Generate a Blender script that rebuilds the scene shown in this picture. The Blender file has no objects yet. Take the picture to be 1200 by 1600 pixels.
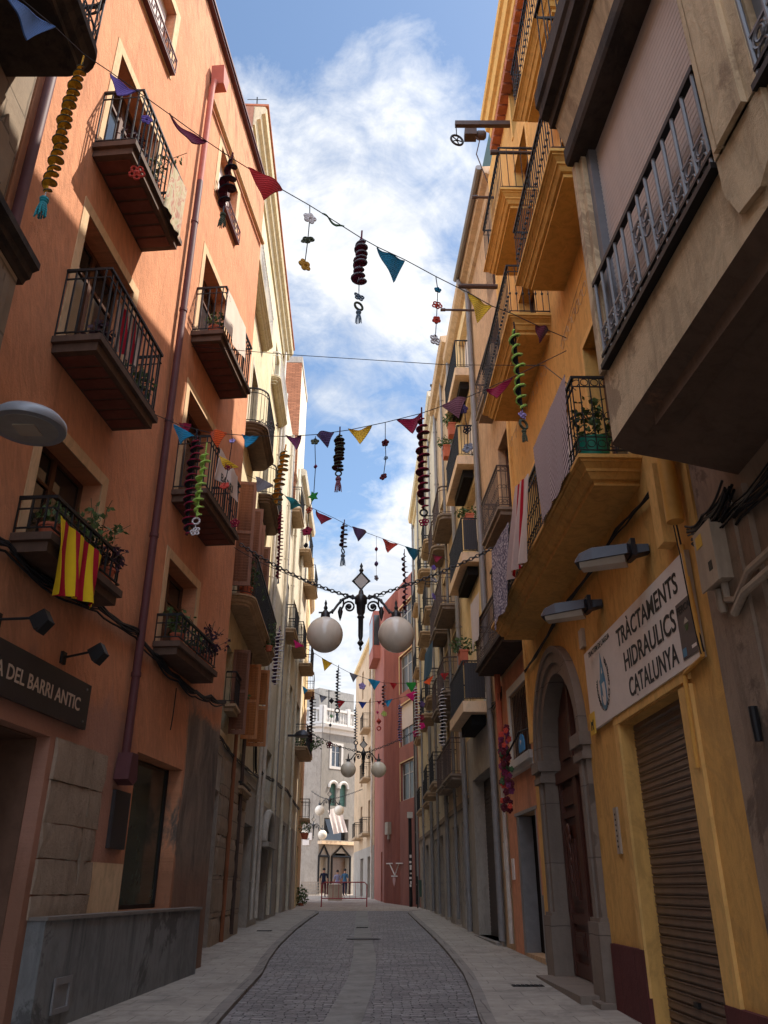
import bpy, bmesh, math, random
from mathutils import Vector, Matrix
V = Vector
RND = random.Random(11)
SC = bpy.context.scene
COL = SC.collection
rad = math.radians

# ---------------------------------------------------------------- camera
PITCH, FPX, EYE = rad(24.9), 1269.0, 1.6
cam_d = bpy.data.cameras.new("camera")
cam = bpy.data.objects.new("camera", cam_d)
COL.objects.link(cam)
cam.location = (0, 0, EYE)
cam.rotation_euler = (rad(90) + PITCH, 0, 0)
cam_d.sensor_fit = 'VERTICAL'
cam_d.sensor_height = 24.0
cam_d.lens = 24.0 * FPX / 1600.0
cam_d.clip_start = 0.05
cam_d.clip_end = 3000
SC.camera = cam

# ---------------------------------------------------------------- sun, sky, exposure
SUN_DIR = V((1.0, 0.35, 1.5)).normalized()          # towards the sun
SUN_EL = math.asin(SUN_DIR.z)
SUN_AZ = math.atan2(SUN_DIR.x, SUN_DIR.y)            # clockwise from +Y
sun_d = bpy.data.lights.new("sun", 'SUN')
sun_d.energy = 3.0
sun_d.angle = rad(0.5)
sun_d.color = (1.0, 0.92, 0.81)
sun = bpy.data.objects.new("sun", sun_d)
COL.objects.link(sun)
sun.rotation_euler = SUN_DIR.to_track_quat('Z', 'Y').to_euler()

SC.view_settings.view_transform = 'Standard'
SC.view_settings.look = 'None'
SC.view_settings.exposure = 1.38
SC.view_settings.gamma = 1.0
SC.render.film_transparent = False
SC.cycles.use_denoising = True
SC.cycles.max_bounces = 8
SC.cycles.diffuse_bounces = 4
SC.cycles.caustics_reflective = False
SC.cycles.caustics_refractive = False
SC.cycles.sample_clamp_indirect = 4.0


def ray(x, y):
    """direction of the sight line through a pixel of the 1200x1600 photograph"""
    u, v = (x - 600) / FPX, (800 - y) / FPX
    return V((u, math.cos(PITCH) - v * math.sin(PITCH), math.sin(PITCH) + v * math.cos(PITCH)))


def build_world():
    w = bpy.data.worlds.new("World")
    SC.world = w
    w.use_nodes = True
    nt = w.node_tree
    N, L = nt.nodes, nt.links
    for n in list(N):
        N.remove(n)
    out = N.new('ShaderNodeOutputWorld')
    bg = N.new('ShaderNodeBackground')
    bg.inputs['Strength'].default_value = 0.12
    sky = N.new('ShaderNodeTexSky')
    sky.sky_type = 'NISHITA'
    sky.sun_disc = False
    sky.sun_elevation = SUN_EL
    sky.sun_rotation = SUN_AZ
    sky.air_density = 1.0
    sky.dust_density = 0.6
    sky.ozone_density = 1.4
    tc = N.new('ShaderNodeTexCoord')
    sep = N.new('ShaderNodeSeparateXYZ')
    L.new(tc.outputs['Generated'], sep.inputs[0])

    def math_(op, a, b=None, c=None, clamp=False):
        m = N.new('ShaderNodeMath')
        m.operation = op
        m.use_clamp = clamp
        for i, q in enumerate((a, b, c)):
            if q is None:
                continue
            if isinstance(q, (int, float)):
                m.inputs[i].default_value = q
            else:
                L.new(q, m.inputs[i])
        return m.outputs[0]
    zz = math_('ADD', math_('MAXIMUM', sep.outputs['Z'], 0.0), 0.22)
    cx, cy = math_('DIVIDE', sep.outputs['X'], zz), math_('DIVIDE', sep.outputs['Y'], zz)
    comb = N.new('ShaderNodeCombineXYZ')
    L.new(cx, comb.inputs[0])
    L.new(cy, comb.inputs[1])

    def noise(scale, detail, rough, off, dist=0.0):
        mp = N.new('ShaderNodeMapping')
        mp.inputs['Location'].default_value = off
        L.new(comb.outputs[0], mp.inputs[0])
        n = N.new('ShaderNodeTexNoise')
        n.inputs['Scale'].default_value = scale
        n.inputs['Detail'].default_value = detail
        n.inputs['Roughness'].default_value = rough
        n.inputs['Distortion'].default_value = dist
        L.new(mp.outputs[0], n.inputs['Vector'])
        return n.outputs[0]
    base = noise(3.4, 10, 0.66, (3.1, 1.7, 0.4), 0.5)
    dens = math_('MULTIPLY_ADD', base, 1.9, -1.02)
    dens = math_('ADD', dens, math_('MULTIPLY', math_('ADD', noise(13.0, 6, 0.62, (7.7, 0.2, 2.0), 0.9), -0.5), 0.75))
    # where the cloud banks of this afternoon stand: (pixel, angular size, amount)
    for (px, py, size, amt) in ((600, 340, 0.25, 0.48), (600, 470, 0.12, 0.16), (460, 110, 0.10, 0.34), (600, 90, 0.06, 0.30), (690, 200, 0.08, 0.2), (690, 850, 0.07, 0.55), (630, 940, 0.10, 0.34), (480, 950, 0.14, 0.16), (520, 1080, 0.2, 0.6),
                                (560, 715, 0.11, -0.55), (500, 790, 0.05, -0.2), (480, 585, 0.05, -0.25), (640, 590, 0.04, -0.15), (740, 60, 0.12, -0.55), (380, -10, 0.10, -0.5), (540, -30, 0.09, -0.4),
                                (500, 618, 0.022, 0.32), (545, 640, 0.026, 0.34), (600, 660, 0.026, 0.32), (655, 680, 0.022, 0.28)):
        d = ray(px, py).normalized()
        vm = N.new('ShaderNodeVectorMath')
        vm.operation = 'DISTANCE'
        L.new(tc.outputs['Generated'], vm.inputs[0])
        vm.inputs[1].default_value = d
        t = math_('DIVIDE', vm.outputs['Value'], size)
        g = math_('EXPONENT', math_('MULTIPLY', math_('MULTIPLY', t, t), -0.8))
        dens = math_('MULTIPLY_ADD', g, amt, dens)
    mask = math_('MULTIPLY_ADD', dens, 1.7, 0.12, clamp=True)
    mask = math_('SMOOTH_MIN', mask, 0.97, 0.1)
    shade = N.new('ShaderNodeMix')
    shade.data_type = 'RGBA'
    shade.inputs['A'].default_value = (2.35, 2.55, 2.9, 1)
    shade.inputs['B'].default_value = (3.9, 3.9, 3.9, 1)
    L.new(math_('MULTIPLY_ADD', math_('ADD', noise(5.0, 8, 0.65, (1.3, 5.2, 0.7), 0.5), math_('MULTIPLY', mask, 0.12)), 3.4, -1.45, clamp=True), shade.inputs['Factor'])
    tint = N.new('ShaderNodeMix')
    tint.data_type = 'RGBA'
    tint.blend_type = 'MULTIPLY'
    tint.inputs['Factor'].default_value = 1.0
    L.new(sky.outputs[0], tint.inputs['A'])
    tint.inputs['B'].default_value = (0.64, 0.67, 0.66, 1)
    # bright cloud added overhead and behind the camera, unseen, to fill street shade
    back = math_('MULTIPLY_ADD', sep.outputs['Y'], -2.6, 1.25, clamp=True)
    mask = math_('MAXIMUM', mask, math_('MULTIPLY', back, 0.9))
    lum = math_('MULTIPLY_ADD', back, 1.75, 1.0)
    vs_ = N.new('ShaderNodeVectorMath')
    vs_.operation = 'SCALE'
    L.new(shade.outputs['Result'], vs_.inputs[0])
    L.new(lum, vs_.inputs['Scale'])
    cool = N.new('ShaderNodeMix')
    cool.data_type = 'RGBA'
    cool.blend_type = 'MULTIPLY'
    L.new(back, cool.inputs['Factor'])
    L.new(vs_.outputs[0], cool.inputs['A'])
    cool.inputs['B'].default_value = (0.9, 0.97, 1.1, 1)
    mix = N.new('ShaderNodeMix')
    mix.data_type = 'RGBA'
    L.new(mask, mix.inputs['Factor'])
    L.new(tint.outputs['Result'], mix.inputs['A'])
    L.new(cool.outputs['Result'], mix.inputs['B'])
    L.new(mix.outputs['Result'], bg.inputs['Color'])
    L.new(bg.outputs[0], out.inputs['Surface'])


build_world()


# ---------------------------------------------------------------- measuring helpers
def gz(Y):
    """height of the street, which climbs gently away from the camera"""
    pts = [(-60, -1.35), (0, 0), (20, .45), (46, .8), (61, 1.1), (75, 1.2), (2000, 1.2)]
    for (a, b), (c, d) in zip(pts, pts[1:]):
        if Y <= c:
            return b + (d - b) * (Y - a) / (c - a)
    return 1.2


def at_depth(x, y, Y):
    r = ray(x, y)
    return V((0, 0, EYE)) + r * (Y / r.y)


def on_ground(x, y):
    r = ray(x, y)
    lo, hi = 1.0, 300.0
    for _ in range(60):
        m = (lo + hi) / 2
        if EYE + r.z * m > gz(r.y * m):
            lo = m
        else:
            hi = m
    return V((r.x * lo, r.y * lo, gz(r.y * lo)))


class Face:
    """A facade plane: s runs along the street away from the camera, d out into the street, z up."""
    def __init__(self, a, b, side):
        self.a, self.b, self.side = V((a[0], a[1], 0)), V((b[0], b[1], 0)), side
        self.L = (self.b - self.a).length
        self.t = (self.b - self.a) / self.L
        self.n = V((self.t.y, -self.t.x, 0)) if side == 'L' else V((-self.t.y, self.t.x, 0))
        self.rx = self.t if side == 'L' else -self.t     # left-to-right for somebody facing the wall

    def W(self, s, d, z):
        return self.a + self.t * s + self.n * d + V((0, 0, z))

    def px(self, x, y, d=0.0):
        r = ray(x, y)
        o = self.a + self.n * d
        k = o.dot(self.n) / r.dot(self.n)
        p = r * k
        return ((p - o).dot(self.t), EYE + p.z)


# ---------------------------------------------------------------- mesh helpers
class MB:
    def __init__(self):
        self.v, self.f = [], []

    def add(self, vs, fs):
        o = len(self.v)
        self.v += [V(q) for q in vs]
        self.f += [tuple(i + o for i in f) for f in fs]
        return self

    def poly(self, *pts):
        return self.add(pts, [tuple(range(len(pts)))])

    def obox(self, o, a, b, c):
        o, a, b, c = V(o), V(a), V(b), V(c)
        vs = [o, o + a, o + a + b, o + b, o + c, o + a + c, o + a + b + c, o + b + c]
        return self.add(vs, [(0, 3, 2, 1), (4, 5, 6, 7), (0, 1, 5, 4), (1, 2, 6, 5), (2, 3, 7, 6), (3, 0, 4, 7)])

    def fbox(self, F, s0, s1, d0, d1, z0, z1):
        return self.obox(F.W(s0, d0, z0), F.t * (s1 - s0), F.n * (d1 - d0), V((0, 0, z1 - z0)))

    def cbox(self, c, sx, sy, sz, rot=None):
        M = rot or Matrix.Identity(3)
        a, b, k = M @ V((sx, 0, 0)), M @ V((0, sy, 0)), M @ V((0, 0, sz))
        return self.obox(V(c) - (a + b + k) / 2, a, b, k)

    def rough(self, F, s0, s1, d0, d1, z0, z1, amp=.02, seed=0, step=.09):
        """a weathered block: its front is a grid worn back irregularly, mostly along the edges"""
        rn = random.Random(seed)
        ns, nz = max(2, int((s1 - s0) / step)), max(2, int((z1 - z0) / step))
        o = len(self.v)
        for j in range(nz + 1):
            for i in range(ns + 1):
                e = (i in (0, ns)) + (j in (0, nz))
                self.v.append(F.W(s0 + (s1 - s0) * i / ns + (rn.uniform(-1, 1) * amp * .5), d1 - rn.random() * amp * (.5 + e), z0 + (z1 - z0) * j / nz + rn.uniform(-1, 1) * amp * .5))
        at = lambda i, j: o + j * (ns + 1) + i
        for j in range(nz):
            for i in range(ns):
                self.f.append((at(i, j), at(i + 1, j), at(i + 1, j + 1), at(i, j + 1)))
        ring = [at(i, 0) for i in range(ns)] + [at(ns, j) for j in range(nz)] + [at(i, nz) for i in range(ns, 0, -1)] + [at(0, j) for j in range(nz, 0, -1)]
        m = len(self.v)
        for q in ring:
            p = self.v[q]
            self.v.append(p + F.n * (d0 - d1))
        for k in range(len(ring)):
            k2 = (k + 1) % len(ring)
            self.f.append((ring[k], ring[k2], m + k2, m + k))
        return self

    def prism(self, pts, off):
        pts = [V(q) for q in pts]
        n = len(pts)
        vs = pts + [q + V(off) for q in pts]
        fs = [tuple(range(n)), tuple(range(2 * n - 1, n - 1, -1))]
        fs += [(i, (i + 1) % n, n + (i + 1) % n, n + i) for i in range(n)]
        return self.add(vs, fs)

    def tube(self, pts, r, n=6, closed=False, rr=None, cap=True):
        pts = [V(q) for q in pts]
        m = len(pts)
        if m < 2:
            return self
        o = len(self.v)
        up = None
        for i, q in enumerate(pts):
            if closed:
                d = pts[(i + 1) % m] - pts[i - 1]
            else:
                d = pts[min(i + 1, m - 1)] - pts[max(i - 1, 0)]
            if d.length < 1e-9:
                d = V((0, 0, 1))
            d.normalize()
            if up is None:
                up = V((0, 0, 1)) if abs(d.z) < 0.9 else V((1, 0, 0))
            x = up - d * up.dot(d)
            if x.length < 1e-5:
                x = d.orthogonal()
            x.normalize()
            up = x
            y = d.cross(x)
            ri = rr[i] if rr else r
            for k in range(n):
                a = 2 * math.pi * (k + .5) / n
                self.v.append(q + x * (ri * math.cos(a)) + y * (ri * math.sin(a)))
        segs = m if closed else m - 1
        for i in range(segs):
            for k in range(n):
                a, b = o + i * n + k, o + i * n + (k + 1) % n
                c, d2 = o + ((i + 1) % m) * n + (k + 1) % n, o + ((i + 1) % m) * n + k
                self.f.append((a, b, c, d2))
        if cap and not closed:
            self.f.append(tuple(o + k for k in range(n))[::-1])
            self.f.append(tuple(o + (m - 1) * n + k for k in range(n)))
        return self

    def lathe(self, c, prof, n=14, axis=None, xaxis=None):
        """profile [(radius, height)] turned about an axis through c"""
        c = V(c)
        ax = V(axis or (0, 0, 1)).normalized()
        x = V(xaxis).normalized() if xaxis else ax.orthogonal().normalized()
        y = ax.cross(x)
        o = len(self.v)
        for r, h in prof:
            r = max(r, 1e-4)
            for k in range(n):
                a = 2 * math.pi * k / n
                self.v.append(c + ax * h + x * (r * math.cos(a)) + y * (r * math.sin(a)))
        for i in range(len(prof) - 1):
            for k in range(n):
                self.f.append((o + i * n + k, o + i * n + (k + 1) % n, o + (i + 1) * n + (k + 1) % n, o + (i + 1) * n + k))
        self.f.append(tuple(o + k for k in range(n))[::-1])
        self.f.append(tuple(o + (len(prof) - 1) * n + k for k in range(n)))
        return self

    def sphere(self, c, r, n=16, m=10, sc=(1, 1, 1)):
        prof = []
        o = len(self.v)
        for i in range(m + 1):
            a = -math.pi / 2 + math.pi * i / m
            prof.append((r * math.cos(a), r * math.sin(a)))
        self.lathe((0, 0, 0), prof, n, axis=(0, 0, 1), xaxis=(1, 0, 0))
        for i in range(o, len(self.v)):
            q = self.v[i]
            self.v[i] = V((q.x * sc[0], q.y * sc[1], q.z * sc[2])) + V(c)
        return self

    def torus(self, c, R, r, axis, n=14, m=6):
        ax = V(axis).normalized()
        x = ax.orthogonal().normalized()
        y = ax.cross(x)
        pts = [V(c) + x * (R * math.cos(2 * math.pi * i / n)) + y * (R * math.sin(2 * math.pi * i / n)) for i in range(n)]
        return self.tube(pts, r, m, closed=True)

    def build(self, name, mat, parent=None, smooth=None, label=None, cat=None, group=None, kind=None):
        me = bpy.data.meshes.new(name)
        root = parent
        while root is not None and root.parent is not None:
            root = root.parent
        if root is not None:
            org = V(root.location)
        elif kind == 'structure' or not self.v:
            org = V((0, 0, 0))
        else:
            lo = [min(q[i] for q in self.v) for i in range(3)]
            hi = [max(q[i] for q in self.v) for i in range(3)]
            org = V(((lo[0] + hi[0]) / 2, (lo[1] + hi[1]) / 2, lo[2]))
        me.from_pydata([tuple(q - org) for q in self.v], [], self.f)
        bm = bmesh.new()
        bm.from_mesh(me)
        bmesh.ops.recalc_face_normals(bm, faces=bm.faces[:])
        bm.to_mesh(me)
        bm.free()
        if smooth:
            for p in me.polygons:
                p.use_smooth = True
            me.set_sharp_from_angle(angle=rad(smooth))
        for mm in (mat if isinstance(mat, (list, tuple)) else [mat]):
            me.materials.append(mm)
        ob = bpy.data.objects.new(name, me)
        COL.objects.link(ob)
        if parent is not None:
            ob.parent = parent
        else:
            ob.location = org
        tag(ob, label, cat, group, kind)
        return ob


def tag(ob, label=None, cat=None, group=None, kind=None):
    if label:
        ob['label'] = label
    if cat:
        ob['category'] = cat
    if group:
        ob['group'] = group
    if kind:
        ob['kind'] = kind
    return ob


def thing(name, label, cat, loc, group=None):
    o = bpy.data.objects.new(name, None)
    o.empty_display_size = 0.2
    o.location = loc
    COL.objects.link(o)
    return tag(o, label, cat, group)


def copy_tree(o, loc=None, parent=None, label=None):
    c = o.copy()
    COL.objects.link(c)
    if parent is not None:
        c.parent = parent
    if loc is not None:
        c.location = loc
    if label:
        c['label'] = label
    for ch in list(o.children):
        copy_tree(ch, None, c)
    return c


# ---------------------------------------------------------------- materials
def srgb(r, g, b, k=1.0):
    def f(c):
        c /= 255.0
        return (c / 12.92 if c <= 0.04045 else ((c + 0.055) / 1.055) ** 2.4) * k
    return (f(r), f(g), f(b), 1.0)


class NT:
    def __init__(self, name):
        self.m = bpy.data.materials.new(name)
        self.m.use_nodes = True
        self.nt = self.m.node_tree
        self.N, self.L = self.nt.nodes, self.nt.links
        self.b = self.N.get('Principled BSDF')

    def n(self, t, **kw):
        q = self.N.new(t)
        for k, v in kw.items():
            setattr(q, k, v)
        return q

    def coords(self, scale=(1, 1, 1), kind='Object'):
        tc = self.n('ShaderNodeTexCoord')
        mp = self.n('ShaderNodeMapping')
        mp.inputs['Scale'].default_value = scale
        self.L.new(tc.outputs[kind], mp.inputs[0])
        return mp.outputs[0]

    def noise(self, vec, scale, detail=5, rough=0.6, dist=0.0):
        q = self.n('ShaderNodeTexNoise')
        q.inputs['Scale'].default_value = scale
        q.inputs['Detail'].default_value = detail
        q.inputs['Roughness'].default_value = rough
        q.inputs['Distortion'].default_value = dist
        self.L.new(vec, q.inputs['Vector'])
        return q.outputs[0]

    def ramp(self, fac, stops, interp='LINEAR'):
        q = self.n('ShaderNodeValToRGB')
        q.color_ramp.interpolation = interp
        e = q.color_ramp.elements
        while len(e) < len(stops):
            e.new(0.5)
        for i, (p, c) in enumerate(stops):
            e[i].position = p
            e[i].color = c if len(c) == 4 else (*c, 1)
        self.L.new(fac, q.inputs[0])
        return q.outputs[0]

    def mix(self, fac, a, b, blend='MIX'):
        q = self.n('ShaderNodeMix', data_type='RGBA', blend_type=blend)
        for key, val in (('Factor', fac), ('A', a), ('B', b)):
            if isinstance(val, (int, float)):
                q.inputs[key].default_value = val
            elif isinstance(val, tuple):
                q.inputs[key].default_value = val
            else:
                self.L.new(val, q.inputs[key])
        return q.outputs['Result']

    def math(self, op, a, b=0.0, clamp=False):
        q = self.n('ShaderNodeMath', operation=op, use_clamp=clamp)
        for i, val in enumerate((a, b)):
            if isinstance(val, (int, float)):
                q.inputs[i].default_value = val
            else:
                self.L.new(val, q.inputs[i])
        return q.outputs[0]

    def bump(self, h, strength=0.3, dist=0.02):
        q = self.n('ShaderNodeBump')
        q.inputs['Strength'].default_value = strength
        q.inputs['Distance'].default_value = dist
        self.L.new(h, q.inputs['Height'])
        self.L.new(q.outputs[0], self.b.inputs['Normal'])

    def done(self, col=None, rough=None, spec=None, metal=None):
        if col is not None:
            if isinstance(col, tuple):
                self.b.inputs['Base Color'].default_value = col
            else:
                self.L.new(col, self.b.inputs['Base Color'])
        if rough is not None:
            if isinstance(rough, (int, float)):
                self.b.inputs['Roughness'].default_value = rough
            else:
                self.L.new(rough, self.b.inputs['Roughness'])
        if spec is not None:
            self.b.inputs['Specular IOR Level'].default_value = spec
        if metal is not None:
            self.b.inputs['Metallic'].default_value = metal
        return self.m


def scl(c, k):
    return (c[0] * k, c[1] * k, c[2] * k, 1)


def stucco(name, col, stain=None, amt=0.5, var=0.22, streak=0.3, bump=0.25, rough=0.9, patch=None, scale=1.0):
    """plaster: broad mottling, rain streaks, worn patches and a fine trowelled relief"""
    t = NT(name)
    v = t.coords()
    broad = t.noise(v, 0.7 * scale, 6, 0.62, 0.4)
    c = t.ramp(broad, [(0.28, scl(col, 1 - var)), (0.5, col), (0.74, scl(col, 1 + var * 0.8))])
    mid = t.noise(t.coords((1.2, 1.2, 0.55)), 5.0 * scale, 6, 0.7, 1.2)
    c = t.mix(t.ramp(mid, [(0.42, (0, 0, 0)), (0.72, (0.75, 0.75, 0.75))]), c, scl(col, 1.25))
    c = t.mix(t.ramp(mid, [(0.3, (0.6, 0.6, 0.6)), (0.5, (0, 0, 0))]), c, scl(col, 0.74))
    stain = stain or scl(col, 0.42)
    st = t.noise(t.coords((2.6, 2.6, 0.16)), 1.5 * scale, 7, 0.66, 0.3)
    c = t.mix(t.math('MULTIPLY', t.ramp(st, [(0.52, (0, 0, 0)), (0.78, (1, 1, 1))]), streak), c, stain)
    if patch:
        pn = t.noise(v, 0.55 * scale, 8, 0.7, 0.8)
        c = t.mix(t.math('MULTIPLY', t.ramp(pn, [(0.56, (0, 0, 0)), (0.60, (1, 1, 1))]), amt), c, patch)
    fine = t.noise(v, 26 * scale, 6, 0.75)
    t.bump(t.math('ADD', t.math('MULTIPLY', mid, 0.8), t.math('MULTIPLY', fine, 0.5)), bump, 0.03)
    return t.done(c, rough, 0.25)


def stone(name, col, bw=0.9, bh=0.45, mortar=0.012, var=0.25, bump=0.5, rough=0.9, axis='Y', soften=0.35, blotch=0.0):
    """coursed stone with dark joints; bricks laid in the plane of a street wall"""
    t = NT(name)
    tc = t.n('ShaderNodeTexCoord')
    sp = t.n('ShaderNodeSeparateXYZ')
    t.L.new(tc.outputs['Object'], sp.inputs[0])
    cb = t.n('ShaderNodeCombineXYZ')
    if axis == 'Z':
        t.L.new(sp.outputs['X'], cb.inputs[0])
        t.L.new(sp.outputs['Y'], cb.inputs[1])
    else:
        t.L.new(sp.outputs[axis], cb.inputs[0])
        t.L.new(sp.outputs['Z'], cb.inputs[1])
    br = t.n('ShaderNodeTexBrick')
    br.inputs['Scale'].default_value = 1.0
    br.inputs['Brick Width'].default_value = bw
    br.inputs['Row Height'].default_value = bh
    br.inputs['Mortar Size'].default_value = mortar
    br.inputs['Mortar Smooth'].default_value = 0.3
    br.inputs['Color1'].default_value = scl(col, 1 + var * .6)
    br.inputs['Color2'].default_value = scl(col, 1 - var)
    br.inputs['Mortar'].default_value = scl(col, 0.35)
    wob = t.n('ShaderNodeTexNoise')
    wob.inputs['Scale'].default_value = 2.3
    t.L.new(tc.outputs['Object'], wob.inputs['Vector'])
    mv = t.n('ShaderNodeVectorMath', operation='MULTIPLY_ADD')
    t.L.new(wob.outputs['Color'], mv.inputs[0])
    mv.inputs[1].default_value = (0.05, 0.05, 0.05)
    t.L.new(cb.outputs[0], mv.inputs[2])
    t.L.new(mv.outputs[0], br.inputs['Vector'])
    v = t.coords()
    n1 = t.noise(v, 3.0, 7, 0.7, 0.5)
    c = t.mix(soften, br.outputs['Color'], t.ramp(n1, [(0.3, scl(col, 0.6)), (0.7, scl(col, 1.25))]))
    st = t.noise(t.coords((2.2, 2.2, 0.2)), 1.3, 6, 0.65)
    c = t.mix(t.math('MULTIPLY', t.ramp(st, [(0.5, (0, 0, 0)), (0.8, (1, 1, 1))]), 0.35), c, scl(col, 0.4))
    if blotch:                                   # spills, gum and worn trails on the paving
        b1 = t.noise(v, 1.1, 8, 0.72, 0.8)
        c = t.mix(t.math('MULTIPLY', t.ramp(b1, [(0.5, (0, 0, 0)), (0.66, (1, 1, 1))]), blotch), c, scl(col, 0.5))
        b2 = t.noise(v, 9.0, 3, 0.5)
        c = t.mix(t.math('MULTIPLY', t.ramp(b2, [(0.66, (0, 0, 0)), (0.7, (1, 1, 1))]), blotch * .6), c, scl(col, 0.3))
    h = t.math('SUBTRACT', t.math('MULTIPLY', t.noise(v, 18, 6, 0.7), 0.35), t.math('MULTIPLY', br.outputs['Fac'], 1.0))
    t.bump(h, bump, 0.03)
    return t.done(c, rough, 0.25)


def plain(name, col, rough=0.6, spec=0.4, metal=0.0, var=0.15, scale=6.0, bump=0.05, stretch=(1, 1, 1), dirt=None):
    t = NT(name)
    v = t.coords(stretch)
    n1 = t.noise(v, scale, 5, 0.65, 0.3)
    c = t.ramp(n1, [(0.3, scl(col, 1 - var)), (0.7, scl(col, 1 + var))])
    if dirt:
        n2 = t.noise(t.coords((2, 2, 0.4)), 2.0, 6, 0.7)
        c = t.mix(t.math('MULTIPLY', t.ramp(n2, [(0.45, (0, 0, 0)), (0.75, (1, 1, 1))]), 0.6), c, dirt)
    if bump:
        t.bump(t.noise(v, scale * 6, 4, 0.7), bump, 0.01)
    return t.done(c, rough, spec, metal)


def wood(name, col, along='Z', rough=0.55):
    t = NT(name)
    k = {'Z': (14, 14, 0.8), 'Y': (14, 0.8, 14)}[along]
    n1 = t.noise(t.coords(k), 2.0, 6, 0.6, 0.6)
    c = t.ramp(n1, [(0.3, scl(col, 0.6)), (0.55, col), (0.75, scl(col, 1.3))])
    t.bump(n1, 0.15, 0.01)
    return t.done(c, rough, 0.4)


def knit(name, col, rows=70.0, rough=0.95):
    """crochet yarn: rows of stitches in relief"""
    t = NT(name)
    w = t.n('ShaderNodeTexWave')
    w.inputs['Scale'].default_value = rows / 6.0
    w.inputs['Distortion'].default_value = 1.5
    w.inputs['Detail'].default_value = 2
    w.bands_direction = 'Z'
    t.L.new(t.coords(), w.inputs['Vector'])
    n1 = t.noise(t.coords(), 60, 3, 0.7)
    h = t.math('ADD', t.math('MULTIPLY', w.outputs['Fac'], 0.6), n1)
    c = t.ramp(h, [(0.3, scl(col, 0.6)), (0.8, col), (1.0, scl(col, 1.2))])
    t.bump(h, 0.5, 0.01)
    t.b.inputs['Sheen Weight'].default_value = 0.2
    return t.done(c, rough, 0.1)


def glass_dark(name, col=(0.02, 0.025, 0.03, 1), rough=0.06):
    t = NT(name)
    n1 = t.noise(t.coords((1, 1, 1)), 1.2, 4, 0.6)
    c = t.ramp(n1, [(0.3, scl(col, 0.6)), (0.75, scl(col, 1.7))])
    t.bump(t.noise(t.coords(), 2.5, 2, 0.5), 0.03, 0.02)
    return t.done(c, rough, 0.6)


def stripes(name, stops, wrinkle=0.15):
    """cloth with printed stripes running down it (colour by position across the weave)"""
    t = NT(name)
    tc = t.n('ShaderNodeTexCoord')
    sp = t.n('ShaderNodeSeparateXYZ')
    t.L.new(tc.outputs['UV'], sp.inputs[0])
    c = t.ramp(sp.outputs['X'], stops, 'CONSTANT')
    n1 = t.noise(t.coords(), 9, 4, 0.6)
    c = t.mix(wrinkle, c, t.mix(1.0, c, t.ramp(n1, [(0.3, (0.5, 0.5, 0.5)), (0.7, (1.1, 1.1, 1.1))]), 'MULTIPLY'))
    t.bump(t.noise(t.coords(), 200, 2), 0.1, 0.002)
    return t.done(c, 0.9, 0.15)
M = {}
M['orange'] = stucco('orange_plaster', srgb(214, 146, 104), stain=srgb(160, 104, 76), var=0.16, streak=0.35, patch=srgb(198, 136, 98), amt=0.3)
M['orange_trim'] = stucco('beige_trim_plaster', srgb(208, 176, 138), var=0.1, streak=0.15, bump=0.1)
M['grey_render'] = stucco('grey_cement_render', srgb(136, 120, 106), var=0.3, streak=0.6, patch=srgb(110, 98, 90), amt=0.6)
M['plinth'] = stucco('damp_grey_cement', srgb(122, 122, 120), stain=srgb(50, 50, 52), var=0.42, streak=0.8, patch=srgb(78, 76, 74), amt=0.75, bump=0.15, rough=0.7)
M['plinth_cap'] = plain('cement_coping', srgb(126, 118, 110), 0.7)
M['gold'] = stucco('golden_plaster', srgb(210, 162, 92), stain=srgb(164, 116, 66), var=0.16, streak=0.4, bump=0.25, patch=srgb(190, 150, 92), amt=0.4)
M['gold_trim'] = stucco('golden_moulding_plaster', srgb(220, 174, 104), var=0.1, streak=0.25, bump=0.1)
M['gold_soffit'] = stucco('ochre_soffit_plaster', srgb(210, 168, 96), var=0.1, streak=0.1, bump=0.08)
M['tan'] = stucco('weathered_tan_render', srgb(198, 172, 138), stain=srgb(112, 86, 66), var=0.3, streak=0.6, patch=srgb(126, 100, 78), amt=0.6, bump=0.5)
M['brown_wall'] = stucco('brown_weathered_wall', srgb(150, 130, 112), stain=srgb(84, 68, 58), var=0.32, streak=0.45, patch=srgb(96, 80, 70), amt=0.7, bump=0.4)
M['dark_soffit'] = stucco('sooty_soffit', srgb(104, 84, 70), stain=srgb(44, 36, 32), var=0.4, streak=0.3, patch=srgb(160, 112, 82), amt=0.6, bump=0.4)
M['sooty'] = stucco('sooty_cornice_stone', srgb(70, 58, 50), stain=srgb(28, 25, 24), var=0.4, streak=0.8, patch=srgb(44, 38, 36), amt=0.8)
M['yellow'] = stucco('pale_yellow_plaster', srgb(202, 186, 152), stain=srgb(146, 124, 98), var=0.14, streak=0.4, patch=srgb(190, 170, 124), amt=0.4)
M['cream'] = stucco('cream_plaster', srgb(202, 190, 168), stain=srgb(150, 130, 108), var=0.14, streak=0.45, patch=srgb(190, 172, 142), amt=0.4)
M['cream2'] = stucco('warm_cream_plaster', srgb(220, 192, 144), stain=srgb(150, 118, 88), var=0.14, streak=0.4)
M['beige'] = stucco('beige_render', srgb(196, 168, 136), stain=srgb(110, 90, 74), var=0.2, streak=0.5, bump=0.4)
M['roughcast'] = stucco('rough_beige_render', srgb(194, 158, 122), stain=srgb(120, 90, 70), var=0.24, streak=0.5, bump=0.8, patch=srgb(168, 134, 108), amt=0.5)
M['pinkwall'] = stucco('salmon_plaster', srgb(208, 142, 108), stain=srgb(130, 88, 70), var=0.18, streak=0.5, patch=srgb(186, 130, 104), amt=0.5)
M['greybeige'] = stucco('grey_beige_render', srgb(162, 152, 140), stain=srgb(100, 88, 80), var=0.18, streak=0.4)
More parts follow.
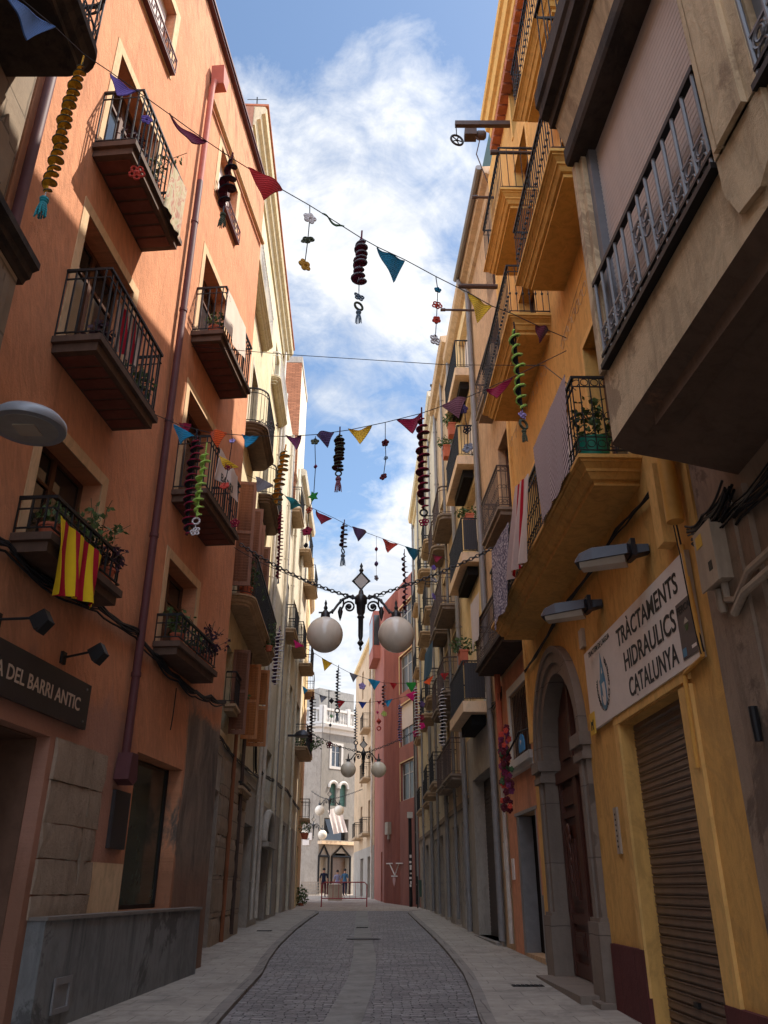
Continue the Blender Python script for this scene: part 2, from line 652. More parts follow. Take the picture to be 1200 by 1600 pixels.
M['farbeige'] = stucco('far_beige_plaster', srgb(138, 132, 124), var=0.14, streak=0.25, scale=0.6)
M['white_trim'] = plain('white_trim', srgb(206, 200, 192), 0.8, 0.2, var=0.06)
M['white_pipe'] = plain('white_pvc', srgb(196, 186, 172), 0.5, dirt=srgb(120, 108, 96))
M['stone'] = stone('old_ashlar', srgb(150, 132, 112), 0.85, 0.62, 0.016)
M['archstone'] = stone('grey_arch_stone', srgb(130, 116, 104), 1.6, 0.9, 0.008, var=0.15)
M['ashlar2'] = stone('warm_ashlar', srgb(154, 134, 114), 0.7, 0.66, 0.014, var=0.16)
M['brick'] = stone('red_chimney_brick', srgb(176, 116, 84), 0.28, 0.075, 0.012, axis='X', var=0.3, soften=0.2)
M['gable'] = stucco('bare_gable_render', srgb(156, 112, 90), var=0.25, streak=0.4, patch=srgb(130, 96, 80), amt=0.6, bump=0.5)
M['redcorr'] = None
M['rooftile'] = plain('clay_tile', srgb(166, 104, 76), 0.85, 0.2, var=0.3, scale=4)
M['iron'] = plain('black_wrought_iron', srgb(30, 28, 28), 0.55, 0.3, var=0.2)
M['greyiron'] = plain('grey_painted_iron', srgb(108, 108, 112), 0.45, 0.5, var=0.12)
M['brown_iron'] = plain('rusty_brown_iron', srgb(74, 56, 48), 0.6, 0.4, var=0.25)
M['lampblack'] = plain('lamp_iron', srgb(30, 30, 34), 0.4, 0.5, var=0.1)
M['slab_brown'] = plain('brown_balcony_timber', srgb(94, 74, 62), 0.75, 0.25, var=0.2, dirt=srgb(56, 44, 40))
M['tile_red'] = plain('dark_red_soffit_tile', srgb(112, 66, 56), 0.7, 0.25, var=0.2)
M['slab_stone'] = stucco('balcony_slab_stone', srgb(176, 150, 120), var=0.2, streak=0.6, stain=srgb(76, 62, 52), bump=0.3)
M['slab_grey'] = stucco('grey_balcony_slab', srgb(140, 124, 108), var=0.25, streak=0.6, stain=srgb(60, 52, 46), bump=0.3)
M['conc'] = stucco('painted_concrete_slab', srgb(220, 190, 156), var=0.06, streak=0.15, bump=0.05)
M['pipe_purple'] = plain('maroon_painted_pipe', srgb(92, 54, 56), 0.6, 0.3, var=0.1)
M['pipe_pink'] = plain('dull_pink_pipe', srgb(176, 100, 86), 0.65, 0.3, var=0.1)  # upper pipe and hopper, paler than the maroon pipe below
M['pipe_grey'] = plain('grey_zinc_pipe', srgb(128, 124, 122), 0.45, 0.5, var=0.12)
M['pipe_gold'] = plain('gold_painted_pipe', srgb(208, 154, 74), 0.5, 0.4, var=0.1)
M['glass'] = glass_dark('dark_window_glass')
M['glass_dull'] = glass_dark('dusty_window_glass', (0.05, 0.045, 0.035, 1), 0.4)
M['greenglass'] = glass_dark('green_tinted_glass', (0.05, 0.06, 0.045, 1), 0.12)
M['white_frame'] = plain('white_window_frame', srgb(200, 196, 190), 0.5, 0.4, var=0.06)
M['wood_frame'] = wood('brown_window_wood', srgb(96, 62, 44))
M['door_wood'] = wood('dark_door_wood', srgb(84, 48, 36), rough=0.42)
M['door_orange'] = wood('chestnut_door_wood', srgb(142, 86, 54))
M['shutter_brown'] = wood('brown_louvre_wood', srgb(126, 80, 56))
M['shutter_orange'] = wood('orange_louvre_wood', srgb(176, 112, 60))
M['roller'] = plain('brown_roller_steel', srgb(120, 98, 82), 0.45, 0.5, metal=0.15, var=0.12, stretch=(1, 1, 6), dirt=srgb(84, 68, 58))
M['roller_dark'] = plain('dark_roller_steel', srgb(72, 60, 54), 0.5, 0.5, metal=0.1, var=0.15)
M['blind'] = plain('mauve_pvc_blind', srgb(206, 188, 178), 0.6, 0.3, var=0.06, stretch=(1, 1, 0.3))
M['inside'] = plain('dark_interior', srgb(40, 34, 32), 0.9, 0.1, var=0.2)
M['redstone'] = stone('dark_red_marble', srgb(96, 52, 50), 0.6, 0.9, 0.006, var=0.15)
M['signsteel'] = plain('dark_sign_steel', srgb(52, 48, 48), 0.4, 0.5, var=0.15, scale=2)
M['signwhite'] = plain('white_sign_board', srgb(226, 214, 204), 0.5, 0.3, var=0.04)
M['ink'] = plain('black_sign_ink', srgb(28, 26, 28), 0.5, 0.3, var=0.05)
M['ink_soft'] = plain('cut_letter_cream', srgb(208, 186, 164), 0.6, 0.3, var=0.05)
M['blue_logo'] = plain('blue_logo_ink', srgb(84, 130, 158), 0.5, 0.3, var=0.05)
M['bluesign'] = plain('blue_enamel_sign', srgb(60, 136, 190), 0.4, 0.4, var=0.05)
M['yellowsign'] = plain('yellow_sticker', srgb(220, 176, 60), 0.5, 0.3, var=0.05)
M['plaque'] = plain('plaque_brown', srgb(92, 78, 74), 0.5, 0.3, var=0.1)
M['metalbox'] = plain('beige_meter_box', srgb(178, 160, 140), 0.5, 0.4, var=0.08, dirt=srgb(120, 104, 92))
M['cable'] = plain('black_cable', srgb(32, 30, 32), 0.6, 0.3, var=0.1, bump=0)
M['string'] = plain('bunting_twine', srgb(70, 66, 66), 0.9, 0.1, var=0.1, bump=0)
M['globe'] = plain('opal_lamp_globe', srgb(238, 226, 206), 0.12, 0.6, var=0.03, scale=2, bump=0, dirt=srgb(206, 192, 170))
M['terracotta'] = plain('terracotta', srgb(186, 104, 78), 0.8, 0.2, var=0.12)
M['leaf'] = plain('leaf_green', srgb(76, 96, 52), 0.6, 0.3, var=0.4, scale=20, bump=0)
M['leaf_dry'] = plain('dry_stem', srgb(112, 92, 68), 0.8, 0.2, var=0.3, bump=0)
M['leaf_dark'] = plain('dark_purple_leaf', srgb(66, 44, 56), 0.7, 0.2, var=0.3, bump=0)
M['teal_pot'] = plain('teal_plastic', srgb(40, 140, 120), 0.4, 0.4, var=0.06)
M['lamp_grey'] = plain('grey_cast_lamp', srgb(42, 42, 50), 0.45, 0.5, metal=0.2, var=0.08)
M['lens'] = plain('milky_lamp_lens', srgb(180, 168, 152), 0.25, 0.5, var=0.06)
M['mesh_screen'] = None
M['red_metal'] = plain('red_barrier_paint', srgb(168, 52, 56), 0.4, 0.5, var=0.1)
M['bin_green'] = plain('green_bin_steel', srgb(66, 88, 76), 0.5, 0.4, var=0.1)
M['white_cloth'] = plain('white_cotton', srgb(216, 204, 198), 0.9, 0.1, var=0.06)
M['lace'] = None
M['skin'] = plain('skin', srgb(170, 120, 96), 0.6, 0.3, var=0.05, bump=0)
M['navy'] = plain('navy_cotton', srgb(34, 36, 52), 0.9, 0.1, var=0.1, bump=0)
M['greyblue'] = plain('grey_blue_cotton', srgb(132, 128, 150), 0.9, 0.1, var=0.1, bump=0)
M['purplec'] = plain('mauve_cotton', srgb(110, 90, 128), 0.9, 0.1, var=0.1, bump=0)
M['teal_c'] = plain('teal_denim', srgb(58, 84, 104), 0.9, 0.1, var=0.1, bump=0)
M['maroonc'] = plain('maroon_trousers', srgb(74, 42, 48), 0.9, 0.1, var=0.1, bump=0)
M['hairm'] = plain('dark_hair', srgb(32, 26, 24), 0.7, 0.3, var=0.2, bump=0)
M['tree_crate'] = wood('crate_wood', srgb(150, 120, 88))

YARN = {}
for nm, c in dict(blue=(76, 120, 190), purple=(112, 92, 170), maroon=(110, 30, 62), red=(178, 40, 44), brick=(190, 66, 52), green=(62, 92, 58), teal=(22, 104, 134), yellow=(226, 178, 52),
                  gold=(214, 160, 44), plum=(120, 52, 92), dustyplum=(132, 84, 96), violet=(86, 66, 104), orange=(232, 96, 48), cyan=(44, 140, 184), turquoise=(40, 136, 146), grey=(132, 132, 142),
                  crimson=(140, 24, 56), olive=(74, 78, 60), white=(222, 214, 214), black=(34, 32, 40), lime=(178, 214, 104), navy=(44, 46, 92), pink=(206, 40, 110), darkred=(84, 22, 34),
                  grass=(46, 140, 60), lilac=(168, 150, 206), royal=(46, 70, 152), mustard=(190, 136, 44), cream=(226, 206, 160), steel=(96, 112, 128)).items():
    YARN[nm] = knit('yarn_' + nm, srgb(*c))


def make_special():
    # corrugated red cladding of the far corner building
    t = NT('red_ribbed_cladding')
    v = t.coords()
    n1 = t.noise(t.coords((1, 1, 0.3)), 1.6, 6, 0.65)
    c = t.ramp(n1, [(0.3, srgb(140, 80, 66)), (0.7, srgb(172, 104, 86))])
    n2 = t.noise(t.coords((14, 14, 0.1)), 1.0, 3)
    c = t.mix(t.ramp(n2, [(0.45, (0, 0, 0)), (0.7, (0.5, 0.5, 0.5))]), c, srgb(134, 84, 74))
    M['redcorr'] = t.done(c, 0.7, 0.3)
    # woven reed screen, alternate mauve and dark rows
    t = NT('woven_balcony_screen')
    w = t.n('ShaderNodeTexWave', bands_direction='DIAGONAL')
    w.inputs['Scale'].default_value = 11
    t.L.new(t.coords(), w.inputs['Vector'])
    c = t.ramp(w.outputs['Fac'], [(0.3, srgb(92, 78, 86)), (0.55, srgb(196, 178, 180))])
    M['mesh_screen'] = t.done(c, 0.7, 0.2)
    t = NT('crochet_lace')
    w = t.n('ShaderNodeTexVoronoi')
    w.inputs['Scale'].default_value = 22
    t.L.new(t.coords(), w.inputs['Vector'])
    c = t.ramp(w.outputs['Distance'], [(0.25, srgb(214, 208, 214)), (0.55, srgb(110, 104, 124))])
    t.bump(w.outputs['Distance'], 0.4, 0.01)
    M['lace'] = t.done(c, 0.9, 0.1)
    # dark perforated metal panel
    M['perf'] = plain('dark_perforated_panel', srgb(62, 58, 58), 0.6, 0.3, var=0.15, scale=30)
    # road setts
    t = NT('wavy_road_setts')
    tc = t.n('ShaderNodeTexCoord')
    nz = t.n('ShaderNodeTexNoise')
    nz.inputs['Scale'].default_value = 2.2
    nz.inputs['Detail'].default_value = 5
    t.L.new(tc.outputs['Object'], nz.inputs['Vector'])
    mv = t.n('ShaderNodeVectorMath', operation='MULTIPLY_ADD')
    t.L.new(nz.outputs['Color'], mv.inputs[0])
    mv.inputs[1].default_value = (0.3, 0.34, 0)
    t.L.new(tc.outputs['Object'], mv.inputs[2])
    br = t.n('ShaderNodeTexBrick')
    br.inputs['Scale'].default_value = 1.0
    br.inputs['Brick Width'].default_value = 0.25
    br.inputs['Row Height'].default_value = 0.085
    br.inputs['Mortar Size'].default_value = 0.011
    br.inputs['Mortar Smooth'].default_value = 0.8
    k = srgb(160, 154, 152)
    br.inputs['Color1'].default_value = scl(k, 1.2)
    br.inputs['Color2'].default_value = scl(k, 0.7)
    br.inputs['Mortar'].default_value = scl(k, 0.3)
    t.L.new(mv.outputs[0], br.inputs['Vector'])
    n3 = t.noise(t.coords(), 0.9, 7, 0.7, 0.5)
    n4 = t.noise(t.coords(), 14, 6, 0.8)
    c = t.mix(0.75, br.outputs['Color'], t.ramp(n3, [(0.3, (0.55, 0.55, 0.55)), (0.7, (1.35, 1.33, 1.3))]), 'MULTIPLY')
    c = t.mix(0.6, c, t.ramp(n4, [(0.3, (0.6, 0.6, 0.6)), (0.7, (1.35, 1.35, 1.35))]), 'MULTIPLY')
    h = t.math('SUBTRACT', t.math('MULTIPLY', n4, 0.5), br.outputs['Fac'])
    t.bump(h, 1.0, 0.06)
    M['setts'] = t.done(c, t.ramp(n3, [(0.3, (0.45, 0.45, 0.45)), (0.7, (0.75, 0.75, 0.75))]), 0.35)
    M['paving'] = stone('pavement_slabs', srgb(170, 160, 148), 0.62, 0.4, 0.008, var=0.12, axis='Z', bump=0.3, soften=0.4, blotch=.7)
    M['kerb'] = stone('kerb_stone', srgb(146, 138, 130), 0.25, 1.0, 0.01, var=0.12, axis='Z', bump=0.3, soften=0.4, blotch=.6)
    M['channel'] = stone('pale_channel_stone', srgb(152, 147, 140), 3.0, 2.4, 0.01, var=0.1, axis='Z', bump=0.3, soften=0.5, blotch=.7)
    M['earth'] = stone('street_slabs', srgb(176, 162, 148), 0.6, 0.6, 0.01, var=0.1, axis='Z', bump=0.2, soften=0.4, blotch=.6)
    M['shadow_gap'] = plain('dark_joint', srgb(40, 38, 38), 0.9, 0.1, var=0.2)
    t = NT('printed_cloth')
    n1 = t.noise(t.coords((3, 3, 1)), 2.2, 3, 0.5, 2.0)
    M['print_cloth'] = t.done(t.ramp(n1, [(0.35, srgb(170, 158, 126)), (0.5, srgb(190, 178, 152)), (0.57, srgb(170, 112, 100)), (0.64, srgb(188, 176, 150)), (0.8, srgb(136, 138, 98))]), 0.9, 0.1)
    t = NT('sketch_banner_cloth')
    n1 = t.noise(t.coords((1, 1, 1)), 5.0, 2, 0.5, 1.0)
    M['sketch_cloth'] = t.done(t.ramp(n1, [(0.0, srgb(216, 204, 190)), (0.66, srgb(210, 196, 182)), (0.7, srgb(70, 60, 60)), (0.72, srgb(212, 198, 186)), (1.0, srgb(216, 204, 190))]), 0.9, 0.1)
    M['senyera'] = stripes('red_and_yellow_stripes', [(i / 9.0, srgb(232, 196, 40) if i % 2 == 0 else srgb(176, 30, 52)) for i in range(9)])
    M['redwhite'] = stripes('red_and_white_stripes', [(0, srgb(216, 196, 190)), (.16, srgb(190, 30, 54)), (.34, srgb(216, 196, 190)), (.5, srgb(190, 30, 54)), (.62, srgb(216, 196, 190)), (.8, srgb(216, 200, 190))])
    M['clothred'] = stripes('red_and_cream_hanging', [(0, srgb(208, 186, 176)), (.2, srgb(176, 30, 48)), (.38, srgb(214, 196, 186)), (.6, srgb(176, 30, 48)), (.7, srgb(214, 196, 186)), (.86, srgb(176, 30, 48))])


make_special()
# ---------------------------------------------------------------- architecture builders
def wall_mesh(F, s0, s1, z0, z1, ops, depth=7.0, mb=None, top=True):
    """facade sheet with real openings (sa, sb, za, zb, reveal) and the box of the house behind it"""
    mb = mb or MB()
    cs = sorted({s0, s1} | {q for o in ops for q in o[:2] if s0 < q < s1})
    cz = sorted({z0, z1} | {q for o in ops for q in o[2:4] if z0 < q < z1})
    for i in range(len(cs) - 1):
        for j in range(len(cz) - 1):
            ms, mz = (cs[i] + cs[i + 1]) / 2, (cz[j] + cz[j + 1]) / 2
            if any(o[0] < ms < o[1] and o[2] < mz < o[3] for o in ops):
                continue
            mb.poly(F.W(cs[i], 0, cz[j]), F.W(cs[i + 1], 0, cz[j]), F.W(cs[i + 1], 0, cz[j + 1]), F.W(cs[i], 0, cz[j + 1]))
    for (a, b, c, d, r) in ops:
        mb.poly(F.W(a, 0, c), F.W(a, -r, c), F.W(a, -r, d), F.W(a, 0, d))
        mb.poly(F.W(b, 0, c), F.W(b, 0, d), F.W(b, -r, d), F.W(b, -r, c))
        mb.poly(F.W(a, 0, d), F.W(a, -r, d), F.W(b, -r, d), F.W(b, 0, d))
        mb.poly(F.W(a, 0, c), F.W(b, 0, c), F.W(b, -r, c), F.W(a, -r, c))
    D = -depth
    mb.poly(F.W(s0, 0, z0), F.W(s0, 0, z1), F.W(s0, D, z1), F.W(s0, D, z0))
    mb.poly(F.W(s1, 0, z0), F.W(s1, D, z0), F.W(s1, D, z1), F.W(s1, 0, z1))
    mb.poly(F.W(s0, D, z0), F.W(s0, D, z1), F.W(s1, D, z1), F.W(s1, D, z0))
    if top:
        mb.poly(F.W(s0, 0, z1), F.W(s1, 0, z1), F.W(s1, D, z1), F.W(s0, D, z1))
    return mb


def two_tone(par, F, s0, s1, zs, z1, ops, low, up, depth=7.0):
    """a house front in two parts: rendered ground floor below zs, plastered storeys above"""
    wall_mesh(F, s0, s1, -.5, zs, [o for o in ops if o[3] <= zs], depth, top=False).build('ground_floor_wall', M[low], par)
    return wall_mesh(F, s0, s1, zs, z1, [o for o in ops if o[2] >= zs], depth).build('wall', M[up], par)


def window(par, F, a, b, c, d, r, kind='casement', frame='wood_frame', pane='glass', extra=None):
    """frame as a part, the glazing (or blind) as its sub-part"""
    w = 0.06
    D = -r + 0.02
    mb = MB()
    mb.fbox(F, a, a + w, D, D + .05, c, d)
    mb.fbox(F, b - w, b, D, D + .05, c, d)
    mb.fbox(F, a + w, b - w, D, D + .05, d - w, d)
    mb.fbox(F, a + w, b - w, D, D + .05, c, c + w * (2.5 if kind == 'door' else 1))
    m = (a + b) / 2
    mb.fbox(F, m - .045, m + .045, D + .002, D + .055, c + w, d - w)
    if kind == 'door':
        mb.fbox(F, a + w, b - w, D + .003, D + .045, c + (d - c) * .76, c + (d - c) * .76 + .05)
        mb.fbox(F, a + w, b - w, D + .003, D + .043, c + .0, c + .55)
    else:
        mb.fbox(F, a + w, b - w, D + .003, D + .045, c + (d - c) * .68, c + (d - c) * .68 + .04)
    fr = mb.build('balcony_door' if kind == 'door' else 'window', M[frame], par)
    pb = MB().fbox(F, a + .02, b - .02, D + .012, D + .022, c + .02, d - .02)
    pb.build('pane', M[pane], fr)
    if extra == 'blind':
        MB().fbox(F, a + w, b - w, D + .06, D + .09, c + (d - c) * .42, d).build('roller_blind', M['white_cloth'], fr)
    if extra == 'curtain':
        mb2 = MB()
        for i in range(9):
            s = a + w + (b - a - 2 * w) * (i + .5) / 9
            mb2.tube([F.W(s, D + .075, c + .1), F.W(s, D + .075, d - w)], (b - a) / 20, 6)
        mb2.build('curtain', M['white_cloth'], fr, smooth=60)
    return fr


def surround(par, F, a, b, c, d, w, mat='orange_trim', proud=0.012, foot=0.0):
    mb = MB()
    mb.fbox(F, a - w, a, -.01, proud, c - foot, d)
    mb.fbox(F, b, b + w, -.01, proud, c - foot, d)
    mb.fbox(F, a - w, b + w, -.01, proud, d, d + w)
    if foot:
        mb.fbox(F, a, b, -.01, proud, c - foot, c)
    return mb.build('window_surround', M[mat], par)


def louvre_leaf(F, sA, dA, sB, dB, z0, z1, n=None):
    """one louvred shutter leaf standing between two plan points on the facade frame"""
    mb = MB()
    A, B = F.W(sA, dA, 0), F.W(sB, dB, 0)
    x = (B - A).normalized()
    wd = (B - A).length
    y = x.cross(V((0, 0, 1)))
    Z = V((0, 0, 1))
    t = .035
    fr = .07

    def bx(u0, u1, za, zb, y0=0, y1=t):
        mb.obox(A + x * u0 + y * y0 + Z * za, x * (u1 - u0), y * (y1 - y0), Z * (zb - za))
    bx(0, fr, z0, z1)
    bx(wd - fr, wd, z0, z1)
    bx(fr, wd - fr, z0, z0 + .1)
    bx(fr, wd - fr, z1 - .08, z1)
    zm = (z0 + z1) / 2
    bx(fr, wd - fr, zm - .04, zm + .04)
    n = n or int((z1 - z0) / .075)
    for i in range(n):
        z = z0 + .1 + (z1 - z0 - .2) * (i + .5) / n
        if abs(z - zm) < .05:
            continue
        mb.obox(A + x * fr + y * .002 + Z * (z - .02), x * (wd - 2 * fr), y * .022 + Z * .062, Z * .01)
    return mb


def outline(s0, s1, d, r, i):
    """plan outline of a balcony, walked from wall to wall, inset by i, corners rounded by r"""
    a, b, dd, rr = s0 + i, s1 - i, d - i, max(r - i, 0)
    if rr < .02:
        return [(a, 0), (a, dd), (b, dd), (b, 0)]
    pts = [(a, 0)]
    for k in range(7):
        q = math.pi - k * math.pi / 12
        pts.append((a + rr + rr * math.cos(q), dd - rr + rr * math.sin(q)))
    for k in range(7):
        q = math.pi / 2 - k * math.pi / 12
        pts.append((b - rr + rr * math.cos(q), dd - rr + rr * math.sin(q)))
    pts.append((b, 0))
    return pts


STEP_MOULD = [(.16, -.24), (.16, -.19), (.10, -.17), (.10, -.12), (.04, -.09), (.04, -.05), (0, -.045), (0, 0)]
STEP_FLAT = [(.015, -.14), (0, -.12), (0, 0)]
STEP_OLD = [(.06, -.16), (.06, -.09), (0, -.06), (0, 0)]
STEP_CONC = [(0, -.26), (0, 0)]
STEP_WOOD = [(.05, -.20), (.05, -.09), (.0, -.085), (.0, 0)]
STEP_GOLD = [(.20, -.30), (.20, -.24), (.16, -.235), (.12, -.17), (.10, -.165), (.10, -.13), (.05, -.08), (.03, -.075), (.03, -.05), (0, -.045), (0, 0)]


def balcony(par, F, s0, s1, z, d, steps, mslab, mrail, h=1.0, sp=.115, r=0.0, style='plain', rb=.0085, tiles=None, mtile=None, names=('balcony', 'railing')):
    """slab (part) and iron railing (sub-part); z is the top of the slab"""
    mb = MB()
    rings = []
    for (i, dz) in steps:
        rings.append([F.W(s, dd, z + dz) for s, dd in outline(s0, s1, d, r, i)])
    n = len(rings[0])
    o = len(mb.v)
    for ring in rings:
        mb.v += ring
    for k in range(len(rings) - 1):
        for i in range(n - 1):
            mb.f.append((o + k * n + i, o + k * n + i + 1, o + (k + 1) * n + i + 1, o + (k + 1) * n + i))
    mb.f.append(tuple(o + i for i in range(n)))
    mb.f.append(tuple(o + (len(rings) - 1) * n + i for i in range(n))[::-1])
    slab = mb.build(names[0], M[mslab], par)
    if tiles:
        tb = MB()
        zz = z + steps[0][1]
        i0 = steps[0][0] + .07
        for k in range(tiles):
            a = s0 + i0 + (s1 - s0 - 2 * i0) * k / tiles
            b = s0 + i0 + (s1 - s0 - 2 * i0) * (k + 1) / tiles
            tb.fbox(F, a + .025, b - .025, .03, d - i0, zz - .012, zz + .004)
        tb.build('soffit_tiles', M[mtile], slab)
    if not h:
        return slab
    rb_ = rb
    ins = .045
    path = outline(s0, s1, d, r, ins)
    rm = MB()

    def rail(zr, rr, n_=4):
        rm.tube([F.W(s, dd, zr) for s, dd in path], rr, n_)
    lo = z + .07
    rail(z + h, .026)
    rail(lo, .013)
    if style != 'bare':
        rail(z + h - .13, .012)
    if style in ('belly', 'scroll'):
        rail(z + .24, .01)
    # walk the path and set bars
    acc, nxt = 0.0, 0.0
    spots = []
    for (p, q) in zip(path, path[1:]):
        a, b = V((p[0], p[1], 0)), V((q[0], q[1], 0))
        L = (b - a).length
        while nxt <= acc + L:
            k = (nxt - acc) / L if L else 0
            c = a + (b - a) * k
            spots.append((c.x, c.y, (b - a).normalized() if L else V((1, 0, 0))))
            nxt += sp
        acc += L
    for j, (s, dd, tg) in enumerate(spots):
        bot, top = F.W(s, dd, z + (.0 if j % 8 == 0 else .07)), F.W(s, dd, z + h - .01)
        rm.tube([bot, top], rb_ * (1.3 if j % 8 == 0 else 1), 4)
        if style == 'knob':
            rm.lathe(F.W(s, dd, z + h * .42), [(rb_, -.03), (rb_ * 2.4, -.012), (rb_ * 2.4, .012), (rb_, .03)], 6)
        if style == 'scroll' and j + 1 < len(spots):
            s2, d2, _ = spots[j + 1]
            cs, cd = (s + s2) / 2, (dd + d2) / 2
            ax = F.W(s2, d2, 0) - F.W(s, dd, 0)
            nrm = ax.cross(V((0, 0, 1)))
            if nrm.length > 1e-4:
                for zz in (z + .155, z + h - .07):
                    rm.torus(F.W(cs, cd, zz), sp * .38, .006, nrm, 10, 4)
                rm.torus(F.W(cs, cd, z + h * .5), sp * .42, .006, nrm, 10, 4)
    rm.build(names[1], M[mrail], slab)
    return slab


def downpipe(par, F, s, d, z0, z1, r=.06, mat='pipe_grey', every=2.4, name='downpipe'):
    mb = MB()
    mb.tube([F.W(s, d, z0), F.W(s, d, z1)], r, 10)
    z = z0 + 1.0
    while z < z1:
        mb.lathe(F.W(s, d, z), [(r * 1.02, -.03), (r * 1.22, -.03), (r * 1.22, .03), (r * 1.02, .03)], 10)
        mb.fbox(F, s - .015, s + .015, -.01, d, z - .012, z + .012)
        z += every
    return mb.build(name, M[mat], par, smooth=40)


def cornice(par, F, s0, s1, z, prof, mat, name='cornice'):
    """moulded band: profile [(d, z offset)] swept along the facade, ends capped"""
    mb = MB()
    A = [F.W(s0, d, z + dz) for d, dz in prof]
    B = [F.W(s1, d, z + dz) for d, dz in prof]
    n = len(prof)
    mb.add(A + B, [(i, (i + 1) % n, n + (i + 1) % n, n + i) for i in range(n)] + [tuple(range(n))[::-1], tuple(range(n, 2 * n))])
    return mb.build(name, M[mat], par)


def text_mesh(txt, bold=0.0, font_shear=0.0):
    cu = bpy.data.curves.new('lettering', 'FONT')
    cu.body = txt
    cu.size = 1.0
    cu.extrude = 0.0
    cu.offset = bold
    cu.shear = font_shear
    cu.resolution_u = 3
    ob = bpy.data.objects.new('lettering', cu)
    COL.objects.link(ob)
    bpy.context.view_layer.update()
    me = bpy.data.meshes.new_from_object(ob.evaluated_get(bpy.context.evaluated_depsgraph_get()))
    bpy.data.objects.remove(ob)
    vs = [V(q.co) for q in me.vertices]
    fs = [tuple(p.vertices) for p in me.polygons]
    bpy.data.meshes.remove(me)
    bpy.data.curves.remove(cu)
    return vs, fs


def text_on(par, F, txt, sL, sR, zb, zt, d, mat, name='lettering', bold=0.0, thick=.004, zb2=None):
    """raised letters filling the stretch sL..sR (reading left to right) and zb..zt of a wall plane"""
    vs, fs = text_mesh(txt, bold)
    x0, x1 = min(q.x for q in vs), max(q.x for q in vs)
    y0, y1 = 0.0, 0.70
    mb = MB()
    slope = 0 if zb2 is None else (zb2 - zb)
    P = []
    for q in vs:
        k = (q.x - x0) / (x1 - x0)
        P.append(F.W(sL + (sR - sL) * k, d, zb + slope * k + (zt - zb) * (q.y - y0) / (y1 - y0)))
    n = len(P)
    mb.add(P + [q + F.n * thick for q in P], [f for f in fs] + [tuple(i + n for i in f) for f in fs])
    return mb.build(name, M[mat], par)


def drape(name, mat, corners, nx=14, ny=10, amp=.03, waves=2.5, nrm=None, thick=.006, parent=None, seed=0, **kw):
    """a hanging cloth between four corners (top-left, top-right, bottom-right, bottom-left) with folds and real thickness"""
    TL, TR, BR, BL = [V(c) for c in corners]
    nrm = V(nrm).normalized() if nrm is not None else (TR - TL).cross(BL - TL).normalized()
    rn = random.Random(seed)
    ph = rn.random() * 6
    P, UV = [], []
    for j in range(ny + 1):
        v = j / ny
        for i in range(nx + 1):
            u = i / nx
            p = (TL * (1 - u) + TR * u) * (1 - v) + (BL * (1 - u) + BR * u) * v
            w = amp * (0.25 + v) * (math.sin(2 * math.pi * waves * u + ph + v * 1.3) + .5 * math.sin(2 * math.pi * waves * 2.3 * u + ph * 2 - v * 2))
            P.append(p + nrm * w + V((0, 0, -.02 * v * math.sin(math.pi * u * 2 + ph))))
            UV.append((u, v))
    m = len(P)
    mb = MB()
    fs = []
    for j in range(ny):
        for i in range(nx):
            a = j * (nx + 1) + i
            fs.append((a, a + 1, a + nx + 2, a + nx + 1))
    back = [tuple(m + q for q in f[::-1]) for f in fs]
    rim = []
    edge = [i for i in range(nx + 1)] + [j * (nx + 1) + nx for j in range(1, ny + 1)] + [ny * (nx + 1) + i for i in range(nx - 1, -1, -1)] + [j * (nx + 1) for j in range(ny - 1, 0, -1)]
    for a, b in zip(edge, edge[1:] + edge[:1]):
        rim.append((a, b, m + b, m + a))
    mb.add(P + [q - nrm * thick for q in P], fs + back + rim)
    ob = mb.build(name, M.get(mat) or YARN[mat], parent, smooth=60, **kw)
    uvl = ob.data.uv_layers.new(name='UVMap')
    allu = UV + UV
    for lp in ob.data.loops:
        uvl.data[lp.index].uv = allu[lp.vertex_index]
    return ob


def leaves(mb, c, rx, ry, rz, n, size, seed=0, droop=0.3):
    rn = random.Random(seed)
    n, size = int(n * 1.8), size * .82
    for _ in range(n):
        while True:
            q = V((rn.uniform(-1, 1), rn.uniform(-1, 1), rn.uniform(-1, 1)))
            if q.length < 1:
                break
        p = V(c) + V((q.x * rx, q.y * ry, q.z * rz))
        a = V((rn.uniform(-1, 1), rn.uniform(-1, 1), rn.uniform(-1, .6) - droop)).normalized()
        b = a.orthogonal().normalized()
        b = (b * math.cos(rn.random() * 6.28) + a.cross(b) * math.sin(rn.random() * 6.28))
        s = size * rn.uniform(.6, 1.4)
        mb.poly(p, p + a * s * .5 + b * s * .25, p + a * s, p + a * s * .5 - b * s * .25)
    return mb


def stems(mb, base, n, h, spread, seed=0, r=.005, kink=.3):
    rn = random.Random(seed)
    tips = []
    for _ in range(n):
        p = V(base) + V((rn.uniform(-.1, .1), rn.uniform(-.1, .1), 0))
        pts = [p]
        d = V((rn.uniform(-spread, spread), rn.uniform(-spread, spread), 1)).normalized()
        for k in range(5):
            d = (d + V((rn.uniform(-kink, kink), rn.uniform(-kink, kink), rn.uniform(-kink, kink)))).normalized()
            pts.append(pts[-1] + d * h / 5)
        mb.tube(pts, r, 4)
        tips += pts[2:]
    return tips
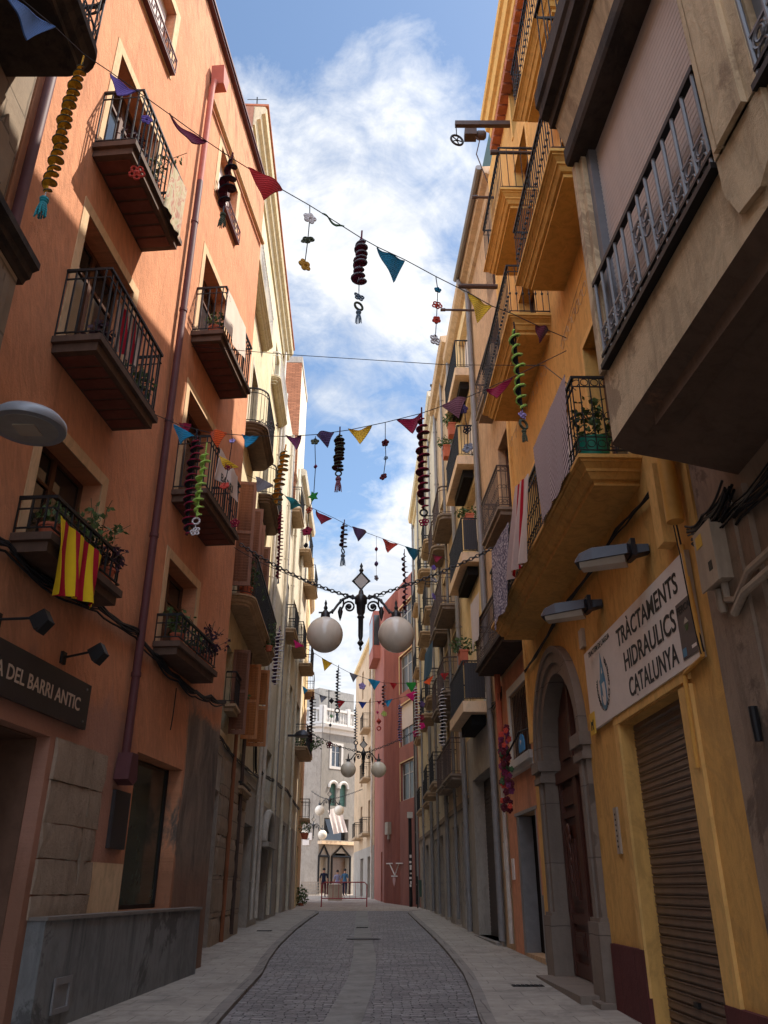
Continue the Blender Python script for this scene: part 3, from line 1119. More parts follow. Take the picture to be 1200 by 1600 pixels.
# ---------------------------------------------------------------- the facade planes
L0 = Face((-4.02, -14), (-4.0, 6.38), 'L')
L1 = Face((-4.0, 6.4), (-3.1, 15.7), 'L')
L2 = Face((-3.6, 15.72), (-4.0, 27.0), 'L')
L3 = Face((-4.0, 27.02), (-4.3, 43.0), 'L')
L4 = Face((-4.3, 43.02), (-4.9, 52.0), 'L')
R0 = Face((3.05, -14), (2.95, 6.98), 'R')
BF = Face((2.448, 0.0), (2.0, 6.2), 'R')
R1 = Face((2.95, 6.0), (2.7, 15.2), 'R')
R2 = Face((2.85, 15.22), (2.6, 19.5), 'R')
R3 = Face((2.55, 19.52), (2.36, 23.9), 'R')
R4 = Face((2.38, 23.92), (2.18, 29.0), 'R')
R5 = Face((2.18, 29.02), (2.06, 36.0), 'R')
R6 = Face((2.05, 36.02), (1.78, 44.2), 'R')
E3 = Face((1.74, 44.6), (0.0, 51.0), 'R')
E3b = Face((0.0, 51.0), (-.62, 57.0), 'R')
E2 = Face((-.68, 57.05), (-2.42, 70.0), 'R')


# ---------------------------------------------------------------- ground, road, pavements
def strip(name, mat, lefts, rights, lift, kind='structure', y0=-14, skirt=0.0):
    """a sheet between two polylines [(Y, X)] that follows the slope of the street"""
    def at(pl, Y):
        if Y <= pl[0][0]:
            return pl[0][1]
        for (a, b), (c, d) in zip(pl, pl[1:]):
            if Y <= c:
                k = (Y - a) / (c - a)
                k2 = k
                return b + (d - b) * k2
        return pl[-1][1]
    ys = [max(lefts[0][0], rights[0][0])]
    y1 = min(lefts[-1][0], rights[-1][0])
    while ys[-1] < y1 - .01:
        ys.append(min(ys[-1] + .8, y1))
    mb = MB()
    for Y in ys:
        mb.v += [V((at(lefts, Y), Y, gz(Y) + lift)), V((at(rights, Y), Y, gz(Y) + lift))]
    for i in range(len(ys) - 1):
        a = 2 * i
        mb.f.append((a, a + 1, a + 3, a + 2))
    if skirt:
        n = len(mb.v)
        for q in list(mb.v[:n]):
            mb.v.append(q - V((0, 0, skirt)))
        for i in range(len(ys) - 1):
            a = 2 * i
            mb.f.append((a, a + 2, n + a + 2, n + a))
            mb.f.append((a + 1, a + 3, n + a + 3, n + a + 1))
        mb.f.append((0, 1, n + 1, n))
        mb.f.append((2 * len(ys) - 2, 2 * len(ys) - 1, n + 2 * len(ys) - 1, n + 2 * len(ys) - 2))
    return mb.build(name, M[mat], kind=kind)


g = MB()
xs = [-600, -60, -12, 12, 60, 600]
ys = [-600, -60, -14, 0, 10, 20, 30, 38, 46, 53, 61, 68, 75, 110, 300, 1500]
for Y in ys:
    for X in xs:
        g.v.append(V((X, Y, gz(Y))))
for j in range(len(ys) - 1):
    for i in range(len(xs) - 1):
        a = j * len(xs) + i
        g.f.append((a, a + 1, a + len(xs) + 1, a + len(xs)))
g.build('ground', M['earth'], kind='structure')

KL = [(-14, -1.6), (8, -1.72), (10.6, -1.83), (13, -1.9), (14.9, -1.95), (17, -2.12), (20, -2.28), (26, -2.5), (32, -2.62), (37.5, -2.68), (39, -2.85), (39.9, -3.4)]
KR = [(-14, .85), (8, .98), (10.6, 1.07), (12.6, 1.18), (14.9, 1.27), (18, 1.27), (24, 1.2), (31, 1.08), (37.5, .98), (39, 1.1), (39.9, 1.5)]
CL = [(-14, -.95), (9, -.74), (10.6, -.68), (12.4, -.62), (14.6, -.56), (18, -.6), (24, -.78), (30, -.95), (39.9, -1.2)]
CR = [(-14, -.5), (9, -.3), (10.6, -.25), (12.4, -.19), (14.6, -.13), (18, -.16), (24, -.34), (30, -.51), (39.9, -.74)]
strip('road', 'setts', KL, KR, .004)
strip('drainage_channel', 'channel', CL, CR, .010)
off = lambda pl, k: [(y, x + k) for y, x in pl]
strip('kerb', 'kerb', off(KL, -.16), KL, .055, skirt=.06)
strip('kerb', 'kerb', KR, off(KR, .16), .055, skirt=.06)
WL = [(-14, -4.6), (50, -6)]
WR = [(-14, 3.6), (50, 3.2)]
strip('pavement', 'paving', [(-14, -4.6), (39.9, -5.4)], off(KL, -.162), .05)
strip('pavement', 'paving', off(KR, .162), [(-14, 3.6), (39.9, 3.0)], .05)

# manhole and gratings
c = on_ground(568, 1468)
mb = MB()
mb.lathe((c.x, c.y, c.z + .011), [(.42, 0), (.42, .006), (.38, .008), (.01, .008)], 24)
mb.build('manhole_cover', M['iron'], label='round iron manhole cover in the pale channel down the middle of the road', cat='manhole cover')
for (px, py, w, l, lab) in ((566, 1450, .34, .5, 'slotted drain grating across the pale channel of the road'), (413, 1458, .4, .25, 'dark drain grating in the left pavement'), (825, 1547, .45, .2, 'small slotted grating in the right pavement by the arched door')):
    c = on_ground(px, py)
    z = c.z + (.016 if 'channel' in lab else .056)
    mb = MB()
    mb.obox((c.x - w / 2, c.y - l / 2, z - .004), (w, 0, 0), (0, l, 0), (0, 0, .006))
    for i in range(7):
        mb.obox((c.x - w / 2 + w * (i + .2) / 7, c.y - l / 2 + .02, z + .002), (w * .6 / 7, 0, 0), (0, l - .04, 0), (0, 0, .008))
    mb.build('drain_grating', M['iron'], label=lab, cat='grating')
# ================================================================ LEFT SIDE
# ---- stone neighbour at the near left edge
b = thing('stone_house', 'old stone house with dark cornice and sooty balcony at the near left edge', 'building', L0.W(14, 0, -.5))
wall_mesh(L0, 0, 20.38, -1.5, 13.5, [(17.3, 19.3, 9.9, 12.4, .3)]).build('wall', M['stone'], b)
mb = MB()
mb.fbox(L0, 18.6, 20.20, -.02, .44, 5.9, 6.98)
mb.fbox(L0, 18.75, 20.03, .42, .475, 6.1, 6.8)
mb.fbox(L0, 18.9, 19.9, .47, .50, 6.22, 6.68)
mb.build('stone_bay', M['stone'], b)
cornice(b, L0, 18.3, 20.32, 7.0, [(-.02, 0), (.44, 0), (.46, .05), (.5, .07), (.51, .15), (.57, .18), (.57, .26), (-.02, .3)], 'sooty')
mb = MB()
mb.lathe(L0.W(20.0, .42, 5.9), [(.13, -.28), (.16, -.2), (.14, -.08), (.1, 0)], 12)
mb.prism([L0.W(18.7, 0, 5.9), L0.W(18.7, .45, 5.9), L0.W(18.7, .3, 5.62), L0.W(18.7, 0, 5.4)], L0.t * 1.4)
mb.build('corbel', M['stone'], b, smooth=40)
mb = MB()                                                   # diamond panels under the balcony
for k in range(3):
    s0, z0 = 18.2 + k * .72, 7.6
    mb.fbox(L0, s0, s0 + .66, -.01, .03, z0, z0 + 1.55)
    cs, cz = s0 + .33, z0 + .78
    mb.prism([L0.W(cs - .26, .03, cz), L0.W(cs, .03, cz + .6), L0.W(cs + .26, .03, cz), L0.W(cs, .03, cz - .6)], L0.n * .04)
mb.build('carved_panel', M['stone'], b)
s_b = balcony(b, L0, 17.0, 20.02, 9.72, .95, [(.16, -.32), (.16, -.24), (.1, -.2), (.06, -.12), (0, -.09), (0, 0)], 'sooty', 'iron', h=1.0, r=.3, style='scroll', sp=.15)
window(b, L0, 17.3, 19.3, 9.9, 12.4, .3, 'door')

# ---- the orange house
b = thing('orange_house', 'tall orange plastered house with dark timber balconies and beige window bands', 'building', L1.W(4.7, 0, .2))
OPA = [(1.58, 3.12, 4.97, 6.40, .32), (1.58, 3.12, 7.45, 9.58, .32), (1.58, 3.12, 10.62, 12.70, .32), (1.72, 3.02, 14.42, 15.75, .26)]
OPB = [(5.76, 7.22, 5.0, 6.42, .32), (5.76, 7.24, 7.5, 9.62, .32), (5.76, 7.24, 10.7, 12.74, .32), (5.95, 7.22, 14.6, 15.85, .26)]
GF = [(.5, 2.9, -.4, 3.14, 2.4), (5.44, 7.42, 1.34, 3.36, .28)]
def orange_wall():
    t = NT('orange_house_plaster')
    tc = t.n('ShaderNodeTexCoord')
    dp = t.n('ShaderNodeVectorMath', operation='DOT_PRODUCT')
    t.L.new(tc.outputs['Object'], dp.inputs[0])
    dp.inputs[1].default_value = L1.t
    sp = t.n('ShaderNodeSeparateXYZ')
    t.L.new(tc.outputs['Object'], sp.inputs[0])
    S, Zc = t.math('ADD', dp.outputs['Value'], 4.7), t.math('ADD', sp.outputs['Z'], .2)
    v = t.coords()
    col = srgb(204, 141, 104)
    broad = t.noise(v, 0.55, 7, 0.65, 0.6)
    c = t.ramp(broad, [(0.3, scl(col, .80)), (0.5, col), (0.7, scl(col, 1.16))])
    # trowel strokes, slanting down to the right
    cb = t.n('ShaderNodeCombineXYZ')
    t.L.new(t.math('MULTIPLY', t.math('ADD', S, t.math('MULTIPLY', Zc, .45)), 7.0), cb.inputs[0])
    t.L.new(t.math('MULTIPLY', t.math('SUBTRACT', Zc, t.math('MULTIPLY', S, .3)), 1.9), cb.inputs[1])
    trow = t.noise(cb.outputs[0], 1.0, 7, .68, 1.6)
    c = t.mix(t.ramp(trow, [(.46, (0, 0, 0)), (.72, (.75, .75, .75))]), c, scl(col, 1.3))
    c = t.mix(t.ramp(trow, [(.28, (.6, .6, .6)), (.46, (0, 0, 0))]), c, scl(col, .72))
    # dark slanting streaks, stronger towards the eaves
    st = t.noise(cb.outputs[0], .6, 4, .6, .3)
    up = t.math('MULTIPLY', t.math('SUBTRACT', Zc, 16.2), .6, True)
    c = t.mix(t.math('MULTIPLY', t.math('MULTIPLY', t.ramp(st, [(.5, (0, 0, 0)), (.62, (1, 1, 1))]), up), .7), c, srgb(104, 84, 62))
    # long rain marks down the whole front
    st2 = t.noise(t.coords((3.2, 3.2, .14)), 1.0, 7, .68, .3)
    c = t.mix(t.math('MULTIPLY', t.ramp(st2, [(.54, (0, 0, 0)), (.74, (1, 1, 1))]), .42), c, srgb(128, 84, 62))
    # pinkish repair over the sign, grey cement coat on the far lower corner
    n2 = t.noise(v, 1.3, 7, .7, .8)
    n3 = t.noise(t.coords((1.5, 1.5, .5)), 1.2, 6, .7, .5)
    low = t.math('MULTIPLY', t.math('SUBTRACT', t.math('ADD', 3.95, t.math('MULTIPLY', t.math('SUBTRACT', n2, .5), 1.6)), Zc), 2.5, True)
    lf = t.math('MULTIPLY', t.math('SUBTRACT', t.math('ADD', 4.9, n2), S), 3.0, True)
    c = t.mix(t.math('MULTIPLY', t.math('MULTIPLY', low, lf), .75), c, srgb(168, 126, 110))
    gs = t.math('MULTIPLY', t.math('SUBTRACT', S, t.math('ADD', 7.35, t.math('MULTIPLY', t.math('SUBTRACT', n3, .5), 1.3))), 7.0, True)
    gzv = t.math('MULTIPLY', t.math('SUBTRACT', t.math('ADD', 4.45, t.math('MULTIPLY', t.math('SUBTRACT', n2, .5), .8)), Zc), 6.0, True)
    grey = t.ramp(n3, [(.35, srgb(92, 82, 74)), (.6, srgb(146, 128, 112))])
    c = t.mix(t.math('MULTIPLY', gs, gzv), c, grey)
    # browner towards the foot of the wall, with a broken edge
    foot = t.math('MULTIPLY', t.math('SUBTRACT', t.math('ADD', 1.5, t.math('MULTIPLY', n3, 1.3)), Zc), 2.0, True)
    c = t.mix(t.math('MULTIPLY', foot, .6), c, srgb(132, 92, 70))
    fine = t.noise(v, 24, 6, .75)
    t.bump(t.math('ADD', t.math('MULTIPLY', trow, .9), t.math('MULTIPLY', fine, .6)), .6, .035)
    return t.done(c, .9, .25)


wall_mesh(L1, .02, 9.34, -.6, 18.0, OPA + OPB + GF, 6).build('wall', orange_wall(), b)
for k, (a, c, z0, z1, r) in enumerate(OPA + OPB):
    top = k in (3, 7)
    low = k in (0, 4)
    window(b, L1, a, c, z0, z1, r, 'casement' if (top or low) else 'door', 'white_frame' if top else 'wood_frame', extra='blind' if top else None)
    surround(b, L1, a, c, z0, z1, .16 if not top else .18, foot=.15 if top else 0)
for (s0, s1, z, h, sp, dd) in ((1.33, 3.22, 4.95, .42, .16, .45), (1.33, 3.22, 7.45, 1.0, .125, .6), (1.33, 3.22, 10.6, 1.0, .125, .6), (5.5, 7.5, 4.98, .42, .16, .42), (5.5, 7.5, 7.52, 1.0, .125, .6), (5.5, 7.5, 10.7, 1.0, .125, .6)):
    balcony(b, L1, s0, s1, z, dd, STEP_WOOD, 'slab_brown', 'iron', h=h, sp=sp, tiles=7 if h > .5 else None, mtile='tile_red', rb=.013)
for (a, c, z0) in ((1.6, 3.15, 14.34), (5.85, 7.4, 14.5)):       # low grilles with meander bars at the top windows
    mb = MB()
    for zz in (.04, .34):
        mb.tube([L1.W(a, .09, z0 + zz), L1.W(c, .09, z0 + zz)], .018, 4)
    n = 9
    for i in range(n):
        s = a + (c - a) * i / (n - 1)
        mb.tube([L1.W(s, .09, z0 + .04), L1.W(s, .09, z0 + .34)], .012, 4)
        if i < n - 1:
            s2 = s + (c - a) / (n - 1)
            mb.tube([L1.W(s, .09, z0 + .14), L1.W((s + s2) / 2, .09, z0 + .14), L1.W((s + s2) / 2, .09, z0 + .26), L1.W(s2, .09, z0 + .26)], .01, 4)
    mb.fbox(L1, a, c, -.01, .1, z0 - .03, z0 + .005)
    mb.build('window_grille', M['pipe_purple'], b)
mb = MB()
mb.fbox(L1, 0, 9.4, -.2, .10, 18.0, 18.06)
mb.fbox(L1, 0, 9.4, -.2, .13, 18.06, 18.12)
mb.build('eaves', M['pipe_purple'], b)
# downpipe with hopper and the sloping pipe that feeds it
mb = MB()
mb.tube([L1.W(4.8, .10, 3.1), L1.W(4.8, .10, 13.6)], .058, 12)
for z in (4.3, 6.4, 8.4, 10.6, 12.6):
    mb.lathe(L1.W(4.8, .10, z), [(.059, -.03), (.069, -.03), (.069, .03), (.059, .03)], 12)
mb.build('downpipe', M['pipe_purple'], b, smooth=40)
mb = MB()
mb.tube([L1.W(4.8, .10, 13.6), L1.W(4.8, .10, 16.1), L1.W(4.82, .13, 16.35), L1.W(4.95, .15, 16.4)], .058, 12)
mb.prism([L1.W(4.86, .04, 16.35), L1.W(5.08, .04, 16.35), L1.W(5.16, .04, 16.78), L1.W(4.78, .04, 16.78)], L1.n * .26)
mb.build('rain_hopper', M['pipe_pink'], b, smooth=40)
mb = MB()
mb.prism([L1.W(4.0 + .74, .02, 3.24), L1.W(4.94, .02, 3.24), L1.W(5.0, .02, 2.92), L1.W(4.88, .02, 2.84), L1.W(4.68, .02, 2.9)], L1.n * .2)
mb.build('pipe_shoe', M['pipe_purple'], b)
mb = MB()
mb.tube([L1.W(4.95, .06, 16.05), L1.W(9.3, .06, 16.3)], .05, 10)
mb.build('sloping_pipe', M['orange_trim'], b, smooth=40)
mb = MB()
mb.tube([L1.W(.10, .09, 2.5), L1.W(.10, .09, 17.9)], .06, 12)
mb.build('downpipe', M['pipe_purple'], b, smooth=40)
# stone pillar of the doorway, courses with worn joints
mb = MB()
z = 1.3
for i, hgt in enumerate((.24, .36, .36, .44, .46)):
    j = RND.uniform(-.03, .03)
    mb.rough(L1, 3.02, 4.02 + j, -.3, .035 + RND.uniform(0, .02), z + .006, z + hgt - .006, .014, i, .12)
    mb.rough(L1, 4.03 + j, 4.4, -.3, .03 + RND.uniform(0, .02), z + .006, z + hgt - .006, .014, 20 + i, .12)
    z += hgt
mb.build('stone_pillar', stucco('pillar_stone', srgb(162, 142, 122), stain=srgb(92, 80, 70), var=0.3, streak=.4, bump=1.0, patch=srgb(128, 110, 96), amt=.6), b, smooth=70)
# inside of the porch, green glass of the second opening
MB().fbox(L1, .5, 2.9, -2.41, -2.38, .1, 3.1).build('porch_door', M['inside'], b)  # near-black colour deepens the shade at the back of the porch
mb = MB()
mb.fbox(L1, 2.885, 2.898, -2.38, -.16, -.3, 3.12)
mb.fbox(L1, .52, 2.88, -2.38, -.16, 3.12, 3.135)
mb.build('porch_lining', plain('porch_shade_brown', srgb(112, 84, 68), .8, .2), b)  # brown instead of orange: the porch's shade is put into the colour
mb = MB().fbox(L1, 5.46, 7.4, -.27, -.25, 1.36, 3.34)
fr = mb.build('shop_window', M['greenglass'], b)
mb = MB()
mb.fbox(L1, 5.45, 7.41, -.25, -.22, 1.345, 1.40)
mb.fbox(L1, 7.36, 7.41, -.25, -.22, 1.40, 3.35)
mb.build('frame', M['iron'], fr)
MB().fbox(L1, 4.42, 5.42, -.012, .004, 1.3, 1.9).build('old_dado', M['orange_trim'], b)
# plinth in front
mb = MB()
mb.fbox(L1, 3.06, 8.4, -.85, .2, -.4, 1.30)
pl = mb.build('plinth', M['plinth'], b)
MB().fbox(L1, 3.04, 8.42, -.86, .225, 1.30, 1.335).build('coping', M['plinth_cap'], pl)
s, z = L1.px(76, 1590, .2)
s2, z2 = L1.px(107, 1530, .2)
mb = MB()
mb.fbox(L1, s, s2, .19, .215, z + .05, z2)
mb.fbox(L1, s - .03, s2 + .03, .215, .235, z2 - .03, z2 + .04)
mb.fbox(L1, s - .03, s2 + .03, .215, .235, z + .02, z + .07)
mb.fbox(L1, s - .03, s + .02, .215, .235, z + .07, z2 - .03)
mb.fbox(L1, s2 - .02, s2 + .03, .215, .235, z + .07, z2 - .03)
mb.build('vent_hatch', M['pipe_grey'], pl)

# ---- yellow house with rounded iron balconies
b = thing('yellow_house', 'pale yellow house with rounded iron balconies and louvred shutters beyond the orange house', 'building', L2.W(5, 0, .5))
O2 = [(1.2, 3.0, 12.5, 15.2, .3), (3.5, 4.7, 12.5, 15.2, .3), (1.4, 2.7, 17.0, 19.2, .3), (3.4, 4.6, 17.0, 19.2, .3), (7.2, 8.6, 12.5, 15.0, .3), (8.4, 9.8, 17.6, 19.6, .3),
      (2.2, 3.6, 7.8, 10.6, .3), (4.8, 6.2, 7.8, 10.6, .3), (7.2, 8.6, 7.8, 10.6, .3), (2.6, 4.0, 4.9, 6.9, .25), (6.4, 7.4, 4.9, 7.1, .25), (2.62, 3.55, .4, 3.6, .25), (6.6, 7.7, 4.5, 5.6, .25), (8.6, 10.6, .4, 3.3, .35)]
two_tone(b, L2, 0, 11.28, 4.4, 21.2, O2, 'greybeige', 'yellow')
for k, (a, c, z0, z1, r) in enumerate(O2[:9]):
    window(b, L2, a, c, z0, z1, r, 'door', 'white_frame' if k in (2, 3, 5) else 'wood_frame', extra='curtain' if k % 3 == 0 else None)
for k, (a, c, z0, z1, r) in enumerate(O2[9:11] + O2[12:13]):
    window(b, L2, a, c, z0, z1, r, 'casement')
MB().fbox(L2, 2.62, 3.55, -.25, -.22, .4, 3.6).build('door', M['door_orange'], b)
MB().fbox(L2, 8.6, 10.6, -.35, -.32, .4, 3.3).build('door', M['roller_dark'], b)
mb = MB()
for zz in range(5):
    mb.fbox(L2, 2.76, 3.06, -.225, -.21, 1.3 + zz * .46, 1.68 + zz * .46)
    mb.fbox(L2, 3.12, 3.42, -.225, -.21, 1.3 + zz * .46, 1.68 + zz * .46)
mb.build('door_glazing', M['glass'], b)
balcony(b, L2, 2.57, 5.1, 12.72, .62, STEP_MOULD, 'slab_brown', 'iron', h=1.05, sp=.11, r=.42)
balcony(b, L2, 2.57, 8.84, 7.98, .62, STEP_MOULD, 'slab_stone', 'iron', h=1.05, sp=.11, r=.45)
balcony(b, L2, 1.0, 5.2, 16.95, .32, STEP_MOULD, 'yellow', 'white_frame', h=1.0, sp=.13, r=.2)
balcony(b, L2, 7.6, 10.9, 17.6, .32, STEP_MOULD, 'yellow', 'white_frame', h=1.0, sp=.13, r=.2)
balcony(b, L2, 6.5, 9.4, 12.55, .5, STEP_MOULD, 'slab_brown', 'iron', h=1.05, sp=.11, r=.3)
balcony(b, L2, 3.2, 4.9, 5.5, .28, STEP_OLD, 'slab_stone', 'iron', h=.75, sp=.12)
balcony(b, L2, 6.0, 8.2, 4.0, .2, STEP_OLD, 'slab_stone', 'iron', h=.1, sp=.3, style='bare')
cornice(b, L2, 0, 11.28, 20.9, [(-.05, -.3), (.06, -.3), (.1, -.1), (.2, -.05), (.22, .12), (.32, .16), (.36, .3), (.3, .42), (-.05, .42)], 'yellow')
MB().fbox(L2, -.02, 11.3, -.3, .4, 21.33, 21.40).build('roof_tiles', M['rooftile'], b)
# gable wall rising over the orange roof
mb = MB()
mb.fbox(L2, -.02, -.005, -6.5, .0, 17.0, 21.3)
mb.build('gable', M['gable'], b)
for (a, c) in ((1.2, 3.0), (3.5, 4.7), (1.4, 2.7), (3.4, 4.6)):
    surround(b, L2, a, c, 12.5 if a in (1.2, 3.5) else 17.0, 15.2 if a in (1.2, 3.5) else 19.2, .12, 'cream', .01)
for (sA, dA, sB, dB, z0, z1, mt) in ((2.1, .03, 2.16, .55, 8.0, 10.7, 'shutter_brown'), (3.65, .03, 3.72, .55, 8.0, 10.7, 'shutter_brown'), (4.72, .03, 4.78, .5, 8.0, 10.7, 'shutter_brown'), (6.3, .03, 6.35, .5, 8.0, 10.7, 'shutter_brown'),
                                     (4.05, .02, 4.12, .42, 4.95, 7.0, 'shutter_brown'), (7.5, .02, 7.58, .56, 5.2, 7.35, 'shutter_orange'), (6.3, .02, 6.33, .45, 5.2, 7.2, 'shutter_orange')):
    louvre_leaf(L2, sA, dA, sB, dB, z0, z1).build('shutter', M[mt], b)
# ground floor: quoins, wood strip
for q, (a, c, d1) in enumerate(((3.66, 4.95, .07), (5.15, 6.4, .10), (6.75, 8.2, .07))):
    mb = MB()
    for i in range(5):
        mb.rough(L2, a, c, -.02, d1, .2 + i * .84, 1.02 + i * .84, .03, 40 + q * 7 + i, .12)
    mb.build('pilaster', M['ashlar2'], b)
MB().fbox(L2, 0, 11.28, -.01, .02, 4.35, 4.62).build('string_course', M['greybeige'], b)
mb = MB()
mb.tube([L2.W(5.05, .09, .4), L2.W(5.05, .09, 5.4)], .05, 8)
mb.build('wooden_strip', M['door_orange'], b)
downpipe(b, L2, 10.7, .1, .8, 20.8, .06, 'white_pipe')
downpipe(b, L2, 6.58, .1, .6, 7.6, .05, 'brown_iron')
# dado of the ground floor in grey

# ---- cream house
b = thing('cream_house', 'tall cream house with small iron balconies and a bare brick chimney wall on the left', 'building', L3.W(8, 0, .7))
O3 = []
for (s0, s1, z) in ((10.6, 12.0, 16.9), (13.8, 15.0, 16.2), (8.5, 9.8, 11.5), (12.9, 14.1, 11.7), (5.2, 6.4, 16.6), (5.2, 6.4, 11.2), (9.0, 10.2, 7.6), (12.6, 14.6, 7.6)):
    O3.append((s0, s1, z, z + 2.3, .25))
G3 = [(1.6, 3.4, 4.3, 6.0, .25), (1.5, 3.6, .6, 2.9, .7), (7.4, 9.8, .6, 4.0, .5), (11.4, 13.4, .7, 4.1, .5)]
two_tone(b, L3, 0, 15.98, 4.15, 20.0, O3 + G3, 'greybeige', 'cream')
for k, o in enumerate(O3):
    window(b, L3, *o, 'door', 'wood_frame' if k % 2 else 'white_frame')
window(b, L3, *G3[0], 'casement')
for o in G3[1:]:
    MB().fbox(L3, o[0], o[1], -o[4] - .02, -o[4], o[2], o[3]).build('door', M['wood_frame'], b)
for (s0, s1, z, d) in ((10.2, 12.5, 16.9, .55), (13.2, 15.6, 16.2, .65), (8.1, 10.3, 11.5, .58), (12.3, 14.6, 11.7, .66), (4.8, 6.8, 16.6, .5), (4.8, 6.8, 11.2, .5), (11.6, 15.7, 7.6, .65)):
    balcony(b, L3, s0, s1, z, d, STEP_OLD, 'slab_stone', 'iron', h=1.0, sp=.13)
cornice(b, L3, 8.3, 15.98, 19.9, [(-.05, -.2), (.1, -.15), (.12, .05), (.3, .1), (.36, .35), (.2, .45), (-.05, .45)], 'cream')
s, z = L3.px(448, 575, 0)
mb = MB()
mb.fbox(L3, 6.0, 6.06, -1.25, .10, 17.5, 25.0)
mb.build('chimney_wall', M['brick'], b)
mb = MB()
mb.fbox(L3, 6.06, 9.5, -1.24, .09, 19.0, 24.9)
mb.build('upper_storey', M['cream'], b)
MB().fbox(L3, 5.98, 9.6, -1.3, .12, 25.0, 25.35).build('chimney_cap', M['greybeige'], b)
for s, r_, mt in ((.5, .07, 'white_pipe'), (3.8, .065, 'cream'), (4.4, .05, 'pipe_grey'), (7.0, .065, 'cream'), (10.9, .065, 'cream')):
    downpipe(b, L3, s, .1, .8, 19.6, r_, mt)
# arched hood over the first door
mb = MB()
arc = [L3.W(2.55 + 1.15 * math.cos(math.pi * i / 12), 0, 3.0 + .95 * math.sin(math.pi * i / 12)) for i in range(13)]
mb.tube([q + L3.n * .12 for q in arc], .13, 8)
mb.fbox(L3, 1.3, 3.8, -.02, .3, 2.85, 3.0)
mb.build('arched_hood', M['greybeige'], b, smooth=50)
# curved parapet end

# ---- last house of the left row
b = thing('far_left_house', 'narrow pale house at the far end of the left row, standing past the cream house', 'building', L4.W(4, 0, .8))
O4 = [(3.0, 4.4, z, z + 2.1, .25) for z in (5.0, 8.4, 11.8, 14.8)] + [(.6, 1.8, z, z + 2.1, .25) for z in (5.0, 8.4, 11.8, 14.8)] + [(1.0, 3.2, .8, 3.6, .4)]
wall_mesh(L4, 0, 9.0, -.5, 18.6, O4, 7).build('wall', M['cream2'], b)
for o in O4[:8]:
    window(b, L4, *o, 'door')
MB().fbox(L4, 1.0, 3.2, -.42, -.4, .8, 3.6).build('door', M['roller_dark'], b)
for z in (5.0, 8.4, 11.8):
    balcony(b, L4, 2.6, 4.8, z, .55, STEP_FLAT, 'slab_stone', 'iron', h=.95, sp=.15)
cornice(b, L4, 0, 9, 18.4, [(-.05, -.2), (.1, -.15), (.25, .05), (.3, .3), (-.05, .35)], 'cream2')
# ================================================================ RIGHT SIDE
# ---- brown house with the overhanging glazed bay, near right edge
b = thing('brown_house', 'weathered brown house with an overhanging bay and roller blind at the near right edge', 'building', R0.W(18, 0, 0))
wall_mesh(R0, 0, 20.96, -1.5, 18.8, [(18.2, 19.6, -.2, 3.4, .4)]).build('wall', M['brown_wall'], b)
for (a, c) in ((19.9, 20.92), (17.0, 18.1)):
    mb = MB()
    mb.fbox(R0, a, c, -.01, .05, -.5, 4.6)
    mb.fbox(R0, a + .2, c - .3, .04, .08, -.5, 4.6)
    mb.build('pilaster', M['brown_wall'], b)
MB().fbox(R0, 18.2, 19.6, -.42, -.4, -.2, 3.4).build('door', M['wood_frame'], b)
# bay: sill wall, jambs, head
D = -1.0
W1, W2 = (3.84, 6.02, 5.86, 8.42, .22), (.8, 3.22, 5.86, 8.42, .22)
bay = wall_mesh(BF, -3.0, 6.2, 5.1, 9.6, [W1, W2], 1.0)
bay.build('bay', M['tan'], b)
for steps_ in (((3.24, 3.80, .05), (3.36, 3.68, .09), (3.70, 3.74, .085)), ((6.10, 6.2, .04),)):
    mb = MB()
    for (a, c, d) in steps_:
        mb.fbox(BF, a, c, -.01, d, 5.84, 8.42)
    mb.build('bay_pilaster', M['tan'], b)
MB().prism([BF.W(3.24, -.01, 5.83), BF.W(3.8, -.01, 5.83), BF.W(3.8, -.01, 5.55), BF.W(3.7, -.01, 5.3), BF.W(3.45, -.01, 5.26), BF.W(3.24, -.01, 5.4)], BF.n * .05).build('bay_apron', M['tan'], b)
mb = MB()                                             # the corbelled underside
mb.add([BF.W(-3, .03, 5.1), BF.W(6.16, .03, 5.1), BF.W(6.10, -.12, 4.98), BF.W(-3, -.12, 4.98), BF.W(6.0, -.45, 4.86), BF.W(-3, -.45, 4.86), BF.W(5.96, -1.0, 4.72), BF.W(-3, -1.0, 4.72), BF.W(6.2, -.02, 5.1), BF.W(6.2, -1.0, 5.1)],
       [(0, 1, 2, 3), (3, 2, 4, 5), (5, 4, 6, 7), (8, 9, 6, 4, 2, 1), (0, 3, 5, 7)])
mb.fbox(BF, -3, 5.5, -.26, -.08, 4.90, 5.02)
mb.build('bay_soffit', M['dark_soffit'], b)
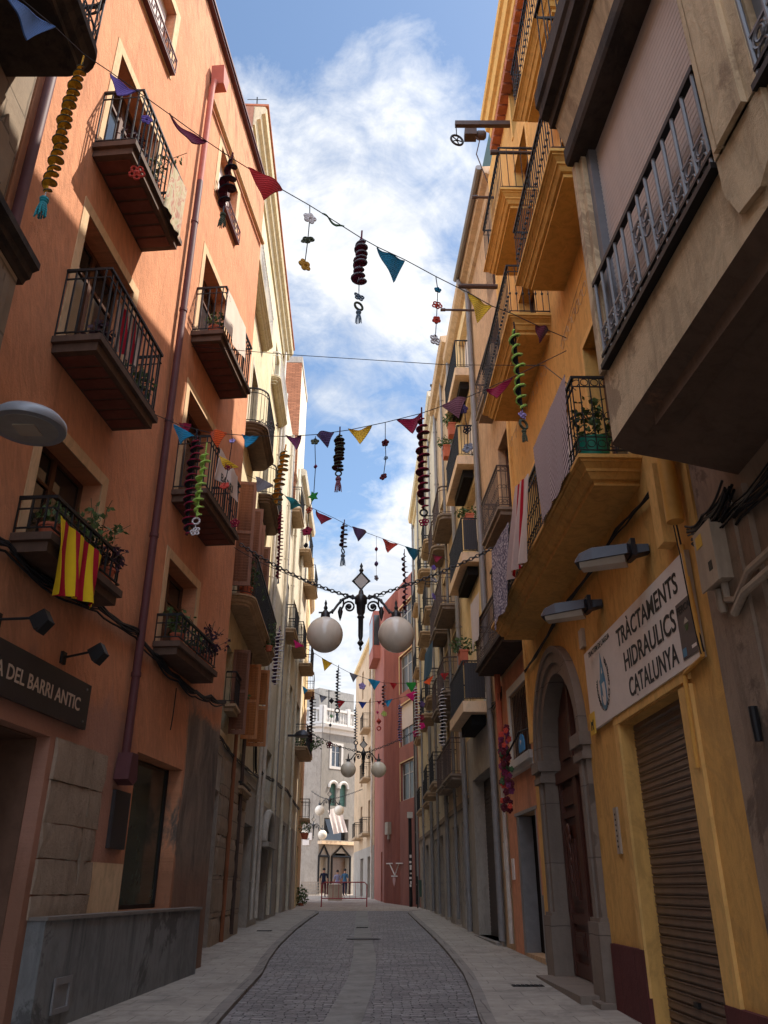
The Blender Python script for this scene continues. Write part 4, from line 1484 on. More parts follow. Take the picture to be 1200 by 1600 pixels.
for k, o in enumerate((W1, W2)):
    bl = MB()
    n = 42
    for i in range(n):                               # slatted blind: flat slats with sunk joints between them
        z0 = 5.88 + (8.4 - 5.88) * i / n
        z1 = 5.88 + (8.4 - 5.88) * (i + 1) / n
        bl.poly(BF.W(o[0], -.13, z0 + .020), BF.W(o[1], -.13, z0 + .020), BF.W(o[1], -.125, z1), BF.W(o[0], -.125, z1))
        bl.poly(BF.W(o[0], -.19, z0 + .006), BF.W(o[1], -.19, z0 + .006), BF.W(o[1], -.13, z0 + .020), BF.W(o[0], -.13, z0 + .020))
        bl.poly(BF.W(o[0], -.125, z0), BF.W(o[1], -.125, z0), BF.W(o[1], -.19, z0 + .006), BF.W(o[0], -.19, z0 + .006))
    bd = bl.build('roller_blind', M['blind'], b)
    mb = MB()
    mb.fbox(BF, o[1] - .09, o[1], -.14, -.05, 5.87, 8.41)
    mb.build('guide_rail', M['greyiron'], bd)
    MB().fbox(BF, o[0], o[0] + .05, -.14, -.06, 5.87, 8.41).build('guide_rail', M['greyiron'], bd)
    # railing before the blind: dark top rail, grey bars, scrolls, plank bottom rail
    rl = MB()
    a, c = o[0] - .02, o[1] + .05
    zb, zt = 5.86, 6.74
    rl.fbox(BF, a, c, .0, .05, zt, zt + .05)
    rl.fbox(BF, a, c, -.01, .07, zb - .05, zb)
    rl.fbox(BF, a, c, .015, .05, zb + .08, zb + .11)
    ir = rl.build('bay_railing', M['iron'], b)
    rb2 = MB()
    nb = 13
    for i in range(nb):
        s = a + .04 + (c - a - .08) * i / (nb - 1)
        rb2.tube([BF.W(s, .03, zb), BF.W(s, .03, zt)], .016, 6)
        if i < nb - 1:
            s2 = s + (c - a - .08) / (nb - 1)
            m = (s + s2) / 2
            zc = zb + .26 + (.3 if i in (5, 6) else 0)
            for (R_, zz) in ((.075, zc), (.045, zc + .01), (.06, zc - .12)):
                rb2.torus(BF.W(m, .03, zz), R_, .009, BF.n, 14, 5)
            rb2.fbox(BF, s, s2, .022, .038, zc + .08, zc + .10)
    rb2.build('bars', M['greyiron'], ir)
# hoods over the bay: sooty mouldings stepping out
cornice(b, BF, -3, 6.16, 8.40, [(-.2, 0), (.10, 0), (.12, .05), (.12, .22), (-.2, .24)], 'sooty', 'blind_box')
cornice(b, BF, -3, 6.20, 8.64, [(-.02, 0), (.06, .0), (.16, .40), (-.02, .46)], 'tan', 'bay_head')
cornice(b, BF, -3, 6.24, 9.04, [(-.02, 0), (.20, 0), (.22, .10), (.30, .13), (.31, .26), (.34, .30), (.34, .50), (-.02, .56)], 'sooty')
balcony(b, BF, -2.5, 6.2, 9.76, .30, STEP_FLAT, 'sooty', 'iron', h=1.0, sp=.2, style='bare')
mb = MB()
mb.fbox(BF, -3, 6.1, -1.2, -.5, 9.6, 19)  # height above the view raised to keep the nearest pennant in shade
mb.build('upper_wall', M['tan'], b)

# ---- golden house
b = thing('golden_house', 'golden yellow house with deep moulded balconies, an arched door and a shop shutter', 'building', R1.W(4.6, 0, .2))
AC, AR, SPR = 6.98, 1.45, 3.55
OPS = [(AC - AR, AC + AR, -.4, SPR + AR, .30), (1.92, 3.95, -.4, 3.38, .22)]
for z, sets in ((6.05, ((2.35, 3.55, 2.55), (4.5, 5.6, 2.55), (6.6, 7.7, 2.55))), (10.42, ((2.3, 3.5, 2.0), (5.9, 7.2, 2.0))), (13.3, ((1.9, 3.0, 2.1), (5.4, 6.6, 2.1))), (16.2, ((1.9, 2.9, 1.5), (5.4, 6.4, 1.5)))):
    for (a, c, h) in sets:
        OPS.append((a, c, z, z + h, .28))
mb = wall_mesh(R1, .95, 9.2, -.6, 18.3, OPS, 7)
for sg in (-1, 1):
    cor = R1.W(AC + sg * AR, 0, SPR + AR)
    arc = [R1.W(AC + sg * AR * math.cos(math.pi / 2 * i / 14), 0, SPR + AR * math.sin(math.pi / 2 * i / 14)) for i in range(15)]
    for p, q in zip(arc, arc[1:]):
        mb.poly(cor, p, q)
mb.build('wall', M['gold'], b)
for k, o in enumerate(OPS[2:]):
    window(b, R1, *o, 'door', 'wood_frame', extra='curtain' if k in (1, 5, 7) else None)
    surround(b, R1, *o[:4], .1, 'gold_trim', .02)
GB = dict(mslab='gold', mrail='iron')
balcony(b, R1, 2.0, 8.66, 6.03, .72, STEP_GOLD, 'gold', 'iron', h=1.05, sp=.12, style='scroll')
balcony(b, R1, 1.7, 4.35, 10.45, .72, STEP_GOLD, 'gold_soffit', 'iron', h=1.05, sp=.11, style='knob')
balcony(b, R1, 5.0, 8.2, 10.4, .72, STEP_GOLD, 'gold_soffit', 'iron', h=1.05, sp=.11, style='knob')
balcony(b, R1, 1.35, 3.6, 13.3, .7, STEP_GOLD, 'gold_soffit', 'iron', h=1.05, sp=.11, style='knob')
balcony(b, R1, 4.95, 7.15, 13.2, .7, STEP_GOLD, 'gold_soffit', 'iron', h=1.05, sp=.13, style='plain')
balcony(b, R1, 1.35, 3.4, 16.2, .5, STEP_GOLD, 'gold_soffit', 'iron', h=.95, sp=.11, style='plain')
cornice(b, R1, .9, 8.0, 18.1, [(-.05, -.35), (.05, -.35), (.06, -.1), (.16, -.05), (.18, .12), (.26, .16), (.3, .42), (.36, .46), (.38, .6), (-.05, .66)], 'gold_soffit')
mb = MB()
for i in range(26):
    mb.fbox(R1, 1.0 + i * .27, 1.22 + i * .27, -.01, .2, 17.5, 17.72)
mb.build('eaves_bricks', M['rooftile'], b)
MB().fbox(R1, 9.05, 9.2, -.01, .05, 4.0, 18.0).build('corner_strip', M['gold_trim'], b)
# arched stone doorway
mb = MB()
N_ = 24


def arch_ring(r0, r1, d0, d1):
    for i in range(N_):
        a0, a1 = math.pi * i / N_, math.pi * (i + 1) / N_
        P = [R1.W(AC + r * math.cos(a), d, SPR + r * math.sin(a)) for a in (a0, a1) for (r, d) in ((r0, d0), (r1, d0), (r1, d1), (r0, d1))]
        mb.add(P, [(0, 1, 2, 3), (4, 7, 6, 5), (0, 4, 5, 1), (1, 5, 6, 2), (2, 6, 7, 3), (3, 7, 4, 0)])


arch_ring(1.17, 1.34, -.28, .05)
arch_ring(1.34, 1.50, -.28, .09)
arch_ring(1.50, 1.60, -.02, .12)
for sg in (-1, 1):
    def sb(r0, r1, d0, d1, z0, z1):
        a, c = AC + sg * r0, AC + sg * r1
        mb.fbox(R1, min(a, c), max(a, c), d0, d1, z0, z1)
    sb(1.17, 1.30, -.28, .06, 1.25, 3.2)
    sb(1.30, 1.46, -.28, .10, 1.25, 3.2)
    sb(1.46, 1.60, -.02, .07, 1.25, 3.2)
    sb(1.14, 1.66, -.28, .13, 3.2, 3.30)
    sb(1.15, 1.64, -.28, .11, 3.30, 3.38)
    sb(1.12, 1.69, -.28, .16, 3.38, 3.55)
    sb(1.14, 1.66, -.28, .14, -.3, 1.22)
    sb(1.155, 1.63, -.28, .11, 1.22, 1.27)
mb.build('door_arch', M['archstone'], b)
mb = MB()
mb.fbox(R1, 5.6, 8.35, -.55, .38, -.2, .40)
mb.fbox(R1, 5.2, 8.6, .0, .24, -.2, .36)
mb.build('door_step', M['archstone'], b)
# the panelled double door
mb = MB()
mb.fbox(R1, AC - 1.2, AC + 1.2, -.26, -.22, .38, 4.75)
for sg in (-1, 1):
    def pb(u0, u1, z0, z1, d):
        a, c = AC + sg * u0, AC + sg * u1
        mb.fbox(R1, min(a, c), max(a, c), -.23, d + .2, z0, z1)
    pb(.0, .12, .42, 3.2, -.34)
    pb(.12, .24, .42, 3.2, -.38)
    pb(1.04, 1.17, .42, 3.2, -.36)
    pb(.24, 1.04, .42, .60, -.38)
    pb(.34, .94, .72, 1.02, -.38)
    pb(.40, .88, .78, .96, -.36)
    pb(.24, 1.04, 1.12, 1.26, -.38)
    pb(.34, .94, 1.34, 2.5, -.39)
    pb(.44, .84, 1.44, 2.3, -.36)
    pb(.52, .76, 1.5, 2.24, -.34)
    pb(.24, 1.04, 2.62, 2.72, -.37)
    pb(.3, .98, 2.80, 3.06, -.38)
pb = None
mb.fbox(R1, AC - 1.2, AC + 1.2, -.23, -.12, 3.16, 3.34)
mb.fbox(R1, AC - .06, AC + .06, -.23, -.14, 3.34, 4.7)
for sg in (-1, 1):
    mb.fbox(R1, AC + sg * .55 - .3, AC + sg * .55 + .3, -.23, -.18, 3.5, 4.2)
dr = mb.build('door', M['door_wood'], b)
for sg in (-1, 1):
    mb = MB()
    mb.tube([R1.W(AC + sg * .64, -.15, z) for z in (2.5, 2.2, 1.9, 1.7)], .04, 6)
    for (u, z, r) in ((.64, 2.42, .09), (.58, 2.30, .06), (.70, 2.28, .07), (.64, 2.12, .06), (.60, 1.98, .045), (.68, 1.88, .04), (.64, 1.72, .03)):
        mb.sphere(R1.W(AC + sg * u, -.14, z), r, 10, 6, (.5, 1, 1.3))
    mb.build('carving', M['door_wood'], dr, smooth=60)
# roller shutter of the shop
mb = MB()
zc = .26
while zc < 3.36:
    z1 = zc + .098
    mb.poly(R1.W(1.93, -.17, zc), R1.W(3.94, -.17, zc), R1.W(3.94, -.15, zc + .03), R1.W(1.93, -.15, zc + .03))
    mb.poly(R1.W(1.93, -.15, zc + .03), R1.W(3.94, -.15, zc + .03), R1.W(3.94, -.158, z1 - .012), R1.W(1.93, -.158, z1 - .012))
    mb.poly(R1.W(1.93, -.158, z1 - .012), R1.W(3.94, -.158, z1 - .012), R1.W(3.94, -.185, z1), R1.W(1.93, -.185, z1))
    mb.tube([R1.W(1.93, -.153, z1 - .006), R1.W(3.94, -.153, z1 - .006)], .007, 5)
    zc = z1
sh = mb.build('roller_shutter', M['roller'], b)
s, z = R1.px(1092, 1572, -.15)
mb = MB()
mb.fbox(R1, s - .06, s + .06, -.15, -.12, z - .02, z + .03)
mb.fbox(R1, 1.93, 3.94, -.17, -.10, .20, .27)
mb.build('handle', M['iron'], sh)
mb = MB()
mb.fbox(R1, 1.62, 1.915, -.01, .035, .55, 3.36)
mb.fbox(R1, 3.955, 4.12, -.01, .03, .55, 3.40)
mb.fbox(R1, 1.62, 4.12, -.01, .032, 3.402, 3.5)
mb.build('shutter_surround', M['gold_trim'], b)
MB().fbox(R1, 3.96, 5.2, -.01, .05, -.3, 1.0).build('marble_dado', M['redstone'], b)
MB().fbox(R1, .96, 1.91, -.01, .05, -.3, .72).build('marble_dado', M['redstone'], b)
# sgraffito curls on the plaster
mb = MB()
for (x0, y0, n, dx, dy) in ((880, 535, 7, 5.5, -14), (800, 690, 9, 6.5, -14)):
    for i in range(n):
        s, z = R1.px(x0 + dx * i, y0 + dy * i)
        mb.torus(R1.W(s, .002, z), .10, .006, R1.n, 14, 4)
        mb.torus(R1.W(s - .05, .002, z + .05), .045, .005, R1.n, 10, 4)
    s, z = R1.px(x0 + dx * n, y0 + dy * n)
    pts = [R1.px(x0 - 4, y0 + 6), R1.px(x0 - 8 + dx * n, y0 - 14 + dy * n)]
    mb.tube([R1.W(pts[0][0], .002, pts[0][1]), R1.W(pts[1][0], .002, pts[1][1])], .005, 4)
mb.build('sgraffito', M['tan'], b)
downpipe(b, R1, 1.12, .12, 4.8, 9.5, .085, 'pipe_gold')

# ---- house with the salmon ground floor
b = thing('salmon_house', 'narrow roughcast house with a salmon ground floor and barred window beside the arched door', 'building', R2.W(2, 0, .4))
O = [(.7, 2.5, .5, 2.95, .3), (.45, 2.35, 3.95, 5.35, .3), (.6, 1.9, 6.3, 8.3, .25), (.6, 1.9, 9.0, 11.2, .25), (.6, 1.9, 12.4, 14.4, .25), (.6, 1.9, 15.4, 17.0, .25)]
wall_mesh(R2, 0, 4.28, -.5, 18.4, O, 7).build('wall', M['roughcast'], b)
MB().fbox(R2, .0, .7, -.012, .006, -.4, 5.9).build('salmon_render', M['pinkwall'], b)
mb = MB()
mb.fbox(R2, 2.5, 3.3, -.012, .006, -.4, 5.9)
mb.fbox(R2, .7, 2.5, -.012, .006, 2.95, 3.95)
mb.fbox(R2, .7, 2.5, -.012, .0065, 5.35, 5.9)
mb.build('salmon_render', M['pinkwall'], b)
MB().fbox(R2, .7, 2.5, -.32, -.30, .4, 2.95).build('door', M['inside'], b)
mb = MB()
mb.fbox(R2, 2.3, 2.5, -.28, .0, .45, 2.93)
mb.fbox(R2, .7, .78, -.28, .01, .45, 2.93)
mb.fbox(R2, .62, 2.58, -.02, .02, 2.94, 3.0)
mb.build('door_frame', M['pipe_grey'], b)
wn = window(b, R2, *O[1], 'casement')
mb = MB()
for i in range(13):
    s = .52 + 1.76 * i / 12
    mb.tube([R2.W(s, -.05, 3.97), R2.W(s, -.05, 5.33)], .012, 5)
mb.build('window_bars', M['brown_iron'], wn)
mb = MB()
mb.fbox(R2, .33, .45, -.25, .03, 3.95, 5.5)
mb.fbox(R2, 2.35, 2.55, -.25, .03, 3.95, 5.5)
mb.fbox(R2, .33, 2.55, -.25, .035, 5.352, 5.52)
mb.fbox(R2, .25, 2.5, -.28, .16, 3.80, 3.945)
mb.fbox(R2, .3, 2.45, -.02, .10, 3.70, 3.80)
mb.build('window_sill', M['white_trim'], b)
for o in O[2:]:
    window(b, R2, *o, 'door')
balcony(b, R2, .25, 3.2, 6.15, .58, STEP_OLD, 'sooty', 'brown_iron', h=1.0, sp=.1, style='scroll')
balcony(b, R2, .35, 2.4, 8.95, .42, STEP_OLD, 'slab_grey', 'brown_iron', h=1.0, sp=.1, style='scroll')
balcony(b, R2, .35, 2.4, 12.35, .4, STEP_OLD, 'slab_grey', 'brown_iron', h=1.0, sp=.12, style='scroll')
cornice(b, R2, 0, 4.28, 18.2, [(-.05, -.2), (.1, -.15), (.15, .0), (.3, .05), (.34, .25), (-.05, .3)], 'beige')
mb = MB()
mb.tube([R2.W(-.0, .42, 18.42), R2.W(4.28, .42, 18.42)], .08, 8)
mb.build('gutter', M['pipe_grey'], b, smooth=40)
MB().fbox(R2, .2, 1.6, -.02, .01, 18.5, 20.0).build('roof_screen', M['bin_green'], b)
mb = MB()
mb.tube([R2.W(4.2, .36, 18.35), R2.W(4.2, .3, 18.1), R2.W(4.2, .1, 17.9), R2.W(4.2, .1, .6)], .075, 10)
mb.build('downpipe', M['pipe_grey'], b, smooth=40)
mb = MB()
mb.tube([R2.W(3.35, .07, .6), R2.W(3.35, .07, 6.0)], .05, 8)
mb.build('downpipe', M['white_pipe'], b, smooth=40)
MB().tube([R2.W(3.0, .12, 3.6), R2.W(3.0, .12, 6.0)], .07, 10).build('downpipe', M['terracotta'], b, smooth=40)
MB().fbox(R2, 0, .68, -.01, .02, -.4, 1.5).build('grey_dado', M['plinth'], b)

# ---- house with the boxy modern balconies
b = thing('modern_balcony_house', 'cream house with boxy concrete balconies, dark railings and terracotta planters', 'building', R3.W(2, 0, .5))
O = [(.35, 3.5, .55, 4.25, .33)] + [(.6, 2.4, z, z + 2.2, .3) for z in (5.8, 9.7, 12.6, 15.6)]
two_tone(b, R3, 0, 4.36, 5.4, 18.6, O, 'greybeige', 'cream2')
mb = MB()
for z in [.55 + .1 * i for i in range(37)]:
    mb.fbox(R3, .36, 3.49, -.33, -.30, z, z + .075)
mb.fbox(R3, .36, 3.49, -.335, -.315, .5, 4.24)
mb.build('roller_shutter', M['roller_dark'], b)
MB().fbox(R3, .3, 3.6, -.3, .12, -.2, .55).build('shop_step', M['kerb'], b)
for o in O[1:]:
    window(b, R3, *o, 'door', 'white_frame', extra='blind')
for (z, d) in ((5.75, .62), (9.65, .5), (12.55, .5), (15.5, .45)):
    sl = balcony(b, R3, .35, 3.1, z, d, STEP_CONC, 'conc', 'iron', h=1.0, sp=.09, style='bare', rb=.012)
    if z < 12:
        mb = MB()
        mb.fbox(R3, .36, .375, .06, d - .08, z + .08, z + .95)
        for q in range(7):
            u = .06 + (d - .16) * q / 7
            mb.fbox(R3, .345, .362, u, u + (d - .16) / 14, z + .08, z + .95)
        mb.build('side_panel', M['perf'], sl)
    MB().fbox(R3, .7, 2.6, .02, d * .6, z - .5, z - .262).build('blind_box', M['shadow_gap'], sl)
cornice(b, R3, 0, 4.36, 18.5, [(-.05, -.2), (.1, -.15), (.25, .0), (.28, .2), (-.05, .25)], 'beige')
downpipe(b, R3, 4.25, .12, .6, 18.4, .075, 'pipe_grey')

# ---- further houses on the right, each with old slab balconies
SPEC = [
    ('tan_balcony_house', 'tan house with old rounded stone balconies past the boxy concrete balconies', R4, 'beige', 19.6, ((1.2, 2.6), (3.2, 4.6)), (4.6, 7.0, 9.7, 12.8), ((.3, 2.6, .6), (3.0, 4.9, .55)), 'slab_grey', 'brown_iron', .25),
    ('worn_cream_house', 'worn cream house with mossy cornice and dark mesh balconies on the right row', R5, 'cream', 20.6, ((1.0, 2.2), (4.3, 5.5)), (5.0, 8.0, 11.4, 14.2), ((.6, 2.7, .6), (3.9, 6.0, .6)), 'slab_stone', 'iron', .2),
    ('yellow_end_house', 'pale yellow house ending the right row next to the red corner building', R6, 'yellow', 21.5, ((1.0, 2.2), (5.0, 6.2)), (5.0, 8.4, 11.8, 15.2), ((.5, 2.8, .6), (4.5, 6.8, .6)), 'slab_stone', 'iron', .0)]
DEEP = {'yellow_end_house': .5}
for (nm, lab, F, wm, top, cols, floors, bals, ms, mr, rr) in SPEC:
    b = thing(nm, lab, 'building', F.W(F.L / 2, 0, .7))
    ops = [(a, c, z, z + 2.15, .25) for z in floors for (a, c) in cols]
    gf = [(.5, 1.9, .6, 3.4, .4), (2.6, 4.2, .6, 3.4, .4)] + ([(5.0, 6.4, .6, 3.4, .4)] if F.L > 6.5 else [])
    two_tone(b, F, 0, F.L - .01, 3.9, top, ops + gf, 'greybeige', wm)
    for k, o in enumerate(ops):
        window(b, F, *o, 'door', 'wood_frame' if k % 2 else 'white_frame', extra='curtain' if k % 3 == 0 else None)
        surround(b, F, *o[:4], .1, 'cream2' if wm != 'cream2' else 'cream', .012)
    for k, o in enumerate(gf):
        MB().fbox(F, o[0], o[1], -.42, -.4, o[2], o[3]).build('door', M[('roller_dark', 'wood_frame', 'bin_green')[k]], b)
    MB().fbox(F, 0, F.L - .01, -.01, .05, 3.75, 3.9).build('string_course', M['slab_grey'], b)
    for zi, z in enumerate(floors):
        for (s0, s1, d) in bals:
            balcony(b, F, s0, s1, z, d * (1 if zi else .8) * DEEP.get(nm, 1), STEP_OLD, ms, mr, h=1.0, sp=.13, r=rr if zi % 2 else 0)
    cornice(b, F, 0, F.L - .01, top - .2, [(-.05, -.2), (.1, -.15), (.14, .02), (.3, .06), (.36, .3), (-.05, .36)], wm)
    downpipe(b, F, F.L - .15, .1, .8, top - .2, .07, 'pipe_grey')
    downpipe(b, F, F.L * .5, .1, .8, top - .2, .05, 'pipe_grey')
# ================================================================ THE FAR END
b = thing('red_corner_building', 'dark red ribbed corner building facing down the street at its bend', 'building', E3.W(3, 0, .9))
OPS = [(.5, 3.1, z, z + h, .2) for z, h in ((6.0, 2.0), (8.9, 2.3), (11.9, 2.2), (15.2, 1.9))]
wall_mesh(E3, 0, 6.57, -.2, 18.6, OPS, 5).build('wall', M['redcorr'], b)
mb = MB()
i = 0
while i * .16 < 6.5:
    s = i * .16
    if s > 3.3 or s < .3:
        mb.fbox(E3, s, s + .05, -.01, .03, .2, 18.55)
    i += 1
mb.build('cladding_ribs', M['redcorr'], b)
for o in OPS:
    window(b, E3, *o, 'casement', 'white_frame', 'glass_dull', extra='blind' if o[2] in (8.9,) else None)
    surround(b, E3, *o[:4], .07, 'cream2', .03)
mb = wall_mesh(E3b, .02, 6.0, -.2, 18.6, [(.9, 1.7, .9, 3.6, .3)], 3)
mb.build('side_wall', M['redcorr'], b)
MB().fbox(E3b, .9, 1.7, -.32, -.3, .9, 3.6).build('door', M['wood_frame'], b)
bx_ = MB().fbox(E3b, 2.4, 5.4, -.02, .5, 15.6, 18.9).build('bay_box', M['redcorr'], b)
MB().fbox(E3b, 2.6, 5.2, .49, .515, 16.5, 18.6).build('bay_glazing', M['glass'], b)
MB().fbox(E3b, 2.385, 2.40, .06, .44, 16.5, 18.6).build('bay_glazing', M['glass'], b)
MB().fbox(E3, .15, .24, -.0, .1, .9, 18.4).build('downpipe', M['iron'], b)
s, z = E3.px(610, 1298)
mb = MB()
mb.fbox(E3, s - .3, s + .3, .03, .25, z - .2, z + .45)
mb.fbox(E3, s - .1, s + .1, .03, .15, z - .45, z - .2)
mb.build('meter_box', M['metalbox'], b)

b = thing('cream_end_building', 'narrow cream building with brown shuttered balconies left of the red corner', 'building', E2.W(5, 0, 1.0))
O = [(2.0, 3.2, z, z + 2.2, .2) for z in (5.0, 8.6, 12.0, 15.2)] + [(7.0, 8.2, z, z + 2.2, .2) for z in (5.0, 8.6, 12.0, 15.2)] + [(1.6, 3.4, 1.0, 3.6, .3), (6.0, 8.0, 1.0, 3.6, .3)]
two_tone(b, E2, 0, 13.0, 4.2, 18.4, O, 'greybeige', 'beige', 6)
for o in O[:8]:
    window(b, E2, *o, 'door')
for o in O[8:]:
    MB().fbox(E2, o[0], o[1], -.32, -.3, o[2], o[3]).build('door', M['roller_dark'], b)
for z, s0 in ((5.0, 1.4), (5.0, 6.4), (8.6, 1.6), (12.0, 1.6)):
    balcony(b, E2, s0, s0 + 2.4, z, .6, STEP_FLAT, 'slab_stone', 'iron', h=1.0, sp=.16)
cornice(b, E2, 0, 13.0, 18.3, [(-.05, -.1), (.2, 0), (.25, .2), (-.05, .25)], 'cream2')
downpipe(b, E2, .3, .1, 1.0, 18, .08, 'white_pipe')

# beige palace closing the view, its long face turned to the sun
EA = Face((-5.35, 72.0), (-1.0, 76.4), 'R')
EA = Face((-1.0, 76.4), (-5.35, 72.0), 'L')
EB = Face((-5.35, 72.0), (-14.0, 72.8), 'L')


class Front(Face):
    """a facade that looks back down the street towards the camera"""
    def __init__(self, a, b):
        self.a, self.b, self.side = V((a[0], a[1], 0)), V((b[0], b[1], 0)), 'F'
        self.L = (self.b - self.a).length
        self.t = (self.b - self.a) / self.L
        self.n = V((self.t.y, -self.t.x, 0))
        if self.n.y > 0:
            self.n = -self.n
        self.rx = self.t


EA = Front((-5.35, 72.0), (1.6, 78.6))
EB = Front((-14.0, 72.9), (-5.37, 72.0))
b = thing('beige_palace', 'sunlit beige building with white arched windows and roof balustrade closing the street', 'building', EA.W(2, 0, 1.2))
O = [(1.1, 2.2, 11.2, 13.0, .2), (1.0, 1.75, 8.0, 9.8, .25), (2.15, 2.9, 8.0, 9.8, .25), (.5, 3.2, 5.3, 7.0, .5), (.15, .9, 1.3, 4.0, .4), (1.5, 3.3, 1.3, 4.3, .5)]
two_tone(b, EA, 0, 9.5, 4.9, 14.4, O, 'greybeige', 'farbeige', 5)
wall_mesh(EB, 0, 8.66, -.2, 14.4, [], 5).build('side_wall', M['greybeige'], b)
window(b, EA, *O[0], 'casement', 'white_frame')
for o in O[1:3]:
    MB().fbox(EA, o[0], o[1], -.24, -.22, o[2], o[3]).build('window', plain('sea_green_shutter', srgb(70, 110, 100), .5), b)
    mb = MB()
    m = (o[0] + o[1]) / 2
    mb.tube([EA.W(m + .5 * math.cos(math.pi * i / 10), .03, 9.45 + .5 * math.sin(math.pi * i / 10)) for i in range(11)], .13, 6)
    mb.build('arch_moulding', M['white_trim'], b)
surround(b, EA, *O[0][:4], .22, 'white_trim', .04, foot=.2)
MB().fbox(EA, .5, 3.2, -.5, -.48, 5.3, 7.0).build('window', M['glass'], b)
MB().fbox(EA, .15, .9, -.42, -.4, 1.3, 4.0).build('shop_window', M['lens'], b)
mb = MB()
for i in range(28):
    mb.fbox(EA, 1.52, 3.28, -.5, -.47 + .012 * (i % 2), 1.3 + i * .1, 1.39 + i * .1)
mb.build('roller_shutter', M['roller'], b)
mb = MB()
mb.fbox(EA, -.1, 4.2, -.05, .5, 4.95, 5.2)
mb.build('ledge', M['conc'], b)
for (s0, s1) in ((.0, 1.05), (1.4, 3.4)):
    m = (s0 + s1) / 2
    mb = MB()
    mb.tube([EA.W(s0, .06, 1.2), EA.W(s0, .06, 4.05), EA.W(m, .06, 4.85), EA.W(s1, .06, 4.05), EA.W(s1, .06, 1.2)], .09, 5)
    mb.tube([EA.W(s0, .06, 4.05), EA.W(s1, .06, 4.05)], .09, 5)
    mb.build('shop_pediment', M['iron'], b)
for F_ in (EA, EB):
    cornice(b, F_, 0, F_.L, 14.4, [(-.05, -.5), (.06, -.45), (.1, -.1), (.3, 0), (.35, .25), (-.05, .3)], 'white_trim')
    mb = MB()
    mb.fbox(F_, 0, F_.L, -.2, .1, 14.72, 14.9)
    mb.fbox(F_, 0, F_.L, -.2, .1, 15.9, 16.1)
    k = 0
    while k * .32 < F_.L - .2:
        mb.lathe(F_.W(.15 + k * .32, -.05, 14.9), [(.06, 0), (.1, .3), (.05, .65), (.07, 1.0)], 8)
        k += 1
    k = 0
    while k * 2.8 < F_.L:
        mb.fbox(F_, k * 2.8 - .01, min(k * 2.8 + .3, F_.L), -.25, .14, 14.72, 16.3)
        k += 1
    mb.build('balustrade', M['white_trim'], b)
mb = MB()
mb.fbox(EA, .8, 5.0, -4.5, -1.6, 14.4, 18.2)
mb.build('roof_pavilion', M['farbeige'], b)

# ================================================================ CROCHET BUNTING
class Line:
    """the upright plane in which one string of bunting hangs, given by two plan points"""
    def __init__(self, A, B):
        self.o = V((A[0], A[1], 0))
        self.t = V((B[0] - A[0], B[1] - A[1], 0)).normalized()
        self.n = V((-self.t.y, self.t.x, 0))
        if self.n.y > 0:
            self.n = -self.n                       # towards the camera

    def P(self, x, y, off=0.0):
        r = ray(x, y)
        c = V((0, 0, EYE))
        k = (self.o + self.n * off - c).dot(self.n) / r.dot(self.n)
        return c + r * k


def cord(name, pts, r, mat, label, cat='string', group=None, sag=0.0, n=5):
    out = []
    for a, b in zip(pts, pts[1:]):
        for i in range(8):
            k = i / 8
            out.append(V(a) * (1 - k) + V(b) * k - V((0, 0, sag * 4 * k * (1 - k))))
    out.append(V(pts[-1]))
    return MB().tube(out, r, n).build(name, M[mat], None, label=label, cat=cat, group=group)


def pennant(L, pts, yarn, label, group=None, bulge=.065, seed=0):
    """a crocheted triangle: two corners on the string, one hanging; slightly cupped, with a thick edge"""
    a, b, c = [L.P(*p) for p in pts]
    n = L.n
    N = 9
    mb = MB()
    rn = random.Random(seed + int(a.x * 100))
    sgn = rn.choice((-1, 1))
    idx = {}
    P = []
    for i in range(N + 1):
        for j in range(N + 1 - i):
            u, v = i / N, j / N
            w = 1 - u - v
            q = a * w + b * u + c * v
            q = q + n * (sgn * bulge * (4 * u * w + 2 * v * (1 - v)) * .8 + .018 * math.sin(u * 8 + v * 6 + a.x * 40))
            pull = v * (1 - v) * 4 * .03
            q = q + (a * .5 + b * .5 - q) * 0 + V((0, 0, pull * .3))
            idx[i, j] = len(P)
            P.append(q)
    fs = []
    for i in range(N):
        for j in range(N - i):
            fs.append((idx[i, j], idx[i + 1, j], idx[i, j + 1]))
            if i + j < N - 1:
                fs.append((idx[i + 1, j], idx[i + 1, j + 1], idx[i, j + 1]))
    m = len(P)
    edge = [idx[i, 0] for i in range(N + 1)] + [idx[N - j, j] for j in range(1, N + 1)] + [idx[0, N - j] for j in range(1, N)]
    rim = [(p, q, m + q, m + p) for p, q in zip(edge, edge[1:] + edge[:1])]
    mb.add(P + [q - n * .010 for q in P], fs + [tuple(m + q for q in f[::-1]) for f in fs] + rim)
    mb.tube([P[i] - n * .005 for i in edge], .008, 5, closed=True)
    return mb.build('pennant', YARN[yarn], None, smooth=50, label=label, cat='pennant', group=group or 'crochet pennants on the strings')


